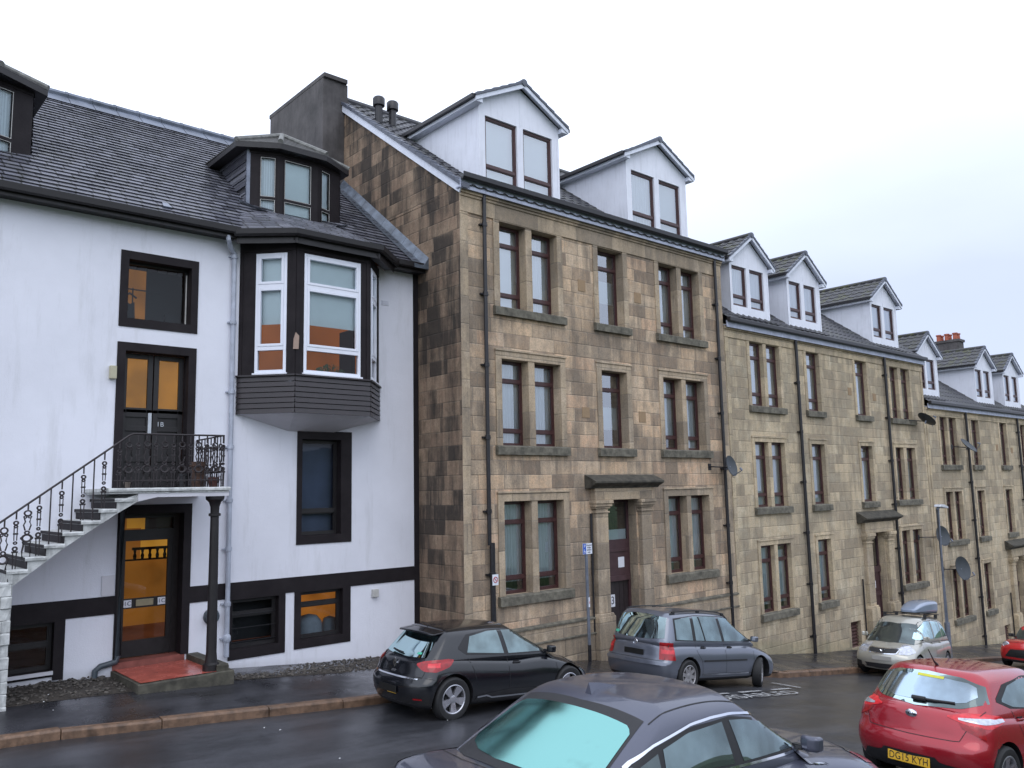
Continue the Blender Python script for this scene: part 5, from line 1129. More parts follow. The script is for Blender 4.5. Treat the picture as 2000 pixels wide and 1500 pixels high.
mb = MB(); y_ = ysn - .056; mb.torus((xs_ - .122, y_, zc - .075), .022, .005, n=14, m=4); mb.box(xs_ - .134, xs_ - .124, y_ - .002, y_, zc - .06, zc - .02); mb.box(xs_ - .124, xs_ - .104, y_ - .002, y_, zc - .055, zc - .046); mb.box(xs_ - .108, xs_ - .098, y_ - .002, y_, zc - .085, zc - .055); mb.lathe([(0, y_), (.008, y_), (.008, y_ + .002)], (xs_ - .129, 0, zc - .012), 10, 'y'); mb.build('wheelchair_symbol', M_SIGNW, sp_)
for i, tx in enumerate(('Disabled', 'badge', 'holders', 'only')): text_mesh('sign_text', tx, 0.048, M_INK, face_y(xs_ + .03, ysn - .0525, zc + .078 - i * .052), sp_)
mb = MB(); mb.lathe([(.0, 0), (.041, 0), (.041, .21), (0, .21)], (xs_, ysn, -2.66), 14); mb.build('white_sticker', M_SIGNW, sp_); text_mesh('sticker_mark', 'i', .09, M_INKR, face_y(xs_, ysn - .0435, -2.56), sp_)
nt_ = MB(); nt_.box(11.14, 11.30, YF - .19, YF - .185, -1.96, -1.74); s2 = nt_.build('no_dog_fouling_notice', M_SIGNW, None); tag(s2, 'small white notice with a red ring on the downpipe of the number 3 tenement', 'notice')
mb = MB(); mb.torus((11.22, YF - .194, -1.85), .055, .008, n=18, m=4); mb.tube([(11.18, YF - .194, -1.81), (11.26, YF - .194, -1.89)], .007, 5)
q = mb.build('red_ring', M_INKR, None); q.parent = s2
lp_ = thing('street_lamp', 'slender grey street lamp rising in front of the last tenement', 'street lamp', (28.9, 11.65, pave_z(28.9)))
mb = MB(); z0 = pave_z(28.9); mb.tube([(28.9, 11.65, z0), (28.9, 11.65, z0 + 1.1)], .085, 12); mb.tube([(28.9, 11.65, z0 + 1.1), (28.9, 11.65, -0.95), (28.93, 11.6, -0.83)], .052, 10); mb.build('post', M_GALV, lp_, smooth=True)
mb = MB(); mb.prism([(28.78, -.86), (29.42, -.93), (29.45, -.88), (29.2, -.80), (28.85, -.78)], 11.5, 11.72, 'y'); mb.build('lantern', plain('pale_lantern', (.5, .52, .56), .4), lp_, bevel=.02)
# ------------------------------------------------------------ cars
def paint(name, col, rough=0.32, metal=0.35, coat=0.9, dirt=0.12):
    s = NT(name); v, x, y, z = s.pos(True)
    n = s.noise(v, 3.0, 5, 0.65); c = s.mix(s.ramp(n, [(0.45, 0.0), (0.8, dirt)]), col, (0.12, 0.11, 0.10))
    lowd = s.ramp(z, [(0.15, 0.45), (0.5, 0.0)]); c = s.mix(s.math('MULTIPLY', lowd, n), c, (0.09, 0.08, 0.07))
    drop = s.noise(v, 70, 2, 0.5)
    s.P(col=c, rough=rough, metal=metal, coat=coat); s.b.inputs['Coat Roughness'].default_value = 0.05
    s.bump(s.ramp(drop, [(0.60, 0.0), (0.68, 1.0)]), 0.08, 0.002); return s.m
def carglass(name, tint, f, dark=(0.012, 0.016, 0.018), rough=0.02):
    s = NT(name); s.b.inputs['Base Color'].default_value = (*dark, 1); s.b.inputs['Roughness'].default_value = 0.3
    gl = s.n('ShaderNodeBsdfGlossy'); gl.inputs[0].default_value = (*tint, 1); gl.inputs['Roughness'].default_value = rough
    fz = s.n('ShaderNodeFresnel'); fz.inputs[0].default_value = 1.5
    v, x, y, z = s.pos(True); sm = s.ramp(s.noise(v, 2.2, 3, 0.5), [(0.35, 0.5), (0.65, 1.15)])
    k = s.math('MULTIPLY', s.math('ADD', fz.outputs[0], f), sm, clamp=True); mx = s.n('ShaderNodeMixShader'); s.set(mx.inputs[0], k)
    s.t.links.new(s.b.outputs[0], mx.inputs[1]); s.t.links.new(gl.outputs[0], mx.inputs[2]); s.t.links.new(mx.outputs[0], s.out.inputs[0]); return s.m
C_BLKP = plain('black_plastic_trim', (0.014, 0.014, 0.016), 0.55, var=0.2, obj=True)
C_TYRE = plain('tyre_rubber', (0.013, 0.013, 0.014), 0.7, var=0.3, nscale=20, bump=0.1, obj=True)
C_ALLOY = plain('silver_alloy', (0.48, 0.48, 0.52), 0.3, metal=0.8, var=0.12, nscale=12, obj=True)
C_ALLOYD = plain('dull_steel_trim', (0.38, 0.37, 0.38), 0.4, metal=0.6, var=0.15, obj=True)
C_CHR = plain('chrome', (0.75, 0.77, 0.82), 0.12, metal=1.0, var=0.03, obj=True)
C_TAIL = plain('red_lamp_lens', (0.30, 0.006, 0.010), 0.2, var=0.35, nscale=14, coat=.25, obj=True)
C_TAILB = plain('bright_red_lamp_lens', (0.62, 0.02, 0.03), 0.2, var=0.3, nscale=14, coat=.3, obj=True)
C_CLEAR = plain('clear_lamp_lens', (0.50, 0.52, 0.58), 0.10, metal=0.45, var=0.35, nscale=18, coat=1.0, obj=True)
C_PLATY = plain('yellow_plate', (0.72, 0.42, 0.03), 0.4, var=0.03, obj=True)
C_PLATB = plain('blanked_black_plate', (0.006, 0.006, 0.006), 0.5, var=0.1, obj=True)
C_PLATG = plain('blank_grey_plate', (0.32, 0.31, 0.29), 0.5, var=0.03, obj=True)
C_DGAP = plain('panel_gap', (0.006, 0.006, 0.007), 0.6, var=0.1, obj=True)
C_GL = carglass('car_side_glass', (0.62, 0.82, 0.84), 0.26)
C_GLD = carglass('car_dark_glass', (0.55, 0.7, 0.7), 0.10)
C_GREEN = plain('green_sticker', (0.08, 0.45, 0.30), 0.5, var=0.1, obj=True)
C_YELS = plain('yellow_sticker', (0.60, 0.58, 0.05), 0.5, var=0.1, obj=True)

def spl(x, pts):
    xs = [p[0] for p in pts]; ys = [p[1] for p in pts]; n = len(pts)
    if x <= xs[0]: return ys[0]
    if x >= xs[-1]: return ys[-1]
    i = max(k for k in range(n - 1) if xs[k] <= x); h_ = xs[i + 1] - xs[i]; t = (x - xs[i]) / h_
    def m(k):
        if k == 0: return (ys[1] - ys[0]) / (xs[1] - xs[0])
        if k == n - 1: return (ys[-1] - ys[-2]) / (xs[-1] - xs[-2])
        return (ys[k + 1] - ys[k - 1]) / (xs[k + 1] - xs[k - 1])
    m0, m1 = m(i) * h_, m(i + 1) * h_
    return (2 * t**3 - 3 * t**2 + 1) * ys[i] + (t**3 - 2 * t**2 + t) * m0 + (-2 * t**3 + 3 * t**2) * ys[i + 1] + (t**3 - t**2) * m1
def axis_pts(n, r, m=5):
    e = [-1 + r * k / m for k in range(m)]; mid = [-1 + r + (2 - 2 * r) * k / n for k in range(n + 1)]
    return e + mid + [-q for q in reversed(e)]
def rbox(nx, ny, nz, rx, ry, rz, f):
    A = [axis_pts(nx, rx), axis_pts(ny, ry), axis_pts(nz, rz)]; rr = (rx, ry, rz); idx = {}; vs = []; fs = []
    def vert(i, j, k):
        key = (i, j, k)
        if key not in idx:
            q = (A[0][i], A[1][j], A[2][k]); c = [max(-(1 - r), min(1 - r, a)) for a, r in zip(q, rr)]
            d = Vector([(a - b) / r for a, b, r in zip(q, c, rr)])
            if d.length > 1e-9: d.normalize()
            idx[key] = len(vs); vs.append(f(c[0] + d[0] * rr[0], c[1] + d[1] * rr[1], c[2] + d[2] * rr[2]))
        return idx[key]
    N = [len(a) - 1 for a in A]
    for k, flip in ((0, True), (N[2], False)):
        for i in range(N[0]):
            for j in range(N[1]):
                q = (vert(i, j, k), vert(i + 1, j, k), vert(i + 1, j + 1, k), vert(i, j + 1, k)); fs.append(q[::-1] if flip else q)
    for j, flip in ((0, False), (N[1], True)):
        for i in range(N[0]):
            for k in range(N[2]):
                q = (vert(i, j, k), vert(i + 1, j, k), vert(i + 1, j, k + 1), vert(i, j, k + 1)); fs.append(q[::-1] if flip else q)
    for i, flip in ((0, True), (N[0], False)):
        for j in range(N[1]):
            for k in range(N[2]):
                q = (vert(i, j, k), vert(i, j + 1, k), vert(i, j + 1, k + 1), vert(i, j, k + 1)); fs.append(q[::-1] if flip else q)
    return vs, fs
def resample(pts, n):
    d = [0]
    for a, b in zip(pts[:-1], pts[1:]): d.append(d[-1] + math.hypot(b[0] - a[0], b[1] - a[1]))
    if d[-1] < 1e-6: return [pts[0]] * (n + 1)
    out = []
    for i in range(n + 1):
        t = d[-1] * i / n; k = 0
        while k < len(d) - 2 and d[k + 1] < t: k += 1
        u = (t - d[k]) / max(1e-9, d[k + 1] - d[k]); out.append((pts[k][0] + (pts[k + 1][0] - pts[k][0]) * u, pts[k][1] + (pts[k + 1][1] - pts[k][1]) * u))
    return out
class Car:
    def __init__(s, name, label, P, group=None):
        s.P = P; s.root = thing(name, label, 'car', (0, 0, 0), group); L, Wd = P['L'], P['W']; hw = Wd / 2
        tail, nose, top = P['tail'], P['nose'], P['top']; z0 = 0.19
        pk, nk = P.get('tplan', 0.16), P.get('nplan', 0.28)
        def tub(sx, a, h_):
            hn = (h_ + 1) / 2; t = (sx + 1) / 2; x = L * t; zt = spl(x, top) - 0.05 * a * a; z = z0 + hn * (zt - z0)
            xa = spl(z, tail) + pk * abs(a) ** 3; xb = L + spl(z, nose) - nk * abs(a) ** 2.6; x = xa + (xb - xa) * t
            wp = 1 - 0.05 * (1 - t) ** 3 - 0.07 * t ** 4; ws = spl(hn, [(0, 0.93), (0.25, 0.985), (0.5, 1.0), (0.75, 0.985), (1.0, 0.93)])
            return (x, a * hw * wp * ws, z)
        vs, fs = rbox(40, 14, 12, 0.06, 0.16, 0.22, tub)
        bm = bmesh.new(); bv = [bm.verts.new(v) for v in vs]
        for f in fs: bm.faces.new([bv[i] for i in f])
        bmesh.ops.recalc_face_normals(bm, faces=bm.faces); me = bpy.data.meshes.new('tub'); bm.to_mesh(me); bm.free()
        ob = bpy.data.objects.new('tub', me); COL.objects.link(ob)
        cut = []; ra = P['r'] + P.get('archgap', 0.055); s.wheels = [(P['wx'][0], 1), (P['wx'][0], -1), (P['wx'][1], 1), (P['wx'][1], -1)]
        for wx, sd in s.wheels:
            mb = MB(); y0, y1 = sorted((sd * (hw - 0.30), sd * (hw + 0.2))); n = 40; vs2 = [(wx + ra * math.cos(6.28318 * k / n), y, P['r'] + ra * math.sin(6.28318 * k / n)) for y in (y0, y1) for k in range(n)]
            mb.add(vs2, [tuple(range(n)), tuple(range(2 * n - 1, n - 1, -1))] + [(k, k + n, (k + 1) % n + n, (k + 1) % n) for k in range(n)]); c = mb.build('cutter', C_BLKP); cut.append(c)
            md = ob.modifiers.new('b', 'BOOLEAN'); md.operation = 'DIFFERENCE'; md.object = c; md.solver = 'EXACT'
        bpy.context.view_layer.update(); dg = bpy.context.evaluated_depsgraph_get(); me2 = bpy.data.meshes.new_from_object(ob.evaluated_get(dg))
        for c in cut: bpy.data.objects.remove(c)
        bpy.data.objects.remove(ob); bm = bmesh.new(); bm.from_mesh(me2)
        for f in bm.faces:
            f.material_index = 0; c = f.calc_center_median(); f.smooth = True
            for wx, sd in s.wheels:
                if math.hypot(c.x - wx, c.z - P['r']) < ra + 0.004 and c.y * sd > hw - 0.34: f.material_index = 1
            if c.z < P.get('skirt', 0.27): f.material_index = 1
        g = P['gh']; zb = g['zb']
        def gh(sx, a, h_):
            hn = (h_ + 1) / 2; t = (sx + 1) / 2; xr = g['rb'] + (g['rt'] - g['rb']) * hn ** g.get('rp', 1.0) + g.get('rplan', .10) * abs(a) ** 2.5; xf = g['fb'] + (g['ft'] - g['fb']) * hn ** g.get('fp', 1.0) - .16 * abs(a) ** 2.5
            x = xr + (xf - xr) * t; zr_ = spl(x, g['roof']) - 0.035 * a * a; z = zb + hn * (zr_ - zb)
            w = g['wb'] + (g['wt'] - g['wb']) * hn ** 1.25; w *= 1 - 0.07 * abs(t - .45) ** 2 * 4 * (1 if t > .45 else .7)
            return (x, a * w, z)
        vs, fs = rbox(30, 14, 10, 0.12, 0.26, 0.36, gh); bv = [bm.verts.new(v) for v in vs]
        for f in fs:
            ff = bm.faces.new([bv[i] for i in f]); ff.smooth = True
        bm.normal_update(); me3 = bpy.data.meshes.new('body'); bm.to_mesh(me3); s.bvh = BVHTree.FromBMesh(bm); bm.free()
        me3.materials.append(P['paint']); me3.materials.append(C_BLKP)
        try: me3.set_sharp_from_angle(angle=R(42))
        except Exception: pass
        s.body = bpy.data.objects.new('body', me3); COL.objects.link(s.body); s.body.parent = s.root
        s.hw = hw
    def hit(s, ax, p, sd, off):
        if ax in 'cn':
            cx = .95 if ax == 'c' else s.P['L'] - .95; th = math.radians(p[0]) ; dv = Vector((math.cos(th) * (1 if ax == 'c' else -1), -sd * math.sin(th), 0)); o = Vector((cx, 0, p[1])) - dv * 3
            l_, n, i, dist = s.bvh.ray_cast(o, dv)
            if l_ is not None:
                if n.dot(dv) > 0: n = -n
                return l_ + n * off
            return Vector((cx, 0, p[1]))
        o, d = {'y': (Vector((p[0], sd * 3, p[1])), Vector((0, -sd, 0))), 'x': (Vector(((-3 if sd < 0 else s.P['L'] + 3), p[0], p[1])), Vector((-sd, 0, 0))), 'z': (Vector((p[0], p[1], 4)), Vector((0, 0, -1)))}[ax]
        l_, n, i, dist = s.bvh.ray_cast(o, d)
        if l_ is None:
            l_, n, i, dist = s.bvh.find_nearest(Vector((p[0], sd * s.hw, p[1])) if ax == 'y' else (Vector((0 if sd < 0 else s.P['L'], p[0], p[1])) if ax == 'x' else Vector((p[0], p[1], 1))))
        if n.dot(d) > 0: n = -n
        return l_ + n * off
    def patch(s, name, mat, ax, sd, lower, upper, off=0.006, n=16, m=8, parent=None, mirror=False):
        if mirror:
            f = (lambda L_: [(-a, b) for a, b in L_]) if ax == 'x' else (lambda L_: [(a, -b) for a, b in L_])
            s.patch(name, mat, ax, sd, lower, upper, off, n, m, parent); return s.patch(name, mat, ax, sd, f(lower), f(upper), off, n, m, parent)
        mb = MB(); lo, hi = resample(lower, n), resample(upper, n)
        for sg in ((1, -1) if mirror else (1,)):
            vs = []; fs = []
            for a, b in zip(lo, hi):
                for k in range(m + 1):
                    t = k / m; p = (a[0] + (b[0] - a[0]) * t, a[1] + (b[1] - a[1]) * t); side = sd * sg if ax == 'y' else sd
                    if ax == 'x': p = (p[0] * sg, p[1])
                    if ax == 'z': p = (p[0], p[1] * sg)
                    vs.append(tuple(s.hit(ax, p, side, off)))
            for i in range(n):
                for k in range(m): fs.append((i * (m + 1) + k, (i + 1) * (m + 1) + k, (i + 1) * (m + 1) + k + 1, i * (m + 1) + k + 1))
            mb.add(vs, fs)
        o = mb.build(name, mat, None, smooth=True, fix=False); o.parent = parent or s.root; return o
    def both(s, name, mat, lower, upper, **k):
        return [s.patch(name, mat, 'y', sd, lower, upper, **k) for sd in (1, -1)]
    def corner(s, name, mat, lower, upper, ax='c', **k):
        return [s.patch(name, mat, ax, sd, lower, upper, **k) for sd in (1, -1)]
    def strip(s, ax, sd, pts, w, off=0.004):
        """thin ribbon along pts; returns MB data appended to s.gap"""
        n = max(4, int(sum(math.hypot(b[0] - a[0], b[1] - a[1]) for a, b in zip(pts[:-1], pts[1:])) / 0.06)); P_ = resample(pts, n); vs = []; fs = []
        for i, p in enumerate(P_):
            q0, q1 = P_[max(0, i - 1)], P_[min(n, i + 1)]; dx, dy = q1[0] - q0[0], q1[1] - q0[1]; l_ = math.hypot(dx, dy) or 1; nx, ny = -dy / l_ * w / 2, dx / l_ * w / 2
            vs += [tuple(s.hit(ax, (p[0] + nx, p[1] + ny), sd, off)), tuple(s.hit(ax, (p[0] - nx, p[1] - ny), sd, off))]
        for i in range(n): fs.append((2 * i, 2 * i + 2, 2 * i + 3, 2 * i + 1))
        return vs, fs
    def lines(s, name, mat, items, w=0.008, off=0.003):
        if True:
            for it in items:
                mb = MB(); mb.add(*s.strip(it[0], it[1], it[2], it[3] if len(it) > 3 else w, off)); o = mb.build(name, mat, None, fix=False, smooth=True); o.parent = s.root
            return o
    def add(s, mb, name, mat, parent=None, smooth=False, bevel=0):
        o = mb.build(name, mat, None, smooth=smooth, bevel=bevel); o.parent = parent or s.root; return o
    def make_wheels(s, spokes, mat, steer=0, wide=0.5, style='taper'):
        P = s.P; r, w, rr = P['r'], 0.10, P['r'] * P.get('rimf', 0.66)
        for wx, sd in s.wheels:
            yc = sd * (s.hw - 0.125); M_ = Matrix.Translation((wx, yc, r)) @ Matrix.Rotation(R(steer) if wx > 2 else 0, 4, 'Z') @ Matrix.Rotation(random.uniform(0, 1), 4, 'Y')
            T = lambda p, M_=M_: tuple(M_ @ Vector(p)); y1 = sd * w
            mb = MB(T); mb.lathe([(rr, -y1), (r - .03, -y1), (r - .006, -y1 * .8), (r, -y1 * .5), (r, y1 * .5), (r - .006, y1 * .8), (r - .03, y1 * 1.02), (rr + .03, y1 * 1.04), (rr + .004, y1 * .95), (rr, y1 * .8), (rr, -y1)], n=36, axis='y')
            t = s.add(mb, 'wheel', C_TYRE, smooth=True)
            mb = MB(T); mb.lathe([(rr + .006, y1 * .96), (rr - .006, y1 * 1.0), (rr - .018, y1 * .9), (rr - .02, -y1 * .5)], n=36, axis='y')
            for i in range(spokes):
                a = 2 * math.pi * i / spokes; ca, sa = math.cos(a), math.sin(a)
                w0, w1 = (0.030, 0.055) if style == 'taper' else (0.045, 0.028)
                w1 *= wide * 2; pr = [(0.03, -w0), (rr - .012, -w1), (rr - .012, w1), (0.03, w0)]
                q = [(x * ca - z * sa, x * sa + z * ca) for x, z in pr]; vs = [(x, y1 * (.72 if k in (0, 3) else .90), z) for k, (x, z) in enumerate(q)] + [(x, y1 * .45, z) for x, z in q]
                mb.add(vs, [(0, 1, 2, 3), (0, 4, 5, 1), (3, 2, 6, 7), (1, 5, 6, 2)])
            mb.lathe([(0.0, y1 * .84), (0.03, y1 * .84), (0.06, y1 * .76), (0.065, y1 * .4)], n=16, axis='y'); s.add(mb, 'rim', mat, t, smooth=True, bevel=0)
            mb = MB(T); mb.lathe([(0.0, y1 * .15), (rr - .02, y1 * .15), (rr - .02, y1 * .1)], n=24, axis='y'); mb.lathe([(0.0, y1 * .35), (rr * .6, y1 * .35), (rr * .62, y1 * .2)], n=20, axis='y'); s.add(mb, 'brake_disc', C_BLKP, t)
    def mirror(s, x, z, mat, y=None):
        for sd in (1, -1):
            y0 = s.hit('y', (x, z - .05), sd, 0).y; mb = MB()
            def f(a, b, c): return (x + .02 + a * .05 + .03 * abs(b), y0 + sd * .12 + b * .085, z + .0 + c * .06)
            vs, fs = rbox(4, 4, 4, .5, .4, .5, f); mb.add(vs, fs); o = s.add(mb, 'wing_mirror', mat, smooth=True)
            mb = MB(); mb.box(x - .01, x + .05, min(y0 - .03 * sd, y0 + .06 * sd), max(y0 - .03 * sd, y0 + .06 * sd), z - .06, z - .02); s.add(mb, 'mirror_arm', C_BLKP, o)
    def handles(s, pts, mat):
        for x, z in pts:
            for sd in (1, -1):
                p = s.hit('y', (x, z), sd, 0); mb = MB(); y0, y1 = sorted((p.y - .0 * sd, p.y + .03 * sd)); mb.box(x - .08, x + .08, y0, y1, z - .012, z + .014); s.add(mb, 'door_handle', mat, bevel=.008)
                mb = MB(); y0, y1 = sorted((p.y - .01 * sd, p.y + .003 * sd)); mb.box(x - .06, x + .06, y0, y1, z - .035, z + .03); s.add(mb, 'handle_recess', C_DGAP)
    def plate(s, sd, z, mat, tx=None, y=0, w=.52, hgt=.11):
        p = s.hit('x', (y, z), sd, 0); x = p.x + sd * .012; x0, x1 = sorted((x, x + sd * .008)); mb = MB(); mb.box(x0, x1, y - w / 2, y + w / 2, z - hgt / 2, z + hgt / 2); o = s.add(mb, 'number_plate', mat, bevel=.004)
        if tx:
            xs = x + sd * .0095; M_ = Matrix(((0, 0, sd, xs), (-1 if sd < 0 else 1, 0, 0, y), (0, 1, 0, z - .002), (0, 0, 0, 1)))
            t = text_mesh('plate_characters', tx, .115, C_BLKP, M_, None, depth=.0008, squash=.86); t.parent = o
        return o
    def badge_text(s, sd, y, z, tx, size, mat):
        p = s.hit('x', (y, z), sd, .006); M_ = Matrix(((0, 0, sd, p.x), (-1 if sd < 0 else 1, 0, 0, y), (0, 1, 0, z), (0, 0, 0, 1)))
        t = text_mesh('badge_lettering', tx, size, mat, M_, None, depth=.002); t.parent = s.root; return t
    def place(s, x, y, yaw, z=None, slope=None, sc=0.93):
        zf = z if z is not None else road_z(x); s.root.location = (x, y, zf); s.root.scale = (sc, sc, sc); yw = R(yaw); c = math.cos(yw); L = s.P['L']
        if slope is None: slope = (road_z(x + c * L) - road_z(x)) / L
        s.root.rotation_euler = (0, -math.atan(slope), yw)

# --- black hatchback
P = dict(L=4.06, W=1.75, r=.34, wx=(.72, 3.31), paint=paint('black_car_paint', (0.004, 0.005, 0.008), .2, .0, coat=.45, dirt=.03), top=[(0, .96), (.4, 1.0), (1.2, .97), (2.2, .92), (3.0, .93), (3.4, .88), (3.8, .77), (4.06, .62)],
         tail=[(.19, .10), (.40, .01), (.60, .0), (.66, .06), (.85, .12), (1.0, .20)], nose=[(.19, -.08), (.45, 0), (.62, -.05), (.75, -.18), (.9, -.3)], tplan=.22,
         gh=dict(zb=.84, rb=.17, rt=.60, rp=1.2, fb=3.25, ft=2.15, wb=.80, wt=.60, roof=[(.3, 1.33), (.7, 1.40), (1.3, 1.44), (1.9, 1.445), (2.4, 1.40)]))
c = Car('parked_car', 'black five-door hatchback parked tail to the camera outside the white house', P, 'parked cars'); 
c.make_wheels(5, C_ALLOY, wide=.62)
c.both('window_surround', C_BLKP, [(.86, 1.09), (1.0, 1.0), (2.0, .955), (3.0, .95), (3.12, .97)], [(.86, 1.12), (1.05, 1.31), (1.6, 1.375), (2.2, 1.355), (3.12, 1.0)], off=.003, n=26)
c.both('side_window', C_GL, [(1.02, 1.035), (1.80, .985)], [(1.12, 1.28), (1.50, 1.345), (1.73, 1.35)]); c.both('side_window', C_GL, [(1.90, .98), (2.66, .97)], [(1.83, 1.35), (2.15, 1.34), (2.62, 1.19), (2.66, 1.17)]); c.both('quarter_light', C_GL, [(2.72, .97), (3.0, .97)], [(2.72, 1.14), (3.0, 1.0)], n=6)
rg = c.patch('rear_window', C_GL, 'x', -1, [(-.58, .97), (-.3, .95), (.3, .95), (.58, .97)], [(-.50, 1.28), (-.2, 1.31), (.2, 1.31), (.50, 1.28)], n=18)
c.patch('windscreen', C_GLD, 'z', 1, [(3.10, -.62), (3.22, 0), (3.10, .62)], [(2.30, -.50), (2.38, 0), (2.30, .50)], n=14)
mb = MB(lambda q: q)
def spo(a, b, d_):
    return (.50 + a * .13 + .10 * b * b, b * .52, 1.335 + .04 * (a + 1) / 2 - .03 * b * b + d_ * .018)
vs, fs = rbox(6, 10, 2, .3, .15, .5, spo); mb.add(vs, fs); c.add(mb, 'roof_spoiler', P['paint'], smooth=True)
for sd in (1, -1):
    pass
c.corner('tail_light', C_TAIL, [(34, .86), (42, .78), (54, .77), (68, .84), (74, .92)], [(34, .885), (42, .925), (54, .95), (68, .96), (74, .945)], n=18)
c.corner('lamp_bright_segment', C_TAILB, [(46, .83), (58, .84)], [(46, .89), (58, .90)], off=.009, n=4, m=3)  # brighter red patch laid over each lens
c.plate(-1, .46, C_PLATB); mb = MB(); p = c.hit('x', (0, .40), -1, .013); mb.box(p.x - .003, p.x, -.24, .02, .392, .400); c.add(mb, 'plate_yellow_edge', C_PLATY)
c.lines('chrome_strip', C_CHR, [('x', -1, [(-.62, .655), (0, .655), (.62, .655)], .02)], off=.008)
mb = MB(); p = c.hit('x', (0, .84), -1, .01)
for k in (0,): 
    o_ = [(0, .085), (.05, 0), (0, -.085), (-.05, 0)]; i_ = [(0, .045), (.022, 0), (0, -.045), (-.022, 0)]
    vs = [(p.x - .012, a, .84 + b) for a, b in o_] + [(p.x - .012, a, .84 + b) for a, b in i_] + [(p.x + .01, a, .84 + b) for a, b in o_]
    mb.add(vs, [(0, 1, 5, 4), (1, 2, 6, 5), (2, 3, 7, 6), (3, 0, 4, 7), (0, 8, 9, 1), (1, 9, 10, 2), (2, 10, 11, 3), (3, 11, 8, 0)])
c.add(mb, 'diamond_badge', C_CHR); c.badge_text(-1, 0, .725, 'CLIO', .055, C_CHR)
c.lines('panel_gap', C_DGAP, [('y', s_, q) for s_ in (1, -1) for q in ([(1.03, .95), (1.12, .75), (1.16, .62)], [(1.86, .97), (1.88, .5), (1.85, .33)], [(2.98, .95), (3.0, .6), (2.9, .4)], [(1.15, .34), (2.85, .32)], [(.1, .70), (.35, .66)])] + [('x', -1, [(-.70, .97), (-.68, .68), (0, .665), (.68, .68), (.70, .97)])])
c.both('side_moulding', C_BLKP, [(1.15, .28), (2.9, .28)], [(1.2, .36), (1.9, .42), (2.85, .38)], off=.006, n=16, m=3); c.lines('chrome_side_strip', C_CHR, [('y', s_, [(1.2, .335), (1.4, .35), (1.5, .31), (2.8, .30)], .025) for s_ in (1, -1)], off=.012)
c.handles([(2.05, .83)], C_BLKP); c.mirror(2.86, 1.0, P['paint'])
c.both('headlight', C_CLEAR, [(3.45, .74), (3.75, .66), (3.93, .60)], [(3.45, .78), (3.75, .76), (3.93, .72)], n=10)
c.lines('reflector', C_TAIL, [('x', -1, [(-.72, .36), (-.58, .355)], .025), ('x', -1, [(.58, .355), (.72, .36)], .025)], off=.006)
mb = MB(); p = c.hit('x', (0, 1.0), -1, .02); mb.tube([tuple(c.hit('x', (-.02, .975), -1, .03)), tuple(c.hit('x', (.15, .985), -1, .025)), tuple(c.hit('x', (.34, 1.0), -1, .02))], .014, 6); c.add(mb, 'rear_wiper', C_BLKP)
MBa = MB(); MBa.tube([(.75, 0, 1.40), (.60, 0, 1.47)], .006, 5); c.add(MBa, 'aerial', C_BLKP)
c.patch('green_sticker', C_GREEN, 'x', -1, [(-.44, 1.0), (-.34, 1.0)], [(-.44, 1.03), (-.34, 1.03)], off=.009, n=2, m=2)
c.place(7.12, 11.14, -1.0)

# --- grey people carrier
P = dict(L=4.40, W=1.80, r=.325, wx=(.83, 3.50), paint=paint('grey_blue_car_paint', (0.15, 0.165, 0.205), .28, .55), top=[(0, .96), (.5, .99), (2, .97), (3.2, .97), (3.7, .92), (4.15, .80), (4.4, .66)],
         tail=[(.19, .10), (.40, .02), (.58, .0), (.64, .05), (1.0, .10)], nose=[(.19, -.06), (.45, 0), (.65, -.04), (.8, -.16), (.95, -.3)], tplan=.14,
         gh=dict(zb=.86, rb=.07, rt=.30, rp=1.3, rplan=.08, fb=3.75, ft=2.45, wb=.84, wt=.66, roof=[(.1, 1.56), (.5, 1.60), (1.5, 1.64), (2.3, 1.62), (2.8, 1.55)]))
c = Car('parked_car', 'blue-grey people carrier with roof rails parked ahead of the black hatchback, front wheel turned', P, 'parked cars'); c.make_wheels(8, C_ALLOYD, steer=27, style='slim')
c.both('window_surround', C_BLKP, [(.42, 1.02), (3.3, .99), (3.45, 1.0)], [(.46, 1.46), (1.2, 1.535), (2.2, 1.52), (2.75, 1.41), (3.45, 1.03)], off=.003, n=26)
c.both('side_window', C_GL, [(.47, 1.045), (1.0, 1.03)], [(.50, 1.43), (1.0, 1.50)]); c.both('side_window', C_GL, [(1.10, 1.03), (2.02, 1.01)], [(1.10, 1.505), (1.55, 1.515), (1.94, 1.51)]); c.both('side_window', C_GL, [(2.12, 1.01), (3.0, 1.0)], [(2.04, 1.505), (2.4, 1.475), (3.0, 1.21)]); c.both('quarter_light', C_GL, [(3.06, 1.0), (3.36, 1.0)], [(3.06, 1.18), (3.36, 1.03)], n=6)
c.lines('window_divider', C_BLKP, [('y', s_, [(1.42, 1.02), (1.30, 1.5)], .03) for s_ in (1, -1)], off=.012)
c.patch('rear_window', C_GL, 'x', -1, [(-.68, 1.06), (-.3, 1.02), (.3, 1.02), (.68, 1.06)], [(-.60, 1.46), (-.2, 1.51), (.2, 1.51), (.60, 1.46)], n=18)
c.patch('windscreen', C_GLD, 'z', 1, [(3.5, -.66), (3.66, 0), (3.5, .66)], [(2.62, -.54), (2.72, 0), (2.62, .54)], n=14)
c.corner('tail_light', C_TAIL, [(37, .64), (56, .64)], [(37, .98), (53, .98)], n=8, m=10)
c.corner('lamp_bright_segment', C_TAILB, [(39, .76), (54, .76)], [(39, .84), (54, .84)], off=.009, n=5, m=3)  # brighter red band across each lens
c.plate(-1, .74, C_PLATB)
mb = MB(); p = c.hit('x', (0, .93), -1, .01); mb.torus((p.x - .004, 0, .925), .052, .008, 'x', 20, 5)
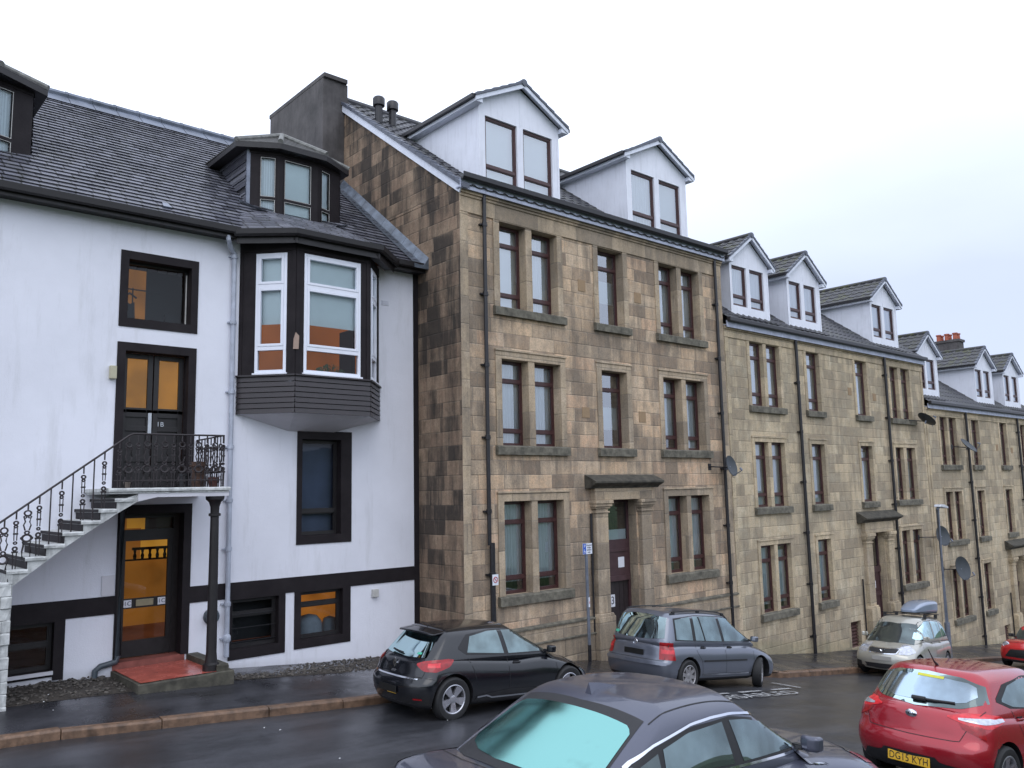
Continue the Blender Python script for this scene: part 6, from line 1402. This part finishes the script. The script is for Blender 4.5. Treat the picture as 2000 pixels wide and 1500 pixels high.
for a, b in (((-.030, .036), (-.014, -.01)), ((-.014, -.01), (0, .03)), ((0, .03), (.014, -.01)), ((.014, -.01), (.030, .036)), ((-.026, -.005), (-.013, -.04)), ((-.013, -.04), (0, -.012)), ((0, -.012), (.013, -.04)), ((.013, -.04), (.026, -.005))): mb.tube([(p.x - .004, a[0], .925 + a[1]), (p.x - .004, b[0], .925 + b[1])], .005, 5)
c.add(mb, 'round_badge', C_CHR, smooth=True)
c.lines('panel_gap', C_DGAP, [('y', s_, q) for s_ in (1, -1) for q in ([(1.06, 1.0), (1.1, .8), (1.25, .62), (1.3, .34)], [(2.10, 1.0), (2.12, .34)], [(3.2, .98), (3.2, .6), (3.1, .34)], [(1.3, .34), (3.1, .34)])] + [('x', -1, [(-.76, 1.0), (-.74, .62), (.74, .62), (.76, 1.0)])])
c.both('side_moulding', C_BLKP, [(1.3, .60), (2.9, .60)], [(1.3, .635), (2.9, .635)], off=.012, n=14, m=2); c.lines('chrome_side_strip', C_CHR, [('y', s_, [(1.3, .34), (3.0, .34)], .03) for s_ in (1, -1)], off=.012); c.lines('bumper_strip', P['paint'], [('x', -1, [(-.8, .56), (0, .55), (.8, .56)], .05)], off=.02)  # the bumper strip is a raised ribbon in body paint
c.handles([(1.32, .88), (2.28, .88)], C_BLKP); c.mirror(3.15, 1.06, P['paint'])
mb = MB()
for sd in (1, -1):
    for q in (.55, 1.4, 2.3): p = c.hit('z', (q, sd * .60), 1, 0); mb.box(q - .05, q + .05, sd * .60 - .014, sd * .60 + .014, p.z - .01, p.z + .055)
    mb.tube([(q, sd * .60, c.hit('z', (q, sd * .6), 1, 0).z + .05 * (0.2 if q in (.45, 2.5) else 1)) for q in (.45, .6, 1.0, 1.5, 2.0, 2.3, 2.5)], .016, 6)
c.add(mb, 'roof_rail', C_BLKP, smooth=True)
c.both('headlight', C_CLEAR, [(3.75, .76), (4.15, .66)], [(3.75, .84), (4.15, .80)], n=8); c.patch('green_sticker', C_GREEN, 'x', -1, [(.50, 1.07), (.62, 1.075)], [(.50, 1.12), (.62, 1.12)], off=.009, n=2, m=2)
c.place(12.65, 11.10, 0.0)

# --- dark saloon in the foreground
P = dict(L=4.75, W=2.0, r=.34, wx=(.95, 3.75), paint=paint('slate_grey_saloon_paint', (0.078, 0.084, 0.118), .34, .45, coat=.6, dirt=.06), top=[(0, .90), (.10, .97), (.35, 1.0), (1.0, .98), (2.3, .94), (3.3, .95), (3.9, .90), (4.45, .80), (4.75, .66)],
         tail=[(.19, -.06), (.45, -.18), (.65, -.22), (.85, -.18), (1.0, -.13)], nose=[(.19, -.1), (.45, 0), (.65, -.04), (.78, -.16)], tplan=.26, nplan=.42,
         gh=dict(zb=.82, rb=.22, rt=1.30, rp=1.6, fb=3.62, ft=2.35, wb=.87, wt=.70, rplan=.18, roof=[(.4, 1.16), (.8, 1.33), (1.2, 1.43), (1.6, 1.47), (2.1, 1.48), (2.5, 1.455), (3.0, 1.37)]))
c = Car('parked_car', 'slate grey saloon with turquoise-tinted rear window in the near foreground', P, 'parked cars'); c.make_wheels(7, C_ALLOY)
c.both('window_surround', C_BLKP, [(.86, 1.08), (1.15, 1.01), (2.8, .985), (3.24, .99)], [(.90, 1.11), (1.15, 1.20), (1.6, 1.30), (2.1, 1.32), (2.6, 1.245), (3.24, 1.02)], off=.003, n=28)
c.both('side_window', C_GL, [(1.24, 1.03), (2.02, 1.01)], [(1.26, 1.19), (1.55, 1.265), (1.97, 1.295)]); c.both('side_window', C_GL, [(2.14, 1.01), (3.14, 1.005)], [(2.07, 1.295), (2.3, 1.275), (2.6, 1.215), (3.14, 1.035)]); c.both('quarter_light', C_GLD, [(.98, 1.08), (1.2, 1.035)], [(1.0, 1.105), (1.2, 1.17)], n=6)
c.lines('chrome_window_arch', C_CHR, [('y', s_, [(.86, 1.06), (.90, 1.12), (1.16, 1.215), (1.6, 1.315), (1.85, 1.335), (2.1, 1.335), (2.35, 1.31), (2.64, 1.25), (3.24, 1.025)], .016) for s_ in (1, -1)], off=.010)
c.lines('chrome_window_sill', C_CHR, [('y', s_, [(.86, 1.06), (1.15, 1.0), (2.8, .975), (3.26, .985)], .018) for s_ in (1, -1)], off=.010)
C_TEAL = carglass('turquoise_rear_glass', (0.23, 0.48, 0.45), 0.60, (0.02, 0.08, 0.08), 0.14)
c.patch('rear_window_surround', C_BLKP, 'z', 1, [(.60, -.70), (.50, -.5), (.44, 0), (.50, .5), (.60, .70)], [(1.25, -.60), (1.22, 0), (1.25, .60)], off=.003, n=20)
c.patch('rear_window', C_TEAL, 'z', 1, [(.76, -.655), (.68, -.60), (.60, -.45), (.555, -.2), (.555, .2), (.60, .45), (.68, .60), (.76, .655)], [(1.10, -.60), (1.15, -.55), (1.14, -.15), (1.14, .15), (1.15, .55), (1.10, .60)], n=28, m=12)
c.patch('windscreen', C_GLD, 'z', 1, [(3.3, -.70), (3.5, 0), (3.3, .70)], [(2.52, -.56), (2.64, 0), (2.52, .56)], n=14)
c.corner('tail_light', C_TAIL, [(28, .74), (50, .75), (72, .80)], [(28, .87), (50, .89), (72, .91)], n=14); c.corner('lamp_smoked_edge', C_BLKP, [(28, .875), (50, .895), (74, .915)], [(30, .90), (50, .925), (76, .94)], n=10, off=.008)
mb = MB(); p = c.hit('z', (1.36, 0), 1, 0); mb.add([(1.30, -.035, p.z - .02), (1.30, .035, p.z - .02), (1.62, 0, p.z + .02), (1.30, 0, p.z + .065), (1.42, 0, p.z + .055)], [(0, 1, 3), (0, 3, 4, 2), (1, 2, 4, 3)]); c.add(mb, 'shark_fin_aerial', P['paint'])
c.lines('panel_gap', C_DGAP, [('z', 1, q) for q in ([(1.25, -.64), (2.6, -.64)], [(1.25, .64), (2.6, .64)], [(.40, -.78), (.15, -.80)], [(.40, .78), (.15, .80)], [(.50, -.76), (.40, -.4), (.38, 0), (.40, .4), (.50, .76)], [(3.55, -.6), (4.4, -.5)], [(3.55, .6), (4.4, .5)])] + [('y', s_, q) for s_ in (1, -1) for q in ([(2.10, .98), (2.12, .32)], [(1.2, 1.0), (1.25, .75), (1.35, .6)], [(3.2, .98), (3.25, .5)])], w=.009)
c.handles([(1.42, .86), (2.3, .86)], P['paint']); c.mirror(3.02, 1.03, P['paint']); c.both('headlight', C_CLEAR, [(4.05, .74), (4.4, .66)], [(4.05, .80), (4.4, .77)], n=8); c.plate(-1, .55, C_PLATY)
c.place(3.56, 4.89, -0.5, z=-3.05, slope=-.08, sc=1.05)

# --- red hatchback, right foreground
P = dict(L=4.05, W=1.74, r=.315, wx=(.70, 3.27), paint=paint('metallic_red_paint', (0.36, 0.010, 0.022), .25, .35), top=[(0, .98), (.4, 1.0), (1.2, .98), (2.4, .94), (3.1, .94), (3.6, .84), (4.05, .64)],
         tail=[(.19, .12), (.40, .01), (.58, .0), (.66, .05), (.82, .08), (1.0, .14)], nose=[(.19, -.08), (.45, 0), (.65, -.05), (.8, -.2)], tplan=.24,
         gh=dict(zb=.84, rb=.13, rt=.52, rp=1.15, rplan=.20, fb=3.35, ft=2.15, wb=.80, wt=.61, roof=[(.3, 1.36), (.6, 1.41), (1.2, 1.45), (1.9, 1.45), (2.5, 1.40)]))
c = Car('parked_car', 'red hatchback with yellow plate DG15 KYH in the right foreground', P, 'parked cars'); c.make_wheels(5, C_ALLOY)
c.both('window_surround', C_BLKP, [(.72, 1.10), (1.0, 1.02), (3.0, .96), (3.15, .97)], [(.74, 1.14), (1.0, 1.29), (1.6, 1.37), (2.2, 1.355), (3.15, 1.0)], off=.003, n=26)
c.both('side_window', C_GL, [(.84, 1.10), (1.05, 1.04), (1.80, .995)], [(.86, 1.13), (1.10, 1.27), (1.45, 1.335), (1.73, 1.345)]); c.both('side_window', C_GL, [(1.90, .99), (2.98, .975)], [(1.83, 1.345), (2.15, 1.335), (2.98, 1.01)])
c.patch('rear_window_surround', C_GLD, 'x', -1, [(-.70, 1.08), (-.5, 1.00), (0, .965), (.5, 1.00), (.70, 1.08)], [(-.62, 1.26), (-.4, 1.335), (0, 1.36), (.4, 1.335), (.62, 1.26)], off=.004, n=24)
C_SKYG = carglass('pale_blue_rear_glass', (0.46, 0.58, 0.68), 0.48, (0.05, 0.06, 0.07), 0.10)
c.patch('rear_window', C_SKYG, 'x', -1, [(-.60, 1.14), (-.52, 1.07), (-.3, 1.025), (.3, 1.025), (.52, 1.07), (.60, 1.14)], [(-.56, 1.24), (-.48, 1.28), (-.2, 1.305), (.2, 1.305), (.48, 1.28), (.56, 1.24)], off=.007, n=24, m=10)
c.patch('yellow_sticker', C_YELS, 'x', -1, [(-.22, 1.287), (.10, 1.292)], [(-.22, 1.315), (.10, 1.32)], off=.010, n=6, m=2)
c.patch('windscreen', C_GLD, 'z', 1, [(3.12, -.62), (3.26, 0), (3.12, .62)], [(2.3, -.5), (2.4, 0), (2.3, .5)], n=14)
c.corner('tail_light', C_TAILB, [(27, .905), (40, .84), (54, .82), (70, .875), (77, .905)], [(27, .92), (40, .965), (54, .975), (70, .955), (77, .92)], n=18)
c.corner('clear_lamp_band', C_CLEAR, [(34, .89), (50, .865), (74, .89)], [(34, .91), (50, .925), (74, .918)], off=.010, n=12, m=3)
c.corner('dark_lamp_base', C_TAIL, [(36, .80), (50, .70)], [(34, .86), (50, .835)], n=8)
mb = MB(); p = c.hit('x', (0, .875), -1, 0); mb.lathe([(0, p.x - .022), (.045, p.x - .020), (.058, p.x - .012), (.060, p.x + .01)], (0, 0, .875), 20, 'x'); mb.v = [(v[0], v[1] * 1.25, .875 + (v[2] - .875) * .78) for v in mb.v]; c.add(mb, 'oval_badge', C_CHR, smooth=True)
M_ = Matrix(((0, 0, -1, p.x - .0235), (-1, 0, 0, 0), (0, 1, 0, .872), (0, 0, 0, 1))); t = text_mesh('badge_letters', 'KIA', .045, C_BLKP, M_, None, depth=.001); t.parent = c.root
c.badge_text(-1, .62, .74, 'ecodynamics'[:3].upper(), .03, C_CHR)
c.patch('bumper_insert', C_BLKP, 'x', -1, [(-.70, .24), (0, .21), (.70, .24)], [(-.60, .37), (-.36, .39), (-.33, .44), (.33, .44), (.36, .39), (.60, .37)], off=.004, n=20, m=5)
c.plate(-1, .36, C_PLATY, 'DG15 KYH')
mb = MB(); mb.tube([tuple(c.hit('x', (.02, 1.03), -1, .03)), tuple(c.hit('x', (-.2, 1.035), -1, .025)), tuple(c.hit('x', (-.42, 1.045), -1, .018))], .014, 6); mb.tube([tuple(c.hit('x', (.06, 1.03), -1, .03)), tuple(c.hit('x', (-.1, 1.032), -1, .03))], .026, 8); c.add(mb, 'rear_wiper', C_BLKP)
mb = MB(); p = c.hit('z', (.72, 0), 1, 0); mb.tube([(.74, 0, p.z), (.66, 0, p.z + .05), (.52, 0, p.z + .20)], [.022, .010, .005], 6); c.add(mb, 'aerial', C_BLKP)
c.lines('panel_gap', C_DGAP, [('x', -1, [(-.70, 1.0), (-.60, .76), (-.55, .655), (0, .645), (.55, .655), (.60, .76), (.70, 1.0)])] + [('y', s_, q) for s_ in (1, -1) for q in ([(1.0, 1.0), (1.1, .75), (1.15, .6)], [(1.86, .98), (1.88, .33)], [(2.98, .95), (3.0, .5)])])
c.handles([(1.15, .90), (2.05, .88)], P['paint']); c.mirror(2.86, 1.02, P['paint'])
c.place(10.28, 4.74, -5.0, z=-3.63, sc=0.99)

# --- silver people carrier facing the camera
P = dict(L=4.05, W=1.69, r=.30, wx=(.70, 3.33), paint=paint('champagne_silver_paint', (0.44, 0.43, 0.38), .28, .45), top=[(0, .98), (.5, 1.0), (2, .97), (3.0, 1.02), (3.4, .97), (3.8, .84), (4.05, .68)],
         tail=[(.19, .08), (.45, 0), (.7, .02), (1.0, .06)], nose=[(.19, -.05), (.42, 0), (.6, -.02), (.75, -.12), (.95, -.3)], nplan=.26,
         gh=dict(zb=.86, rb=.10, rt=.48, rp=1.2, fb=3.45, ft=2.35, wb=.80, wt=.63, roof=[(.2, 1.47), (.6, 1.56), (1.4, 1.61), (2.1, 1.60), (2.7, 1.50)]))
c = Car('parked_car', 'champagne silver people carrier with a roof rack, facing the camera beyond the grey one', P, 'parked cars'); c.make_wheels(6, C_ALLOYD)
c.both('window_surround', C_BLKP, [(.42, 1.06), (3.1, 1.0)], [(.46, 1.30), (.9, 1.48), (1.6, 1.53), (2.3, 1.50), (3.1, 1.04)], off=.003, n=26)
for q in (([(.50, 1.09), (.98, 1.06)], [(.52, 1.29), (.98, 1.46)]), ([(1.06, 1.06), (1.80, 1.03)], [(1.06, 1.47), (1.74, 1.50)]), ([(1.90, 1.03), (2.62, 1.02)], [(1.84, 1.50), (2.2, 1.49), (2.62, 1.27)]), ([(2.70, 1.02), (3.05, 1.01)], [(2.70, 1.24), (3.05, 1.04)])): c.both('side_window', C_GL, *q)
c.lines('pillar', P['paint'], [('y', s_, q, .05) for s_ in (1, -1) for q in ([(1.02, 1.04), (1.02, 1.48)], [(1.85, 1.03), (1.79, 1.51)], [(2.66, 1.01), (2.66, 1.28)])], off=.009)
c.patch('windscreen', C_GLD, 'z', 1, [(3.26, -.64), (3.42, 0), (3.26, .64)], [(2.46, -.52), (2.56, 0), (2.46, .52)], n=16)
c.corner('headlight', C_CLEAR, [(27, .63), (42, .63), (60, .70)], [(33, .78), (45, .86), (60, .88)], ax='n', n=12)
c.patch('grille', C_BLKP, 'x', 1, [(-.36, .64), (0, .62), (.36, .64)], [(-.40, .76), (0, .75), (.40, .76)], n=12, m=4); c.lines('chrome_grille_ring', C_CHR, [('x', 1, [(-.36, .635), (0, .615), (.36, .635), (.41, .765), (0, .755), (-.41, .765), (-.36, .635)], .022)], off=.01)
mb = MB(); p = c.hit('x', (0, .69), 1, .015)
for a, b, d_ in (((-.06, .03), (-.01, -.035), .016), ((.06, .04), (.01, -.035), .016), ((0, .03), (0, -.04), .012), ((-.06, .03), (-.02, .01), .010)): mb.tube([(p.x, a[0], .69 + a[1]), (p.x, b[0], .69 + b[1])], d_, 5)
c.add(mb, 'griffin_badge', C_CHR)
c.patch('lower_grille', C_BLKP, 'x', 1, [(-.40, .24), (.40, .24)], [(-.48, .36), (.48, .36)], n=10, m=4); c.patch('fog_recess', C_BLKP, 'x', 1, [(.56, .25), (.78, .28)], [(.58, .38), (.78, .40)], n=6, m=3, mirror=True); c.lines('bumper_blade', P['paint'], [('x', 1, [(-.56, .40), (-.46, .24), (0, .22), (.46, .24), (.56, .40)], .03)], off=.015)
c.plate(1, .50, C_PLATG); c.handles([(1.2, .92), (2.05, .90)], P['paint']); c.mirror(2.78, 1.05, P['paint'])
c.lines('panel_gap', C_DGAP, [('y', s_, q) for s_ in (1, -1) for q in ([(1.02, 1.03), (1.1, .7), (1.15, .55)], [(1.85, 1.0), (1.86, .3)], [(2.95, 1.0), (2.95, .4)])] + [('z', 1, [(3.42, -.62), (3.6, -.56), (3.9, -.45)]), ('z', 1, [(3.42, .62), (3.6, .56), (3.9, .45)])])
mb = MB()
for sd in (1, -1): mb.tube([(q, sd * .56, c.hit('z', (q, sd * .56), 1, 0).z + .04) for q in (.7, 1.4, 2.1)], .014, 6)
for q in (.85, 1.9): mb.box(q - .025, q + .025, -.66, .66, 1.66, 1.685); mb.box(q - .03, q + .03, -.6, -.52, 1.55, 1.67); mb.box(q - .03, q + .03, .52, .60, 1.55, 1.67)
c.add(mb, 'roof_rack', C_BLKP); car5 = c; c.place(25.3, 10.87, 187.0, z=road_z(25.3) + .02, slope=.11)
mb = MB()
def rb(a, b, d_):
    t = (a + 1) / 2; w = .33 * (1 - .35 * t ** 3 - .08 * (1 - t) ** 3); hh = .19 * (1 - .75 * t ** 3.5)
    return (.05 + 2.0 * t, .14 + b * w, 1.71 + (d_ + 1) / 2 * 2 * hh * (1 - .12 * b * b))
vs, fs = rbox(14, 8, 6, .12, .35, .5, rb)
rbx = thing('roof_box', 'silver-blue roof box on the rack of the champagne silver people carrier', 'roof box', (0, 0, 0)); 
mb.add(vs, fs); o = mb.build('lid', paint('silver_blue_box', (0.22, 0.27, 0.36), .4, .2), None, smooth=True); o.parent = rbx
mb = MB(); mb.box(.15, 1.85, -.15, .43, 1.69, 1.73); o = mb.build('base_tray', C_BLKP, None, bevel=.02); o.parent = rbx
rbx.scale = car5.root.scale; rbx.location = car5.root.location; rbx.rotation_euler = car5.root.rotation_euler

# --- small red car far right, facing the camera
P = dict(L=3.85, W=1.73, r=.31, wx=(.62, 3.10), paint=paint('bright_red_paint', (0.50, 0.012, 0.015), .25, .1), top=[(0, .90), (.4, .93), (2.6, .93), (3.2, .93), (3.6, .86), (3.85, .70)],
         tail=[(.19, .08), (.5, 0), (.95, .08)], nose=[(.19, -.04), (.45, 0), (.7, -.02), (.85, -.08)], nplan=.20,
         gh=dict(zb=.82, rb=.12, rt=.42, fb=2.85, ft=2.15, wb=.79, wt=.66, roof=[(.2, 1.36), (1, 1.41), (2, 1.39), (2.4, 1.34)]))
c = Car('parked_car', 'small bright red car with round headlights at the right edge of the photo', P, 'parked cars'); c.make_wheels(6, C_ALLOYD)
c.both('side_window', C_GL, [(.4, 1.0), (2.6, .97)], [(.5, 1.28), (2.05, 1.30), (2.6, 1.03)], n=20); c.patch('windscreen', C_GLD, 'z', 1, [(2.72, -.62), (2.84, 0), (2.72, .62)], [(2.24, -.56), (2.3, 0), (2.24, .56)], n=14)
for sd in (1, -1):
    p = c.hit('x', (sd * .60, .74), 1, 0); mb = MB(); mb.lathe([(0, .04), (.075, .035), (.09, .015), (.09, -.06)], (0, 0, 0), 20, 'x'); mb.v = [(v[0] + p.x, v[1] + sd * .60, v[2] + .74) for v in mb.v]; hl = c.add(mb, 'headlight', C_CLEAR, smooth=True)
    mb = MB(); mb.torus((p.x + .012, sd * .60, .74), .093, .010, 'x', 22, 5); c.add(mb, 'chrome_ring', C_CHR, hl, smooth=True)
c.patch('grille', C_BLKP, 'x', 1, [(-.60, .36), (0, .34), (.60, .36)], [(-.42, .60), (0, .62), (.42, .60)], n=14, m=5); c.plate(1, .46, C_PLATB); c.mirror(2.45, 1.02, C_BLKP)
c.lines('panel_gap', C_DGAP, [('x', 1, [(-.7, .82), (0, .84), (.7, .82)]), ('y', 1, [(1.2, .9), (1.2, .35)]), ('y', -1, [(1.2, .9), (1.2, .35)])])
c.place(33.1, 9.74, 180.6, slope=.12)
